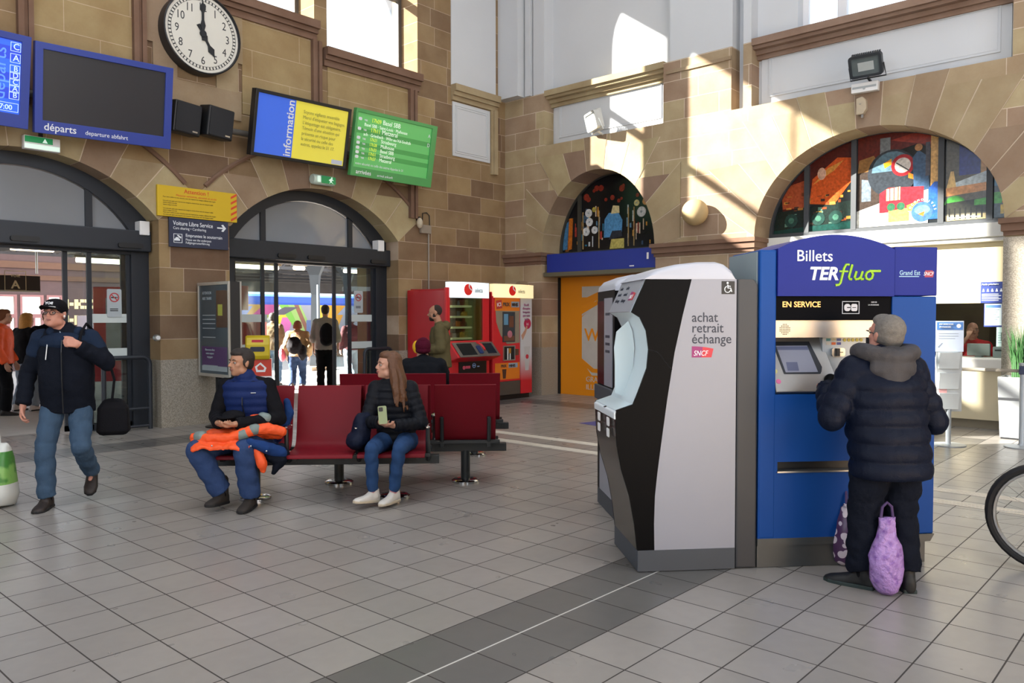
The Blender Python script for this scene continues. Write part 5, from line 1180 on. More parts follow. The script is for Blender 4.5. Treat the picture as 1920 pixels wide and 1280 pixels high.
px_, py_ = 11.28, 1.834; k = thing('queue_barrier', 'pale grey queue barrier post with stretched belt before the planter', 'barrier', (px_, py_, 0))
PST = mat('barrier_grey', '#a9b0b6', .4, .3)
for i, (x, y) in enumerate(((px_, py_), (11.33, 4.0))):
    m = MB(); m.lathe([(.001, 0), (.19, 0), (.19, .012), (.05, .03), (.034, .05), (.034, 1.0), (.045, 1.0), (.045, 1.03), (.001, 1.03)], Matrix.Translation((x, y, 0)), 24); p_ = m.build('post', PST, k, smooth=True)
    m = MB(); m.box((x-.04, y-.04, .89), (x+.04, y+.04, .995)); m.build('belt_cassette', mat('cassette_blue', '#39405a', .45), p_, bevel=.01)
m = MB(); m.tube([(px_, py_+.04, .93), (11.33, 3.96, .93)], .02, 6)
for v in m.bm.verts: v.co.x = px_+.02+(v.co.x-px_-.02)*.2
m.build('belt', mat('belt_taupe', '#8f877a', .7), k)
gx, gy = 12.12, 2.0; k = thing('planter', 'tall tapered grey planter box with spiky green grass', 'planter', (gx, gy, 0))
m = MB(); w1, w0 = .22, .19; m.rings([[V((gx+a*w, gy+b*w, z)) for a, b in ((-1, -1), (1, -1), (1, 1), (-1, 1))] for z, w in ((.02, w0), (.78, w1), (.81, w1), (.81, w1-.02), (.76, w1-.02))]); m.build('box', mat('planter_grey', '#8f9295', .5), k, bevel=.004)
m = MB(); m.box((gx-.18, gy-.18, 0), (gx+.18, gy+.18, .02)); m.build('base', DARK, k)
m = MB(); rr = random.Random(2)
for i in range(70): m.ball((gx+rr.uniform(-.17, .17), gy+rr.uniform(-.17, .17), .77), rr.uniform(.018, .03), None, 6)
o = m.build('pebbles', mat('pebble_cream', '#c2b9a6', .7, var=.2), k); o['kind'] = 'stuff'
m = MB()
for i in range(260):
    a_, r_ = rr.uniform(0, 2*PI), rr.uniform(0, .1); x, y = gx+r_*math.cos(a_), gy+r_*math.sin(a_); L_ = rr.uniform(.4, .74); ln = rr.uniform(.02, .2); w_ = rr.uniform(.006, .011)
    b_ = a_+rr.uniform(-1, 1); p = [V((x+math.cos(b_)*ln*t*t, y+math.sin(b_)*ln*t*t, .76+L_*t)) for t in (0, .4, .75, 1)]
    s_ = V((-math.sin(b_), math.cos(b_), 0))*w_
    for j in range(3):
        f0, f1 = 1-(0, .25, .6)[j], 1-(.25, .6, .97)[j]; m._f([m.bm.verts.new(q_) for q_ in (p[j]-s_*f0, p[j]+s_*f0, p[j+1]+s_*f1, p[j+1]-s_*f1)])
o = m.build('grass', mat('plant_green', '#2f5a2c', .6, var=.35, scale=15), k); o['kind'] = 'stuff'

# ------------------------------------------------------------------ floodlights, emergency light, stone-coloured globe
def flood(name, label, p, aim, body, lens, sc=1):
    k = thing(name, label, 'floodlight', p, 'floodlights over the arches')
    w = V(aim).normalized(); u = V((0, 0, 1)).cross(w).normalized(); M = frame(p, u, w.cross(u)) @ Matrix.Scale(sc, 4)
    m = MB(); m.plate(rrect(-.24, -.17, .24, .17, .05), M, -.1, 0, [rrect(-.2, -.13, .2, .13, .02)]); m.plate(rrect(-.22, -.15, .22, .15, .04), M, -.12, -.06)
    for i in range(13): m.box((-.2+.033*i-.006, -.16, -.17), (-.2+.033*i+.006, .185, -.1), M)
    m.build('housing', body, k)
    m = MB(); m.plate(rrect(-.2, -.13, .2, .13, .02), M, -.03, -.02); m.mi = 1; m.plate(rect(-.11, -.07, .12, .06), M, -.02, -.015); m.build('lens', [lens, mat('lens_core', '#a9b0b0', .2)], k)
    m = MB(); m.tube([M @ V(q) for q in ((-.25, .0, -.06), (-.26, -.2, -.1), (.26, -.2, -.1), (.25, 0, -.06))], .012*sc, 6); c = M @ V((0, -.2, -.1)); m.tube([c, (XR-.0, c.y, c.z-.03)], .02, 6); m.build('yoke', body, k)
flood('floodlight', 'white sunlit floodlight above the orange doorway arch', along(1107, 228, 0, 12.1), (-.75, .45, -.22), mat('flood_white', '#c9cbc8', .35, .3), mat('flood_glass', '#dfe6e6', .15))
flood('floodlight', 'black floodlight above the wide arch over the counter', along(1622, 124, 0, 12.1), (-.9, -.05, -.42), mat('flood_black', '#2b3035', .4), mat('flood_lens_dark', '#5c6668', .12), .95)
p = along(1622, 164, 0, 12.32); T = frame(p, (0, -1, -.02), (0, 0, 1)); k = thing('emergency_light', 'flat white emergency light under the black floodlight', 'light', p)
m = MB(); m.box((-.19, -.07, -.06), (.19, .07, .04), T); m.build('case', WHITEP, k, bevel=.01); m = MB(); m.plate(rect(-.17, -.015, .17, .015), T, .04, .044); m.plate(disc(0, -.02, .02, 10), T, .044, .047); m.build('light_strip', mat('strip_grey', '#a7adb0', .3), k)
p = along(1616, 200, 0, 12.36); T = frame(p, (0, -1, 0), (0, 0, 1)); k = thing('alarm_box', 'small beige alarm box under the flat emergency light', 'alarm', p)
m = MB(); m.plate([(-.07, -.12), (.03, -.12), (.08, -.05), (.07, .08), (.02, .14), (-.07, .12)], T, -.04, .05); m.build('body', mat('alarm_beige', '#b5a68e', .6), k, bevel=.01); m = MB(); m.plate(disc(-.01, .03, .01, 8), T, .05, .053); m.plate(rect(.0, -.17, .03, -.12), T, .0, .03); m.build('fitting', STEEL, k)
p = along(1303, 398, 0, 12.2); k = thing('wall_globe', 'round stone-coloured globe fixed to the sunlit wall between arches', 'globe', p)
m = MB(); m.ball(p, .225, None, 28); m.build('globe', mat('globe_sand', '#b39d74', .7, var=.04), k, smooth=True); m = MB(); m.tube([p, (XR, p.y, p.z)], .03, 8); m.build('stem', STEEL, k)

# ------------------------------------------------------------------ floor sticker, shopping bag, bicycle
q = fl_pts = [along(1085, 793, 2, .001), along(1122, 789, 2, .001), along(1150, 796, 2, .001), along(1122, 799, 2, .001)]
m = MB(); vs = [m.bm.verts.new((v_.x, v_.y, .002)) for v_ in q]; m._f(vs); vs2 = [m.bm.verts.new((v_.x, v_.y, .0035)) for v_ in q]; m._f(vs2)
for i in range(4): m._f([vs[i], vs[(i+1) % 4], vs2[(i+1) % 4], vs2[i]])
tag(m.build('floor_sticker', mat('sticker_violet', '#4a4a8c', .5)), 'small violet sticker on the floor left of the ticket machines', 'sticker')
k = thing('shopping_bag', 'green and white shopping bag standing on the tiles near the walking man', 'bag', (1.95, 7.72, 0))
t = NT('bag_print'); p_ = t.obj(); sp = t.node('ShaderNodeSeparateXYZ'); t.l.new(p_, sp.inputs[0])
g = t.mix(t.remap(t.noise(p_, 7, 3), .45, .55, 0, 1), lin('#3f7f35'), lin('#7db05a')); f_ = t.math('MULTIPLY', t.math('GREATER_THAN', sp.outputs[2], .2), t.math('LESS_THAN', sp.outputs[2], .47))
t.l.new(t.mix(f_, lin('#cfd3d0'), g), t.b.inputs['Base Color']); t.b.inputs['Roughness'].default_value = .4
BGM = frame((1.95, 7.72, 0), (.67, -.74, 0), (0, 0, 1)); m = MB(); rs = []
for z, wx, wy in ((.005, .17, .1), (.02, .21, .13), (.12, .235, .15), (.28, .22, .13), (.42, .21, .11), (.5, .2, .07), (.53, .19, .02)):
    rs.append([BGM @ V((wx*math.copysign(abs(math.cos(a_))**.6, math.cos(a_)), z+.012*math.sin(3*a_), wy*math.copysign(abs(math.sin(a_))**.6, math.sin(a_)))) for a_ in [2*PI*i/28 for i in range(28)]])
m.rings(rs); m.build('body', t.m, k, smooth='all')
m = MB()
for s_ in (-1, 1): m.tube([BGM @ V((x, z, .03*s_)) for x, z in ((-.1, .5), (-.09, .62), (-.04, .7), (.04, .7), (.09, .62), (.1, .5))], .009, 6)
m.build('handle', mat('bag_handle', '#d9dcd8', .5), k, smooth=True)
m = MB(); m.text('Les', BGM @ Matrix.Translation((0, 0, .155)), .1, -.02, .2, bold=.01); m.build('lettering', TXT, k)
wx, wy, R_ = 5.84, .81, .34; k = thing('bicycle', 'bicycle with black tyre beside the blue ticket machine', 'bicycle', (wx, wy-.5, 0))
BT = mat('tyre_black', '#17171a', .7); BF = mat('bike_frame', '#2d3038', .35, .3)
def wheel(y):
    c = V((wx, y, R_)); ring = lambda r: [c+V((0, r*math.cos(2*PI*i/40), r*math.sin(2*PI*i/40))) for i in range(40)]
    m = MB(); m.tube(ring(R_-.024), .024, 8, loop=True); w = m.build('wheel', BT, k, smooth=True)
    m = MB(); m.tube(ring(R_-.055), .012, 6, loop=True); m.build('rim', STEEL, w, smooth=True)
    m = MB()
    for i in range(28): a_ = 2*PI*i/28; m.tube([c+V((.02*(-1)**i, .02*math.cos(a_+.8), .02*math.sin(a_+.8))), c+V((0, (R_-.06)*math.cos(a_), (R_-.06)*math.sin(a_)))], .0014, 4)
    m.cyl(c-V((.05, 0, 0)), c+V((.05, 0, 0)), .02); m.build('spokes', STEEL, w)
wheel(wy); wheel(wy-1.05)
hd, st, bb, rw_ = V((wx, wy-.2, .82)), V((wx, wy-.72, .82)), V((wx, wy-.6, .29)), V((wx, wy-1.05, R_))
m = MB(); m.tube([hd, st], .017, 8); m.tube([hd-V((0, -.02, .08)), bb], .02, 8); m.tube([st, bb], .017, 8)
for s_ in (-.05, .05): m.tube([bb+V((s_*.5, 0, 0)), rw_+V((s_, 0, 0))], .01, 6); m.tube([st+V((s_*.4, 0, 0)), rw_+V((s_, 0, 0))], .009, 6)
m.build('frame', BF, k, smooth=True)
m = MB(); m.tube([hd+V((0, -.02, .1)), hd-V((0, -.04, .12))], .02, 8)
for s_ in (-.055, .055): m.tube([hd+V((s_*.6, .04, -.12)), V((wx+s_, wy, R_))], .012, 6)
m.build('fork', BF, k, smooth=True)
m = MB(); m.tube([hd+V((x, y, .14)) for x, y in ((-.3, -.14), (-.2, -.02), (0, -.0), (.2, -.02), (.3, -.14))], .012, 6); m.build('handlebar', DARK, k, smooth=True)
m = MB(); m.ball((wx, wy-.76, .92), (.07, .13, .03)); m.cyl(st, (wx, wy-.76, .91), .014); m.build('saddle', DARK, k, smooth=True)
m = MB(); m.cyl((wx-.04, bb.y, bb.z), (wx-.05, bb.y, bb.z), .09, n=24); m.tube([(wx-.06, bb.y, bb.z), (wx-.08, bb.y-.02, bb.z-.17)], .01, 6); m.build('crank', STEEL, k)
m = MB(); m.tube([(wx-.03, wy-.58, .28), (wx-.16, wy-.5, .0)], .01, 6); m.build('kickstand', STEEL, k)
# ------------------------------------------------------------------ platform seen through the doors
def ground(px, py): return along(px, py, 2, 0)
BROWN = mat('sign_brown', '#2b1f1d', .6)
a_, b_ = along(-60, 513, 1, 16), along(76, 545, 1, 16)
k = thing('platform_sign', 'dark hanging platform sign marked with the letter A', 'sign', ((a_.x+b_.x)/2, 16, (a_.z+b_.z)/2))
M = Matrix(((1, 0, 0, 0), (0, 0, -1, 16), (0, 1, 0, 0), (0, 0, 0, 1)))
m = MB(); m.plate(rect(a_.x, b_.z, b_.x, a_.z), M, -.12, 0); m.build('panel', BROWN, k, bevel=.006)
m = MB(); m.plate(rect(a_.x, b_.z-.025, b_.x, b_.z), M, -.12, .01); m.build('lower_edge', STEEL, k)
p = along(29, 534, 1, 16); m = MB(); m.text('A', M, .2, p.x, p.z-.06, 'CENTER', d=.01, bold=.02); m.plate(rect(p.x-.17, p.z-.1, p.x+.17, p.z+.25), M, 0, .006, [rect(p.x-.16, p.z-.09, p.x+.16, p.z+.24)]); m.text('VOIE', M, .07, p.x, p.z+.14, 'CENTER', d=.01); m.build('lettering', mat('sign_sand', '#d9c7a4', .5), k)
m = MB()
for px in (-40, 69): q = along(px, 513, 1, 16.06); m.tube([q, (q.x, 16.06, 4.2)], .02, 6)
m.build('hanger', STEEL, k)
# building across the tracks
YB = 27.0; BMx = Matrix(((1, 0, 0, 0), (0, 0, -1, YB), (0, 1, 0, 0), (0, 0, 0, 1)))
k = thing('waiting_hall', 'mauve timber building with lit windows across the platform', 'building', (8, YB, 0))
WA = mat('timber_mauve', '#5f4f52', .8, var=.15)
wx_ = [(along(a, 600, 1, YB).x, along(b, 600, 1, YB).x) for a, b in ((-48, -12), (-6, 32), (38, 82), (88, 118))]
m = MB(); m.plate(rect(-4, -.9, 13.6, 3.5), BMx, -.3, 0, [rect(a, .62, b, 2.3) for a, b in wx_]); m.build('wall', WA, k)
m = MB(); m.plate(rect(-4, 2.75, 13.6, 2.9), BMx, 0, .05); m.plate(rect(-4, 3.1, 13.6, 3.3), BMx, 0, .06); m.plate(rect(-4, .3, 13.6, .5), BMx, 0, .06); m.build('beam', mat('beam_brown', '#6a5145', .8), k)
for a, b in wx_:
    m = MB(); fr_ = [rect(a+.06, 1.72, b-.06, 2.24), rect(a+.06, .7, (a+b)/2-.08, 1.6), rect((a+b)/2+.08, .7, b-.06, 1.6)]
    m.plate(rect(a, .62, b, 2.3), BMx, -.12, .03, fr_); w_ = m.build('window', mat('window_rose', '#a3777a', .6), k)
    m = MB(); m.plate(rect(a, .62, b, 2.3), BMx, -.1, -.09); m.build('pane', lit('window_daylight', '#dfeae2', 1.4), w_)
LG = lit('lattice_glow', '#f3d9a6', .9); m = MB()
for px in (134, 157, 178):
    for pz in (570, 600, 628):
        p = along(px, pz, 1, YB)
        for dx, dz in ((-.14, 0), (0, 0), (.14, 0), (-.14, .1), (.14, .1), (-.14, -.1), (.14, -.1)) if px == 134 else ((-.15, 0), (-.05, .1), (-.05, -.1), (.08, .1), (.08, -.1), (.17, 0)): m.plate(rect(p.x+dx-.055, p.z+dz-.05, p.x+dx+.055, p.z+dz+.05), BMx, 0, .02)
m.build('lit_lattice', LG, k)
p = along(168, 612, 1, YB-.1); m = MB(); m.plate(rect(p.x-.35, p.z-.35, p.x+.35, p.z+.35), BMx, .02, .1); m.build('wall_map', mat('map_mauve', '#a99aa6', .6), k)
# red drinks machine on the platform
gp = V((6.35, 16.2, 0)); M = frame(gp, (.9, -.43, 0), (0, 0, 1))
k = thing('drinks_machine', 'red drinks machine on the platform behind the doorway glass', 'vending machine', gp)
m = MB(); m.plate(rect(-.42, .05, .5, 2.2), M, -.8, 0); m.build('cabinet', mat('platform_red', '#d0424a', .4), k, bevel=.03)
m = MB(); m.plate(rect(-.2, .75, .22, 1.98), M, 0, .012); m.build('glass_front', mat('silver_front', '#b9bfc4', .3, var=.4, scale=8), k)
m = MB(); m.plate(rect(-.42, 0.0, .5, .35), M, .0, .01); m.build('white_base', WHITEP, k)
# orange and red ticket booth behind the middle door
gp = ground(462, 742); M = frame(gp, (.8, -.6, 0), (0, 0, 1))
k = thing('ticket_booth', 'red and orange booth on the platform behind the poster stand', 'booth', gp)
m = MB(); m.plate(rect(-.36, .0, .36, 1.55), M, -.5, 0); m.build('red_panel', mat('booth_red', '#ea6a62', .5), k)  # red lightened: sunlight on the booth is put into its colour
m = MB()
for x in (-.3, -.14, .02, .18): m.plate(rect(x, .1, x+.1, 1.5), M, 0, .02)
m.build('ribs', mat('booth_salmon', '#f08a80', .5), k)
m = MB(); m.plate(rect(-.36, 1.75, .02, 2.25), M, -.3, -.25); m.plate(rect(-.36, 1.5, -.32, 2.25), M, -.3, -.25); m.build('orange_sign', mat('booth_orange', '#c75a3a', .5), k)
# cast iron columns
IRON = mat('iron_blue_grey', '#1d262e', .5, .2)
for i, (px, py, lb) in enumerate(((592, 693, 'blue-grey iron canopy column with flared top, by the man with the backpack'), (652, 668, 'slim far iron canopy column seen right of the backpack man'))):
    gp = ground(px, py); sc = 1.0 if i == 0 else .7; top = 4.1
    k = thing('canopy_column', lb, 'column', gp, 'iron canopy columns on the platform')
    m = MB(); m.box((gp.x-.45*sc, gp.y-.45*sc, 0), (gp.x+.45*sc, gp.y+.45*sc, .12)); m.build('plinth', mat('plinth_tan', '#8d7a66', .8), k)
    m = MB(); rs = []
    for z, w_, d_ in ((.12, .16, .14), (.4, .12, .11), (2.3, .1, .1), (2.9, .15, .13), (3.4, .36, .2), (3.8, .85, .25), (top, 1.3, .3)): rs.append([gp+V((x*w_*sc*.67-y*d_*.74, -x*w_*sc*.74-y*d_*.67, z)) for x, y in ((-1, -1), (1, -1), (1, 1), (-1, 1))])
    m.rings(rs); m.build('shaft', IRON, k)
    m = MB(); m.tube([gp+V((-.02, -.2, z)) for z in (.15, 2.6)], .05, 8); m.build('downpipe', mat('pipe_slate', '#39444e', .5), k)
# fluorescent tubes under the canopy
for i, (p0, p1, Y_, lb) in enumerate((((143, 487), (237, 494), 15.45, 'long lit tube lamp above the red platform machine'), ((430, 498), (521, 503), 15.45, 'long lit tube lamp behind the middle door left leaf'), ((20, 463), (100, 468), 13.65, 'lit tube lamp just under the left door header'), ((551, 502), (570, 510), 15.45, 'short lit tube lamp left of the iron column'), ((645, 508), (673, 510), 17.25, 'lit tube lamp behind the right glass of the middle door'), ((108, 517), (140, 518), 30.06, 'small far lamp beyond the hanging sign'), ((172, 529), (188, 530), 30.06, 'small far lamp beyond the left door post'))):
    a, b = along(*p0, 1, Y_), along(*p1, 1, Y_); b.z = a.z
    k = thing('tube_lamp', lb, 'lamp', (a+b)/2, 'lamps under the platform canopy')
    m = MB(); m.tube([a, b], .045, 8); m.build('tube', lit('tube_glow', '#ffe9c8', 6), k)
    m = MB(); m.box((min(a.x, b.x)-.05, a.y-.06, a.z+.045), (max(a.x, b.x)+.05, a.y+.06, a.z+.09)); zt = 3.75 if a.y < 19 else 3.5; m.tube([(a.x+.1, a.y, a.z+.08), (a.x+.1, a.y, zt)], .012, 4); m.tube([(b.x-.1, b.y, a.z+.08), (b.x-.1, b.y, zt)], .012, 4); m.build('fitting', STEEL, k)
# train on the far track
YT = 45.0; TMx = Matrix(((1, 0, 0, 0), (0, 0, -1, YT), (0, 1, 0, 0), (0, 0, 0, 1)))
tx = lambda px: along(px, 600, 1, YT).x
tz = lambda py: along(590, py, 1, YT).z
k = thing('train', 'graffiti-covered regional train with blue roof on the far track', 'train', (tx(590), YT+1.4, -.9))
xa, xb = tx(360), tx(760)
m = MB(); m.box((xa, YT, tz(690)), (xb, YT+2.8, tz(572))); m.build('body', mat('train_silver', '#9a9aa4', .45, var=.1, scale=.4), k)
m = MB(); m.plate([(0, tz(572)), (.0, tz(568)), (.35, tz(557)), (.8, tz(553)), (2.0, tz(553)), (2.5, tz(557)), (2.8, tz(568)), (2.8, tz(572))], Matrix(((0, 0, 1, 0), (1, 0, 0, YT), (0, 1, 0, 0), (0, 0, 0, 1))), xa, xb); m.build('roof', mat('train_blue', '#2f55b8', .35), k)
rr = random.Random(4); x = xa
cols = ['#c9cfc4', '#d49a2c', '#cf4f96', '#8a8f86', '#b9c23a', '#7ab04f', '#5f9a48', '#d8912b', '#e0b13c', '#c43f7c', '#6b6e9c', '#a9b8c9']
m = MB(); ms = []
for i, (p0, p1, q0, q1, c_) in enumerate(((455, 480, 572, 620, '#c8924a'), (478, 512, 572, 600, '#c4508c'), (480, 500, 590, 622, '#a5a84a'), (512, 545, 572, 600, '#cfd0c8'), (515, 540, 580, 622, '#c9c23a'), (525, 545, 595, 622, '#d06aa8'), (540, 562, 572, 622, '#79b548'), (552, 575, 572, 622, '#97b866'), (562, 570, 572, 622, '#8a5a48'), (604, 640, 572, 622, '#e09a26'), (592, 612, 572, 605, '#d8b83c'), (640, 668, 572, 590, '#9aa0b8'), (520, 546, 576, 590, '#5a5560'), (400, 456, 575, 620, '#7a86c0'))):
    m.mi = len(ms); ms.append(mat('graffiti_'+c_[1:], c_, .5, var=.15, scale=1)); sk = rr.uniform(-.8, .8)
    m.plate([(tx(p0)+sk, tz(q1)), (tx(p1)+sk, tz(q1)), (tx(p1)-sk, tz(q0)), (tx(p0)-sk, tz(q0))], TMx, 0, .01+.002*i)
m.build('graffiti', ms, k)
for p0, p1 in ((455, 490), (495, 510), (520, 545), (548, 572), (600, 640), (645, 665)):
    m = MB(); m.plate(rect(tx(p0), tz(655), tx(p1), tz(626)), TMx, 0, .05); m.build('window', mat('train_glass', '#3f4c5c', .1), k)
for p0 in (574, 690):
    m = MB(); m.plate(rect(tx(p0), tz(680), tx(p0+14), tz(600)), TMx, 0, .03); m.build('door', mat('train_door', '#5c6f9c', .4), k)
m = MB()
for p0 in (400, 440, 520, 560, 640, 690): m.cyl((tx(p0), YT+.3, -.45), (tx(p0), YT+.5, -.45), .45, n=18)
m.build('bogie_wheels', DARK, k)
# ------------------------------------------------------------------ people
def capsule(m, a, b, ra, rb, n=12):
    a, b = V(a), V(b); d = b-a; L = d.length
    if L < 1e-5: return m.ball(a, ra)
    d /= L; u = d.orthogonal().normalized(); w = d.cross(u); rs = []
    for t in (-80, -45, -15): rs.append((a+d*ra*math.sin(math.radians(t)), ra*math.cos(math.radians(t))))
    rs.append((a, ra)); rs.append((b, rb))
    for t in (15, 45, 80): rs.append((b+d*rb*math.sin(math.radians(t)), rb*math.cos(math.radians(t))))
    return m.rings([[c+(u*math.cos(2*PI*i/n)+w*math.sin(2*PI*i/n))*r for i in range(n)] for c, r in rs])
def chain(m, pts, rad):
    for (a, b), (ra, rb) in zip(zip(pts, pts[1:]), zip(rad, rad[1:])): capsule(m, a, b, ra, rb)
def bake(m, name, material, parent=None, voxel=.008, smooth=6, factor=.5, disp=0, dscale=.1):
    """Fuse overlapping volumes into one continuous skin, then relax it."""
    o = m.build(name, material)
    r = o.modifiers.new('r', 'REMESH'); r.mode = 'VOXEL'; r.voxel_size = voxel; r.use_smooth_shade = True
    if smooth: s_ = o.modifiers.new('s', 'SMOOTH'); s_.iterations = smooth; s_.factor = factor
    if disp:
        tx_ = bpy.data.textures.new('folds', 'CLOUDS'); tx_.noise_scale = dscale; tx_.noise_depth = 2
        d_ = o.modifiers.new('d', 'DISPLACE'); d_.texture = tx_; d_.strength = disp; d_.mid_level = .5; d_.texture_coords = 'LOCAL'
    me = bpy.data.meshes.new_from_object(o.evaluated_get(bpy.context.evaluated_depsgraph_get()))
    old = o.data; o.modifiers.clear(); o.data = me; bpy.data.meshes.remove(old); me.name = name
    for p in me.polygons: p.use_smooth = True
    if parent: o.parent = parent
    return o
def child(m, name, material, parent, **kw):
    o = m.build(name, material, None, **kw); o.parent = parent
    return o
def hand(m, wrist, d, n, side, curl=(.35, .5, .4), sc=1.0, thumb=.5):
    d, n = V(d).normalized(), V(n); n = (n-d*n.dot(d)).normalized(); t = d.cross(n) if side > 0 else n.cross(d); w = V(wrist)
    capsule(m, w-d*.03, w+d*.015, .025*sc, .027*sc)
    for k, (off, L, mc) in enumerate(((.031, .074, .088), (.0105, .082, .092), (-.0105, .076, .088), (-.030, .06, .08))):
        b = w+(d*mc+t*off)*sc; capsule(m, w+(d*.015+t*off*.6)*sc, b, .016*sc, .0115*sc)
        q = b; a = curl[0]
        for j, f in enumerate((.45, .31, .24)):
            dd = d*math.cos(a)+n*math.sin(a)+t*(off*.6); dd.normalize(); e = q+dd*L*f*sc
            capsule(m, q, e, (.0098-.0008*j)*sc, (.0092-.001*j)*sc, 8); q = e; a += curl[min(j+1, 2)]
    b = w+(d*.028+t*.02)*sc; dd = (d*.75+t*.6+n*.35).normalized(); e = b+dd*.045*sc; capsule(m, b, e, .0155*sc, .012*sc, 8)
    dd = (d*.9+t*(.6-thumb)+n*thumb).normalized(); f = e+dd*.034*sc; capsule(m, e, f, .0115*sc, .0105*sc, 8); capsule(m, f, f+(dd+n*.2).normalized()*.024*sc, .0105*sc, .008*sc, 8)
def head_matrix(c, yaw=0, pitch=0, roll=0):
    return Matrix.Translation(c) @ Matrix.Rotation(-yaw, 4, 'Z') @ Matrix.Rotation(-pitch, 4, 'X') @ Matrix.Rotation(roll, 4, 'Y')
def head(m, H, jaw=1.0, nose=1.0):
    """Local frame: Y forwards out of the face, X to the person's right, origin between the ears at eye level."""
    B = lambda c, r: m.ball(c, r, H, 16)
    B((0, -.012, .035), (.074, .094, .088)); B((0, .015, .03), (.068, .078, .075)); B((0, .03, -.045), (.056*jaw, .062, .07)); B((0, .06, -.088), (.027*jaw, .026, .024)); B((0, .052, -.06), (.036*jaw, .036, .04))
    for s in (-1, 1):
        B((s*.035, .055, -.022), (.026, .026, .022)); B((s*.03, .075, .022), (.027, .014, .011)); B((s*.046*jaw, .01, -.066), (.022, .04, .03))
        B((s*.076, -.008, -.008), (.009, .02, .032)); B((s*.08, -.014, .006), (.007, .016, .02))
        B((s*.011, .096, -.032), (.009, .01, .008))
    c_ = lambda a, b, ra, rb: capsule(m, H @ V(a), H @ V(b), ra, rb, 10)
    c_((0, .083, .012), (0, .104*nose, -.026), .009, .0125); c_((0, .088, -.052), (0, .086, -.058), .01, .01)
def face_parts(H, body, brow, lips='#8f5a50', iris='#3a2c22', open_=1.0):
    for s in (-1, 1):
        m = MB(); m.ball((s*.031, .079, .0), (.0135, .009, .0085*open_), H, 12); e = child(m, 'eye', mat('eye_white', '#a59b93', .3), body, smooth='all')
        m = MB(); m.ball((s*.031, .0875, .0), (.006, .003, .0062), H, 10); o = m.build('iris', mat('iris_'+iris[1:], iris, .2)); o.parent = e
        m = MB(); m.tube([H @ V((s*x, y, z)) for x, y, z in ((.012, .09, .021), (.03, .093, .027), (.05, .08, .021))], [.003, .0042, .002], 6); child(m, 'eyebrow', mat('brow_'+brow[1:], brow, .8), body, smooth='all')
    m = MB(); m.tube([H @ V(q) for q in ((-.022, .08, -.058), (-.01, .0945, -.0555), (0, .0965, -.057), (.01, .0945, -.0555), (.022, .08, -.058))], [.002, .005, .0055, .005, .002], 6)
    m.tube([H @ V(q) for q in ((-.018, .083, -.0625), (0, .0955, -.0655), (.018, .083, -.0625))], [.002, .0055, .002], 6); child(m, 'lips', mat('lips_'+lips[1:], lips, .5), body, smooth='all')
def shoe(m, ankle, fwd, pitch=0, sc=1.0, hi=.06):
    """Loafer-like upper on a sole; pitch tips the toe down."""
    f = V((fwd[0], fwd[1], 0)).normalized(); r = V((f.y, -f.x, 0)); F = Matrix(((r.x, f.x, 0, ankle[0]), (r.y, f.y, 0, ankle[1]), (0, 0, 1, ankle[2]), (0, 0, 0, 1))) @ Matrix.Rotation(-pitch, 4, 'X') @ Matrix.Scale(sc, 4)
    rs = []
    for y, wd, top in ((-.075, .018, -.03), (-.065, .032, .0), (-.03, .037, .035), (.02, .037, .03), (.07, .043, -.02), (.13, .048, -.038), (.17, .042, -.048), (.198, .022, -.062)):
        b = -.088; rs.append([F @ V((wd*math.cos(a), y, b+(top-b)*(.5+.5*math.sin(a)) if math.sin(a) > 0 else b+(top-b)*(.5+.5*math.sin(a))*.5)) for a in [2*PI*i/14+.01 for i in range(14)]])
    m.rings(rs)
    chain(m, [F @ V((0, -.02, -.03)), F @ V((0, -.01, hi))], [.046, .044])
    return F
def sole(m, F):
    m.plate([(-.034, -.07), (.034, -.07), (.04, 0), (.05, .11), (.042, .175), (.015, .203), (-.02, .2), (-.044, .165), (-.05, .1), (-.04, 0)], F, -.092, -.068)
SKINS = {'fair': '#b98a74', 'pink': '#bd8572', 'tan': '#a97a5f'}
def skin(k): return mat('skin_'+k, SKINS[k], .55, var=.07, scale=14)
JT = dict(hip=.92, waist=1.1, chest=1.3, sh=1.42, shw=.185, neck=1.47, headc=1.615)
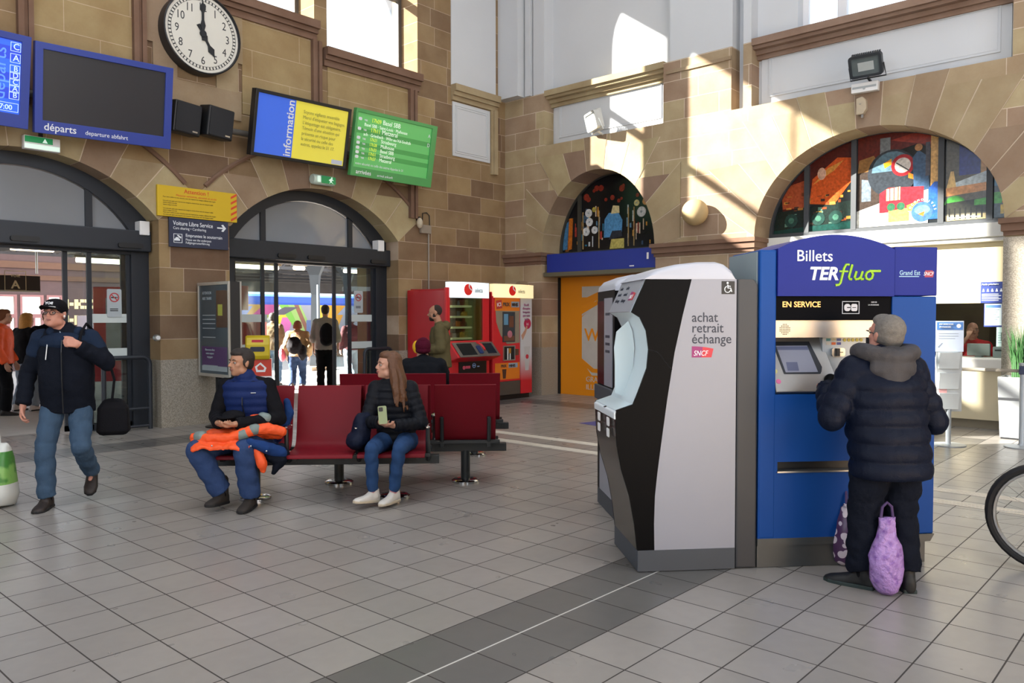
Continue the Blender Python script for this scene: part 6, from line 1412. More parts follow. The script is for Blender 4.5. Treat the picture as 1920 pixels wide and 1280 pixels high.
class Person:
    """Builds a posed figure in its own frame (X right, Y ahead, Z up) and then sets it down at loc, facing heading."""
    def __init__(s, label, loc, ahead, tone='fair', P=V((0, 0, .92)), Cc=V((0, 0, 1.3)), bulk=1.0, voxel=.009, shw=.185):
        s.label, s.loc, s.ahead, s.tone, s.vx, s.bulk = label, loc, V((ahead[0], ahead[1], 0)).normalized(), tone, voxel, bulk
        s.P, s.C = V(P), V(Cc); s.up = (s.C-s.P).normalized(); s.N = s.C+s.up*.17
        s.shw = shw
        s.arms = {}; s.legs = {}; s.H = None; s.hands = {}; s.feet = {}
    def sh(s, k): return s.C+s.up*.11+V((k*s.shw, 0, 0))
    def arm(s, k, elbow, wrist): s.arms[k] = (s.sh(k), V(elbow), V(wrist))
    def leg(s, k, knee, ankle): s.legs[k] = (s.P+V((k*.095, .0, -.03)), V(knee), V(ankle))
    def torso(s, m, g, belly=0, hem=-.05):
        q = lambda t: s.P+(s.C-s.P)*t
        b = s.bulk
        m.ball(q(-.05), (.165*b+g, .115*b+g, .12+g)); m.ball(q(.45)+V((0, belly*.5, 0)), (.15*b+g, .11*b+g+belly*.5, .2+g)); m.ball(q(.95), (.17*b+g, .115*b+g, .2+g)); m.ball(q(.7), (.165*b+g, .115*b+g+belly*.3, .2+g))
        capsule(m, s.sh(1)*.75+s.sh(-1)*.25+s.up*.01, s.sh(-1)*.75+s.sh(1)*.25+s.up*.01, .075*b+g, .075*b+g)
        for k in (1, -1): capsule(m, s.sh(k)*.85+s.C*.15, s.N-s.up*.01, .062*b+g, .05+g)
    def body(s, H, jaw=1.0, nose=1.0, feet=True):
        s.H = H; m = MB()
        head(m, H, jaw, nose)
        chain(m, [s.N-s.up*.06, s.N, H @ V((0, -.02, -.06))], [.066, .058, .055])
        s.torso(m, -.012)
        for k, (a, e, w) in s.arms.items(): chain(m, [a, e, w], [.047, .038, .026])
        for k, (h, d, n, kw) in s.hands.items(): hand(m, h, d, n, k, **kw)
        for k, (h, kn, an) in s.legs.items():
            chain(m, [h, kn, an], [.07, .046, .03]); 
            if feet: f = s.feet.get(k, (0, 1)); capsule(m, an+V((0, 0, -.045)), an+V((f[0]*.1, f[1]*.1, -.065)), .022, .016)
        s.o = bake(m, 'person', skin(s.tone), None, s.vx*.8, 4, .5)
        return s.o
    def loft(s, m, g, hem, quilt=0, belly=0, amp=.014, box=0):
        """Garment trunk as a stack of rounded rings, with ridges when quilted."""
        L = (s.C-s.P).length; b = s.bulk; rs = []; n = int((L+.15-hem)/(quilt/7 if quilt else .03))
        ks = ((-.8, .176, .122), (0, .172, .12), (.4, .158+box, .112), (1, .176, .122), (1.28, .16, .1), (1.45, .11, .075))
        for q in range(n+1):
            h = hem+(L+.15-hem)*q/n; t = h/L
            for (t0, w0, d0), (t1, w1, d1) in zip(ks, ks[1:]):
                if t <= t1: break
            f = max(0, min(1, (t-t0)/(t1-t0))); f = f*f*(3-2*f); w = (w0+(w1-w0)*f)*b+g; d = (d0+(d1-d0)*f)*b+g
            e = amp*(abs(math.sin(PI*(h-hem)/quilt))**.55-.75) if quilt else 0
            by = belly*math.exp(-((t-.35)/.45)**2); c = s.P+s.up*h+V((0, by*.5, 0))
            rs.append([c+V(((w+e)*math.copysign(abs(math.cos(a))**.85, math.cos(a)), (d+e+by*.5)*math.copysign(abs(math.sin(a))**.85, math.sin(a)), 0)) for a in [2*PI*i/32+.01 for i in range(32)]])
        m.rings(rs)
    def sleeve_tube(s, m, k, g, quilt=0, frac=1.0, amp=.012):
        a, e, w = s.arms[k]; a = a*.94+s.C*.06; w = e+(w-e)*frac; N = 60; pts = []; rad = []
        c0, c1 = a+(e-a)*.82, e+(w-e)*.2; m.ball(e, .05+g); tot = (e-a).length+(w-e).length
        for i in range(N+1):
            t = i/N*tot; l0 = (c0-a).length; l2 = (w-c1).length; mid = tot-l0-l2
            if t < l0: q = a+(c0-a)*(t/l0)
            elif t > tot-l2: q = c1+(w-c1)*((t-tot+l2)/l2)
            else: u = (t-l0)/mid; q = c0*(1-u)**2+e*2*u*(1-u)+c1*u*u
            f = t/tot; r = .06+(.04-.06)*f+g
            r += amp*(abs(math.sin(PI*t/quilt))**.55-.75) if quilt else .0035*math.sin(t*70+k)*math.exp(-((f-.5)/.25)**2)+.003*math.sin(t*90)*(f > .75)
            pts.append(q); rad.append(r)
        m.tube(pts, rad, 16)
    def top(s, name, material, g=.02, quilt=0, belly=0, sleeve=1.0, hem=-.08, disp=.012, collar=True, arm_g=None, sk=(1, -1), box=0, amp=.014):
        m = MB(); ag = g if arm_g is None else arm_g
        s.loft(m, g, hem, quilt, belly, amp, box)
        for k in sk:
            capsule(m, s.sh(k)*.85+s.C*.15, s.N-s.up*.015, .066*s.bulk+g*.8, .05+g); m.ball(s.sh(k)*.97+s.C*.03, .062+ag*.9)
            s.sleeve_tube(m, k, ag, quilt*.9, sleeve, amp*.8)
        if collar: chain(m, [s.N-s.up*.05, s.N+s.up*.012], [.078+g*.5, .066+g*.3])
        return bake(m, name, material, s.o, s.vx, 2 if quilt else 5, .5, disp, .09)
    def trousers(s, name, material, g=.018, hemf=1.0, disp=.009, ankle_r=.052, knee_r=.058):
        m = MB(); m.ball(s.P+V((0, 0, -.03)), (.158*s.bulk+g, .114*s.bulk+g, .13))
        for k, (h, kn, an) in s.legs.items():
            e = kn+(an-kn)*hemf; c0, c1 = h+(kn-h)*.86, kn+(e-kn)*.14; pts, rad = [], []; N = 64; m.ball(kn, knee_r+g)
            for i in range(N+1):
                t = i/N
                if t < .42: q = h+(c0-h)*(t/.42)
                elif t > .58: q = c1+(e-c1)*((t-.58)/.42)
                else: u = (t-.42)/.16; q = c0*(1-u)**2+kn*2*u*(1-u)+c1*u*u
                r = .09+(knee_r-.09)*min(1, t/.5) if t < .5 else knee_r+(ankle_r-knee_r)*(t-.5)/.5
                r += g+.0016*math.sin(t*75+k)*(math.exp(-((t-.5)/.1)**2)+1.1*math.exp(-((t-.97)/.12)**2)+.7*math.exp(-((t-.05)/.12)**2))
                pts.append(q+V((.004*math.sin(t*40+k*2), .004*math.cos(t*33), 0))); rad.append(r)
            m.tube(pts, rad, 18)
        return bake(m, name, material, s.o, s.vx, 3, .5, disp, .07)
    def shoes(s, material, sole_m, pitch=None, sc=1.0, hi=.06, name='shoe'):
        for k, (h, kn, an) in s.legs.items():
            m = MB(); F = shoe(m, an, s.feet.get(k, (0, 1)), (pitch or {}).get(k, 0), sc, hi); o = bake(m, name, material, s.o, .007, 4, .5)
            m = MB(); sole(m, F); q = m.build('sole', sole_m, bevel=.006); q.parent = o
    def socks(s, material):
        for k, (h, kn, an) in s.legs.items():
            m = MB(); chain(m, [an+(kn-an)*.2, an+V((0, 0, -.02))], [.041, .043]); bake(m, 'sock', material, s.o, .009, 2)
    def place(s, cat='person'):
        u = V((s.ahead.y, -s.ahead.x, 0))
        s.o.matrix_world = Matrix(((u.x, s.ahead.x, 0, s.loc[0]), (u.y, s.ahead.y, 0, s.loc[1]), (0, 0, 1, s.loc[2] if len(s.loc) > 2 else 0), (0, 0, 0, 1)))
        tag(s.o, s.label, cat, None); return s.o
def put(o, p):
    """Give a loose thing built in a person's own frame that person's place."""
    o.matrix_world = p.o.matrix_world.copy()
def hair_cap(p, m, vol=.012, back=-.03, front=.075, low=-.03, fringe=0):
    H = p.H; B = lambda c, r: m.ball(c, r, H, 16)
    B((0, -.03, .045), (.079+vol, .085+vol, .082+vol)); B((0, -.05, .0), (.074+vol*.6, .06+vol*.5, .075)); B((0, .02, .082), (.062+vol*.5, .07, .038+vol))
    for s_ in (-1, 1): B((s_*.066, -.02, .02+low*.3), (.014+vol*.4, .045, .05))
    if fringe: B((0, .062, .078), (.052, .03, .022+fringe))
def fabric(name, c, var=.12, rough=.85, bump=.25, bs=120): return mat(name, c, rough, var=var, scale=9, bump=bump, bscale=bs, spec=.12)
NAVY = fabric('navy_cloth', '#10141e'); NAVY_L = fabric('navy_yoke', '#1a263a'); JEANS = fabric('jeans_mid', '#3c5066', .28); JEANS_D = fabric('jeans_dark', '#1f2e48', .3); BLACKC = fabric('black_cloth', '#121216'); WORK = fabric('work_blue', '#2f4268', .15)
HIVIS = mat('hivis_orange', '#e8531c', .6, var=.1, scale=8, bump=.15); REFL = mat('reflective_grey', '#6f7d7a', .4, var=.1)
BROWNSH = mat('shoe_brown', '#261d1a', .6); SOLE = mat('sole_black', '#121112', .7); GREYH = mat('hair_grey', '#6a655f', .8, var=.45, scale=60, bump=.5, bscale=180); BRN = mat('hair_dark', '#221914', .7, var=.4, scale=60, bump=.4, bscale=150)

# man in the cap, walking towards the camera
toward = V((-2.45, -7.35, 0)).normalized(); ah = Matrix.Rotation(-.2, 3, 'Z') @ toward
p = Person('walking man in black cap, dark navy jacket and blue jeans', (2.47, 7.36, 0), ah, 'pink', V((0, 0, .94)), V((.0, .03, 1.3)), 1.0, shw=.18)
p.arm(1, (.3, -.02, 1.12), (.32, .08, .86)); p.arm(-1, (-.315, .07, 1.2), (-.12, .195, 1.35))
p.leg(1, (.15, .14, .51), (.14, .16, .095)); p.leg(-1, (-.12, .16, .5), (-.14, -.17, .24))
p.feet = {1: (.15, 1), -1: (-.05, 1)}
p.hands = {1: ((.32, .08, .85), (.05, .25, -1), (-1, .1, 0), dict(curl=(.5, .6, .5))), -1: ((-.13, .21, 1.365), (.75, .35, .2), (0, -1, -.3), dict(curl=(1.0, 1.2, .9)))}
Hm = head_matrix((.07, .09, 1.615), .3, -.16); b = p.body(Hm, 1.12, 1.0)
face_parts(Hm, b, '#4a3527', '#a06a60'); 
p.top('jacket', NAVY, .035, belly=.05, hem=-.16, disp=.018, box=.018, arm_g=.02)
m = MB(); m.ball(p.sh(1)*.5+p.sh(-1)*.5+V((0, .01, -.03)), (.22, .158, .1)); 
for kk in (1, -1): capsule(m, p.sh(kk), p.sh(kk)*.6+p.arms[kk][1]*.4, .088, .08)
bake(m, 'jacket_yoke', NAVY_L, b, .009, 5, .5, .012, .09)
m = MB(); m.ball(p.N+V((0, -.09, -.02)), (.14, .075, .07)); m.ball(p.N+V((.1, -.0, -.01)), (.05, .09, .055)); m.ball(p.N+V((-.1, -.0, -.01)), (.05, .09, .055)); bake(m, 'hood', NAVY_L, b, .009, 5)
m = MB(); m.plate([(-.035, .0), (0, -.13), (.035, .02), (.0, -.03)], frame(p.N+V((.0, .085, .0)), (1, .1, 0), (0, -.35, 1)), .0, .03); bake(m, 'shirt_collar', mat('shirt_pale_blue', '#a9b4c0', .7), b, .007, 3)
for kk, ln in ((.11, .17), (-.07, .05)): m = MB(); m.tube([p.N+V((kk, .12, -.06)), p.N+V((kk+.01, .158, -.06-ln))], .004, 5); child(m, 'drawstring', WHITEP, b)
m = MB(); m.tube([p.P+V((0, .185, -.15)), p.P+V((0, .205, 0)), p.P+V((0, .22, .14)), p.C+V((0, .19, 0)), p.C+V((0, .165, .1))], .006, 5); child(m, 'zip', DARK, b)
p.trousers('jeans', JEANS, .012, 1.0, .012, .058, .066); p.shoes(BROWNSH, SOLE, {1: .0, -1: .55}, 1.1, .1); p.socks(BLACKC)
m = MB()
for c, r in (((0, -.012, .055), (.088, .108, .082)), ((0, .02, .06), (.084, .08, .07))): m.ball(c, r, Hm, 18)
cap = bake(m, 'cap', BLACKC, b, .007, 4)
m = MB(); rs = []
for t in range(9):
    a = -1.15+2.3*t/8; rs.append((a, .1+.075*math.cos(a)))
top_ = [Hm @ V((.082*math.sin(a)*1.0, .03+L*math.cos(a)*.95, .046-.02*abs(math.sin(a)))) for a, L in rs]; inn = [Hm @ V((.08*math.sin(a), .07*math.cos(a), .05)) for a, L in rs]
vs = [m.bm.verts.new(q) for q in inn+top_]
for i in range(8): m._f([vs[i], vs[i+1], vs[9+i+1], vs[9+i]])
o = m.build('brim', BLACKC); o.parent = cap; sd = o.modifiers.new('t', 'SOLIDIFY'); sd.thickness = .006
m = MB(); m.text('BOY', frame(Hm @ V((-.03, .1, .07)), Hm.to_3x3() @ V((1, 0, 0)), Hm.to_3x3() @ V((0, -.35, 1))), .032, 0, 0, d=.008, bold=.02); o = m.build('cap_lettering', TXT); o.parent = cap
m = MB(); m.tube([Hm @ V((.06*math.sin(a), .035+.075*math.cos(a), .048)) for a in [-.9+1.8*i/8 for i in range(9)]], .004, 5); o = m.build('brim_edge', WHITEP); o.parent = cap
m = MB()
for s_ in (-1, 1):
    m.tube([Hm @ V((s_*.034+.023*math.cos(a), .101-.006*abs(math.cos(a)), -.002+.018*math.sin(a))) for a in [2*PI*i/16 for i in range(16)]], .0026, 5, loop=True); m.tube([Hm @ V(q) for q in ((s_*.057, .095, .005), (s_*.076, .02, .006), (s_*.078, -.01, .0))], .0022, 5)
m.tube([Hm @ V(q) for q in ((-.011, .1, .004), (0, .104, .007), (.011, .1, .004))], .0022, 5); child(m, 'glasses', DARK, b, smooth='all')
m = MB(); m.ball((-.084, .005, -.018), (.007, .007, .012), Hm, 8); child(m, 'earbud', WHITEP, b, smooth='all')
p.place()
k = thing('shoulder_bag', 'black shoulder bag hanging behind the walking man in the cap', 'bag', (0, 0, 0)); p2 = p
m = MB(); m.rings([[V((-.34+x*w, -.06+y*d_, z)) for x, y in ((-1, -1), (1, -1), (1, 1), (-1, 1))] for z, w, d_ in ((.56, .11, .06), (.6, .13, .08), (.8, .12, .07), (.88, .07, .04))]); o = m.build('bag_body', BLACKC, bevel=.03); o.parent = k
m = MB(); m.tube([V((-.34, .0, .87)), V((-.36, .0, 1.05)), V((-.29, -.14, 1.25)), V((-.2, -.14, 1.45)), V((-.15, .0, 1.535)), V((-.135, .13, 1.47)), V((-.13, .2, 1.38))], .012, 6); o = m.build('strap', BLACKC); o.parent = k
put_m = p.o.matrix_world.copy(); k.matrix_world = put_m

# seated man with the orange jacket
NF = V((-.70, -.714, 0)); UU = V((.714, -.70, 0)); BC = V((4.03, 5.86, 0))
s1 = BC-UU*.605
p = Person('seated man in blue quilted vest and black sleeves holding a dark cap', (s1.x, s1.y, 0), NF, 'tan', V((0, -.05, .54)), V((.03, .05, .9)), 1.06)
p.arm(1, (.29, .12, .74), (.2, .34, .715)); p.arm(-1, (-.25, .14, .72), (.05, .37, .71))
p.leg(1, (.36, .40, .50), (.19, .31, .13)); p.leg(-1, (-.03, .43, .51), (-.05, .34, .1))
p.feet = {1: (.25, 1), -1: (.12, 1)}
p.hands = {1: ((.2, .345, .715), (-.75, .6, -.15), (-.1, .2, 1), dict(curl=(.5, .5, .4))), -1: ((.05, .375, .71), (.8, .55, -.15), (.1, .1, 1), dict(curl=(.55, .6, .5)))}
Hs = head_matrix((.075, .12, 1.2), .72, -.05); b = p.body(Hs, 1.04, 1.08); face_parts(Hs, b, '#33261e', '#8a5a50')
p.top('shirt', BLACKC, .012, disp=.012, hem=-.03)
m = MB(); 
for i in range(7):
    pass
p.loft(m, .034, -.05, .07, .02, .012)
for kk in (1, -1): capsule(m, p.sh(kk)*.78+p.C*.22, p.N-p.up*.02, .086, .07)
chain(m, [p.N-p.up*.03, p.N+p.up*.02], [.088, .083])
bake(m, 'quilted_vest', fabric('vest_blue', '#182857', .12, .55), b, .009, 3)
m = MB(); m.tube([p.P+V((.01, .178, .05)), p.C+V((.01, .176, -.05)), p.C+V((.015, .15, .1))], .005, 5); child(m, 'zip', DARK, b); m = MB(); m.tube([p.C+V((-.06, .166, .05)), p.C+V((-.1, .158, .05))], .004, 5); child(m, 'vest_badge', STEEL, b)
p.trousers('trousers', WORK, .024, .95, .016, .062, .064); p.shoes(mat('boot_dusty', '#2a2420', .8, var=.3, scale=25), SOLE, {1: -.1}, 1.06, .1); p.socks(BLACKC)
m = MB(); hair_cap(p, m, .008, fringe=.004); bake(m, 'hair', BRN, b, .006, 3)
p.place(); pw = p
k = thing('hi_vis_jacket', 'orange high-visibility work jacket with blue lining on the seated man\'s lap', 'jacket'); 
def roll(m, pts, rad, flat=.6):
    pts = [V(q) for q in pts]
    for (a, c), (ra, rc) in zip(zip(pts, pts[1:]), zip(rad, rad[1:])): capsule(m, a, c, ra, rc)
m = MB(); roll(m, [(.40, .36, .60), (.25, .42, .6), (.08, .43, .605), (-.05, .4, .65), (-.2, .33, .665), (-.30, .28, .63)], [.035, .042, .042, .046, .048, .042]); roll(m, [(-.06, .25, .73), (-.1, .24, .74)], [.045, .04]); roll(m, [(-.13, .42, .5), (-.17, .44, .4), (-.18, .43, .33)], [.035, .045, .025]); roll(m, [(.3, .2, .6), (.0, .25, .62), (-.25, .2, .6)], [.05, .05, .05])
gx_ = 18; gy_ = 8
def lap(u, v, off): 
    x = .37-.46*u+.05*math.sin(PI*v)*(u < .3); y = .18+.33*v; z = .595+.03*math.cos(PI*2*abs(u-.45))*(1-v)-.06*max(0, v-.6)*2.2+.008*math.sin(14*u+5*v)+.006*math.sin(23*u-9*v)
    return V((x, y+.012*math.sin(11*u)*v, z-off))
up_ = [[m.bm.verts.new(lap(i/gx_, j/gy_, 0)) for j in range(gy_+1)] for i in range(gx_+1)]; dn_ = [[m.bm.verts.new(lap(i/gx_, j/gy_, .03)) for j in range(gy_+1)] for i in range(gx_+1)]
for i in range(gx_):
    for j in range(gy_): m._f([up_[i][j], up_[i][j+1], up_[i+1][j+1], up_[i+1][j]]); m._f([dn_[i][j], dn_[i+1][j], dn_[i+1][j+1], dn_[i][j+1]])
for i in range(gx_): m._f([up_[i][0], up_[i+1][0], dn_[i+1][0], dn_[i][0]]); m._f([up_[i][gy_], dn_[i][gy_], dn_[i+1][gy_], up_[i+1][gy_]])
for j in range(gy_): m._f([up_[0][j], dn_[0][j], dn_[0][j+1], up_[0][j+1]]); m._f([up_[gx_][j], up_[gx_][j+1], dn_[gx_][j+1], dn_[gx_][j]])
o = bake(m, 'orange_shell', HIVIS, None, .008, 4, .5, .02, .05); o.parent = k
m = MB(); roll(m, [(-.08, .45, .57), (-.2, .42, .52), (-.3, .33, .46)], [.035, .05, .055]); roll(m, [(-.25, .0, .62), (-.3, -.02, .75), (-.27, -.05, .85)], [.04, .04, .03]); o = bake(m, 'blue_lining', fabric('lining_blue', '#1d386a'), None, .008, 4, .5, .015, .05); o.parent = k
m = MB(); roll(m, [(-.22, .36, .44), (-.3, .34, .4), (-.25, .37, .3)], [.05, .055, .02]); roll(m, [(-.3, .3, .5), (-.33, .26, .42)], [.04, .04]); o = bake(m, 'dark_lining', NAVY, None, .008, 4, .5, .015, .05); o.parent = k
for a_, c_ in (((-.0, .415, .625), (-.03, .405, .635)), ((-.085, .385, .66), (-.11, .375, .665)), ((.32, .39, .612), (.35, .375, .608)), ((-.13, .235, .745), (-.16, .23, .735))):
    m = MB(); capsule(m, a_, c_, .0475, .048); o = bake(m, 'reflective_band', REFL, None, .008, 2); o.parent = k
m = MB()
for q in ((.2, .525, .555), (-.1, .495, .545), (-.22, .478, .5)): m.ball(q, .008, None, 8)
o = m.build('snap', STEEL); o.parent = k; k.matrix_world = pw.o.matrix_world.copy()
m = MB(); m.ball((.1, .27, .765), (.1, .07, .05)); m.ball((.14, .35, .76), (.07, .06, .014)); o = bake(m, 'dark_cap', BLACKC, None, .008, 4); tag(o, 'black cap held in the seated man\'s hands', 'cap'); o.matrix_world = pw.o.matrix_world.copy()

# seated girl with long hair
s3 = BC+UU*.605
p = Person('seated girl with long brown hair in black puffer jacket and blue jeans', (s3.x, s3.y, 0), NF, 'fair', V((-.02, -.04, .53)), V((.0, -.01, .86)), .9, shw=.155)
p.arm(1, (.23, .1, .68), (.09, .27, .7)); p.arm(-1, (-.25, .06, .66), (-.02, .26, .67))
p.leg(1, (.15, .42, .50), (.15, .33, .12)); p.leg(-1, (-.08, .42, .50), (-.02, .30, .11))
p.feet = {1: (.75, .7), -1: (.55, .85)}
p.hands = {1: ((.09, .27, .7), (-.75, .35, -.25), (-.2, -.2, 1), dict(curl=(.5, .6, .5), sc=.88)), -1: ((-.02, .26, .67), (.85, .4, .0), (.0, -.3, 1), dict(curl=(.6, .6, .5), sc=.88))}
Hg = head_matrix((.045, .035, 1.165), 1.12, -.12); b = p.body(Hg, .9, 1.0); face_parts(Hg, b, '#4b3626', '#a36a60')
p.top('puffer_jacket', fabric('puffer_black', '#15171d', .15, .5), .02, quilt=.062, hem=-.09, disp=.008, arm_g=.012)
p.trousers('jeans', fabric('jeans_blue', '#29436a', .35), .008, .93, .01, .04, .05)
for kk, (h_, kn, an) in p.legs.items(): m = MB(); chain(m, [an+(kn-an)*.16, an+V((0, 0, -.01))], [.036, .036]); bake(m, 'sock', mat('sock_pink', '#c3868c', .8), b, .008, 2)
p.shoes(mat('sneaker_white', '#c9c6c0', .6, var=.06), mat('sneaker_sole', '#b9ad98', .6), {1: -.12}, .93, .02, 'sneaker')
m = MB(); hair_cap(p, m, .01, low=-.05)
rr = random.Random(9)
for i in range(60):
    a = rr.uniform(-2.15, 2.15); x0, y0 = .078*math.sin(a), -.03-.075*math.cos(a)
    q = [Hg @ V((x0*.85, y0*.85+.0, .075)), Hg @ V((x0*1.1, y0*1.12, .0))]
    e = q[-1]; out_ = V((e.x-.045, e.y-.035, 0)); L = rr.uniform(.26, .4)
    for t in (.33, .66, 1): q.append(V((e.x+out_.x*.35*t+rr.uniform(-.012, .012)-.03*t, e.y+out_.y*.3*t+rr.uniform(-.012, .012)+(.02*t if e.y > 0 else -.05*t*0), e.z-L*t)))
    chain(m, q, [.016, .017, .016, .014, .006])
bake(m, 'hair', mat('hair_auburn', '#573419', .5, var=.5, scale=25, bump=.4, bscale=90), b, .007, 2)
p.place(); pg = p
k = thing('phone', 'green phone with dark camera held by the seated girl', 'phone'); PMx = frame((.055, .38, .7), (-.95, -.3, .05), (.1, -.1, 1))
m = MB(); m.plate(rrect(-.036, 0, .036, .15, .012), PMx, -.005, .005); o = m.build('phone_body', mat('phone_case', '#8c9a70', .4)); o.parent = k
m = MB(); m.plate(rrect(.0-.03, .105, .005, .14, .008), PMx, .005, .008); m.plate(rrect(-.03, .105, .005, .14, .008), PMx, -.008, -.005); o = m.build('camera_bump', DARK); o.parent = k; k.matrix_world = pg.o.matrix_world.copy()
m = MB(); m.ball((.27, .12, .6), (.085, .12, .17)); m.ball((.3, .14, .53), (.1, .15, .085)); m.ball((.22, .1, .72), (.05, .07, .06)); o = bake(m, 'shoulder_bag', fabric('bag_navy', '#141a2c', .15, .6), None, .01, 6, .5, .02, .08); tag(o, 'dark navy bag on the seat beside the seated girl', 'bag'); o.matrix_world = pg.o.matrix_world.copy()

# old man at the blue machine, seen from behind
AW = V((.6702, .7422, 0)); pl = V((4.86, 1.445, 0))
p = Person('grey-haired man in navy puffer jacket using the blue ticket machine', (pl.x, pl.y, 0), AW, 'pink', V((0, 0, .83)), V((.0, .06, 1.17)), 1.08, voxel=.008)
p.arm(1, (.31, .05, .97), (.2, .2, 1.14)); p.arm(-1, (-.32, .06, 1.0), (-.25, .24, 1.16))
p.leg(1, (.09, .03, .46), (.1, -.02, .095)); p.leg(-1, (-.12, .05, .46), (-.13, .05, .095))
p.feet = {1: (.2, 1), -1: (-.7, .75)}
p.hands = {1: ((.2, .2, 1.14), (-.3, .5, .6), (-1, -.2, -.3), dict(curl=(.4, .5, .4))), -1: ((-.25, .24, 1.16), (.15, .95, .2), (.3, 0, -1), dict(curl=(.3, .4, .4)))}
Ho = head_matrix((.045, .13, 1.475), -.25, -.2); b = p.body(Ho, 1.05); face_parts(Ho, b, '#77716a')
p.top('puffer_jacket', fabric('puffer_navy', '#0c1222', .2, .5), .04, quilt=.1, hem=-.17, disp=.012, belly=.02, arm_g=.03, amp=.02, box=.02)
m = MB(); q = p.N; H2 = Matrix.Translation(q)
for i in range(14):
    a = PI*1.28*i/13-PI*.14-PI/2; m.ball(q+V((.135*math.sin(a)*1.05, -.03-.12*math.cos(a)*-1*-.9, .015+.03*abs(math.sin(a)))), (.058, .058, .05))
m.ball(q+V((0, -.12, -.045)), (.15, .065, .085)); m.ball(q+V((0, -.135, -.1)), (.1, .05, .06)); m.ball(q+V((0, -.08, .03)), (.12, .06, .05))
bake(m, 'hood', fabric('hood_grey', '#403e40', .3, .45), b, .008, 4, .5, .018, .1)
p.trousers('trousers', fabric('trousers_navy', '#10141f'), .03, .97, .022, .056, .062); p.shoes(mat('shoe_black', '#0f1012', .6), mat('sole_teal', '#22302f', .7), None, 1.08, .05); p.socks(BLACKC)
m = MB(); hair_cap(p, m, .006, low=-.04); m.ball((0, -.07, -.035), (.055, .03, .045), Ho, 12); bake(m, 'hair', GREYH, b, .006, 2)
m = MB()
for s_ in (-1, 1): m.tube([Ho @ V(q) for q in ((s_*.076, -.005, .008), (s_*.072, .05, .012), (s_*.055, .095, .01))], .0025, 5)
m.tube([Ho @ V(q) for q in ((-.055, .095, .01), (0, .106, .008), (.055, .095, .01))], .0025, 5); child(m, 'glasses', DARK, b)
p.place(); po = p
def tote(label, c, w, h_, ang, mt):
    k = thing('tote_bag', label, 'bag', (c[0], c[1], 0), 'woven shopping bags at the old man\'s feet'); M = frame((c[0], c[1], 0), (.742*math.cos(ang)+.67*math.sin(ang), -.67*math.cos(ang)+.742*math.sin(ang), 0), (0, 0, 1))
    m = MB(); rs = []
    for z, fw, fd in ((.005, .42, .6), (.03, .66, .95), (.08, .85, 1.05), (.15, .98, 1.0), (.22, 1.0, .9), (.28, .86, .75), (.33, .6, .55), (.38, .46, .45), (h_-.03, .46, .35), (h_, .5, .25)):
        rs.append([M @ V((w*fw*math.cos(a)*(1+.05*math.sin(47*z+3*a)), z, (.08*fd+.006*math.sin(31*z+4*a))*math.sin(a)+.005*math.sin(5*a+60*z))) for a in [2*PI*i/26 for i in range(26)]])
    m.rings(rs); m.build('bag_body', mt, k, smooth='all')
    m = MB(); m.tube([M @ V((x, z, 0)) for x, z in ((-w*.4, h_-.01), (-w*.3, h_+.06), (0, h_+.085), (w*.3, h_+.06), (w*.4, h_-.01))], .008, 6); m.build('handle', mat('handle_violet', '#4a3560', .7), k)
    return k
t = NT('tote_violet'); p_ = t.obj(); wv = t.node('ShaderNodeTexVoronoi'); t.l.new(p_, wv.inputs['Vector']); wv.inputs['Scale'].default_value = 22
t.l.new(t.mix(t.remap(wv.outputs['Distance'], .15, .5, 0, 1), lin('#7d55a0'), lin('#a17fbd')), t.b.inputs['Base Color']); t.b.inputs['Roughness'].default_value = .35; t.bump(t.noise(p_, 30, 3), 1.0, .02)
t2 = NT('tote_violet_white'); p_ = t2.obj(); wv = t2.node('ShaderNodeTexVoronoi'); t2.l.new(p_, wv.inputs['Vector']); wv.inputs['Scale'].default_value = 17
t2.l.new(t2.mix(t2.math('GREATER_THAN', wv.outputs['Distance'], .42), lin('#c9bcc4'), lin('#4c2f52')), t2.b.inputs['Base Color']); t2.b.inputs['Roughness'].default_value = .4
c = along(1661, 1112, 2, 0); tote('purple woven shopping bag standing between the old man\'s feet', (c.x, c.y), .1, .44, .1, t.m)
c = along(1590, 1062, 2, 0); tote('purple and white patterned shopping bag between the old man and the machine', (c.x+.03, c.y+.03), .1, .4, 1.2, t2.m)

# man in the green jacket, profile, by the vending machine
p = Person('bearded man in olive jacket standing before the red vending machine', (8.16, 8.82, 0), (-.72, .69), 'tan', V((0, 0, .92)), V((0, .02, 1.3)), 1.05, voxel=.011)
p.arm(1, (.27, .0, 1.13), (.2, .22, 1.05)); p.arm(-1, (-.27, .0, 1.13), (-.14, .26, 1.12)); p.leg(1, (.1, .02, .5), (.1, 0, .09)); p.leg(-1, (-.1, .05, .5), (-.1, .05, .09))
p.hands = {1: ((.2, .22, 1.05), (-.4, .9, 0), (-1, 0, 0), dict(curl=(.6, .6, .5))), -1: ((-.14, .26, 1.12), (.3, .9, .1), (1, 0, 0), dict(curl=(.6, .6, .5)))}
Hd = head_matrix((0, .09, 1.655), 0, .04); b = p.body(Hd, 1.05, 1.1); face_parts(Hd, b, '#2a1f18')
p.top('jacket', fabric('olive_cloth', '#5a5238', .18), .028, hem=-.08, disp=.02)
m = MB(); m.ball(p.N+V((0, -.1, -.01)), (.13, .08, .085)); m.ball(p.N+V((.09, -.02, 0)), (.05, .09, .05)); m.ball(p.N+V((-.09, -.02, 0)), (.05, .09, .05)); bake(m, 'hood', fabric('olive_cloth', '#5a5238'), b, .011, 4)
p.trousers('trousers', fabric('grey_trousers', '#3a3c40'), .025); p.shoes(BROWNSH, SOLE)
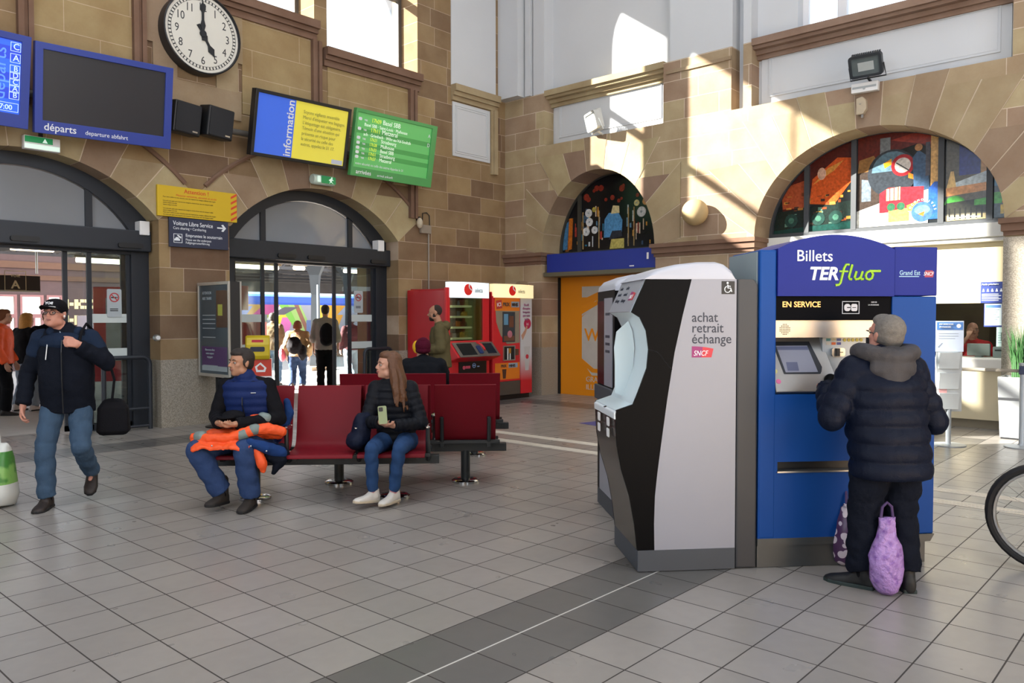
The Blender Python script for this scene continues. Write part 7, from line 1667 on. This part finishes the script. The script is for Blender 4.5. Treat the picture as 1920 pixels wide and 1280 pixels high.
m = MB(); m.ball((0, .038, -.072), (.054, .058, .046), Hd); m.ball((0, .064, -.09), (.03, .028, .028), Hd); m.ball((0, -.028, .041), (.0775, .0845, .0875), Hd)
for s_ in (-1, 1): m.ball((s_*.058, .012, -.04), (.012, .028, .04), Hd)
bake(m, 'hair_and_beard', mat('beard_dark', '#2b211b', .9, var=.3, scale=60), b, .008, 2)
p.place()
m = MB(); m.ball((-.1, .36, 1.15), (.06, .07, .1)); o = bake(m, 'yellow_packet', mat('packet_yellow', '#e0b018', .4), None, .01, 3); tag(o, 'yellow packet held by the man in the olive jacket', 'packet'); o.matrix_world = p.o.matrix_world.copy()

# person in the burgundy beanie on the far bench, back turned
p = Person('person in burgundy beanie and dark jacket seated with back turned', (6.075, 6.865, 0), (.70, .714), 'fair', V((0, -.03, .54)), V((0, -.02, .92)), 1.1, voxel=.011)
p.arm(1, (.28, .1, .7), (.15, .32, .62)); p.arm(-1, (-.28, .1, .7), (-.15, .32, .62)); p.leg(1, (.14, .42, .5), (.14, .35, .09)); p.leg(-1, (-.14, .42, .5), (-.14, .35, .09))
p.hands = {1: ((.15, .32, .62), (-.3, .9, 0), (-.5, 0, -1), {}), -1: ((-.15, .32, .62), (.3, .9, 0), (.5, 0, -1), {})}
Hb = head_matrix((-.01, .03, 1.215), -.2, -.05); b = p.body(Hb)
p.top('jacket', fabric('dark_jacket', '#14161b'), .04, disp=.015); p.trousers('trousers', fabric('grey_trousers', '#3a3c40'), .02); p.shoes(BROWNSH, SOLE)
m = MB(); m.ball((0, -.02, .05), (.093, .112, .095), Hb); m.ball((0, -.02, .0), (.09, .11, .05), Hb); m.ball((0, -.05, .12), (.05, .06, .03), Hb); bn = bake(m, 'beanie', fabric('beanie_burgundy', '#4d1226', .2, .95, .6, 60), b, .008, 3)
p.place()

# clerk behind the glass
p = Person('ticket clerk in red polo shirt raising a hand to the face', (13.85, 2.92, 0), (-.9, -.35), 'pink', V((0, 0, .68)), V((0, .03, 1.04)), 1.22, voxel=.011)
p.arm(1, (.3, .18, 1.0), (.1, .24, 1.3)); p.arm(-1, (-.31, .15, .86), (-.12, .4, 1.03)); p.leg(1, (.12, .42, .6), (.12, .38, .1)); p.leg(-1, (-.12, .42, .6), (-.12, .38, .1))
p.hands = {1: ((.1, .24, 1.3), (-.3, -.05, .9), (-.4, -.9, 0), dict(curl=(.5, .7, .5))), -1: ((-.12, .4, 1.03), (.6, .7, 0), (0, 0, -1), {})}
Hc = head_matrix((.02, .1, 1.385), -.1, -.1); b = p.body(Hc, 1.08); face_parts(Hc, b, '#4a3527')
p.top('polo_shirt', fabric('polo_red', '#b8242e', .1), .022, sleeve=.0001, belly=.05, disp=.012)
p.trousers('trousers', BLACKC, .02); p.shoes(BROWNSH, SOLE)
m = MB(); m.ball((0, -.06, .015), (.076, .05, .06), Hc); bake(m, 'hair', mat('hair_short_brown', '#4a3226', .8), b, .009, 2)
p.place()
k = thing('office_chair', 'dark office chair under the ticket clerk', 'chair', (13.9, 2.94, 0)); m = MB(); m.box((13.65, 2.7, .52), (14.15, 3.2, .58)); m.cyl((13.9, 2.94, .1), (13.9, 2.94, .52), .03); m.lathe([(.001, 0), (.25, 0), (.25, .03), (.05, .1), (.001, .1)], Matrix.Translation((13.9, 2.94, 0)), 18); m.build('seat', BLACKC, k)

# travellers on the platform
def passer(label, px, py, ahead, tone, coat, legs, hair, H=1.75, extra=None, loc=None, short=False, bulk=1.0, lean=0, stride=.1):
    g = loc or along(px, py, 2, 0); f = H/1.75
    p = Person(label, (g[0], g[1], 0), ahead, tone, V((0, 0, .92*f)), V((0, lean, 1.3*f)), bulk, voxel=.014)
    p.arm(1, (.26, .0, 1.1*f), (.25, .12, .88*f)); p.arm(-1, (-.26, .0, 1.1*f), (-.25, .12, .88*f)); p.leg(1, (.1, stride, .5*f), (.1, stride*.6, .09)); p.leg(-1, (-.1, .02, .5*f), (-.1, -stride, .1))
    p.hands = {1: ((.25, .12, .87*f), (0, .3, -1), (-1, 0, 0), {}), -1: ((-.25, .12, .87*f), (0, .3, -1), (1, 0, 0), {})}
    Hh = head_matrix((0, .05+lean*1.3, 1.63*f), 0, -.05); b = p.body(Hh); face_parts(Hh, b, '#4a3527')
    p.top('coat', coat, .03, hem=-.06, disp=.02, sleeve=.35 if short else 1.0); p.trousers('trousers', legs, .03); p.shoes(BROWNSH if hair != 'bl' else mat('sneaker_pale', '#b9a8a0', .6), SOLE)
    m = MB(); hair_cap(p, m, .012)
    if hair in ('bl', 'rd'):
        for i in range(14):
            a = -2+4*i/13; q0 = Hh @ V((.075*math.sin(a), -.03-.075*math.cos(a), .02)); chain(m, [q0, q0+V((.01*math.sin(a), -.02, -.14 if hair == 'bl' else -.05))], [.028, .02])
    if hair == 'bun': m.ball((0, -.1, .08), (.05, .05, .05), Hh)
    hm = {'bl': ('hair_blond', '#a8742c'), 'rd': ('hair_ginger', '#6b3a1c'), 'bun': ('hair_chestnut', '#6a3d20'), 'dk': ('hair_dark', '#221914')}[hair]; bake(m, 'hair', mat(*hm, .7, var=.3, scale=30), b, .012, 2)
    if extra: extra(p, b)
    p.place(); return p
MIDJ = fabric('jeans_grey', '#7c8490', .2)
passer('person in orange hooded jacket and dark trousers outside the doorway', 6, 778, (.85, -.5), 'fair', HIVIS, BLACKC, 'rd', 1.72, None, None, False, 1.1)
passer('blonde woman in black jacket and pale jeans outside the doorway', 50, 770, (.9, .35), 'fair', BLACKC, MIDJ, 'bl', 1.66)
passer('brown-haired person in dark clothes half hidden by the man in the cap', 92, 762, (-.2, -1), 'fair', BLACKC, JEANS_D, 'bun', 1.7)
def pack(p, b):
    pass
p = passer('dark-haired young man in grey t-shirt on the platform, back turned', 611, 737, (.62, .78), 'tan', fabric('tee_grey', '#8f8c86', .08), BLACKC, 'dk', 1.86, None, None, True, 1.08, 0, .06)
m = MB(); m.ball((.04, -.2, 1.25), (.15, .1, .24)); m.ball((.04, -.22, 1.12), (.14, .09, .12)); o = bake(m, 'backpack', BLACKC, None, .014, 4); tag(o, 'black backpack worn by the young man in grey t-shirt', 'backpack'); o.matrix_world = p.o.matrix_world.copy()
m = MB(); chain(m, [V((.04, -.12, 1.45)), V((.12, .0, 1.52)), V((.14, .15, 1.4)), V((.17, .05, 1.15)), V((.14, -.14, 1.1))], [.018]*5); q = bake(m, 'strap', BLACKC, None, .014, 2); q.parent = o
p = passer('woman with ginger hair and bags walking away on the platform', 558, 729, (.6, .8), 'fair', fabric('coat_sand', '#8a7356', .3), JEANS_D, 'rd', 1.5, None, None, False, .95, .12, .16)
m = MB(); m.ball((-.05, -.2, .98), (.17, .1, .2)); m.ball((.12, -.15, .82), (.1, .1, .18)); o = bake(m, 'satchel', BLACKC, None, .014, 4, .5, .03, .1); tag(o, 'black bags slung on the ginger-haired woman\'s back', 'bag'); o.matrix_world = p.o.matrix_world.copy()
m = MB(); m.ball((-.32, .05, .8), (.08, .12, .2)); o = bake(m, 'red_coat', mat('red_pink_cloth', '#a8485a', .7, var=.4, scale=10), None, .014, 4, .5, .03, .1); tag(o, 'red and grey coat carried by the ginger-haired woman', 'coat'); o.matrix_world = p.o.matrix_world.copy()
passer('man in brown jacket behind the glass of the middle door', 512, 722, (.8, .6), 'tan', fabric('coat_brown', '#5f4f3c', .25), JEANS, 'dk', 1.7)
passer('person in dark red coat by the ochre pillar outside the middle door', 660, 715, (.3, .95), 'fair', fabric('coat_maroon', '#3d2024', .2), MIDJ, 'dk', 1.62)
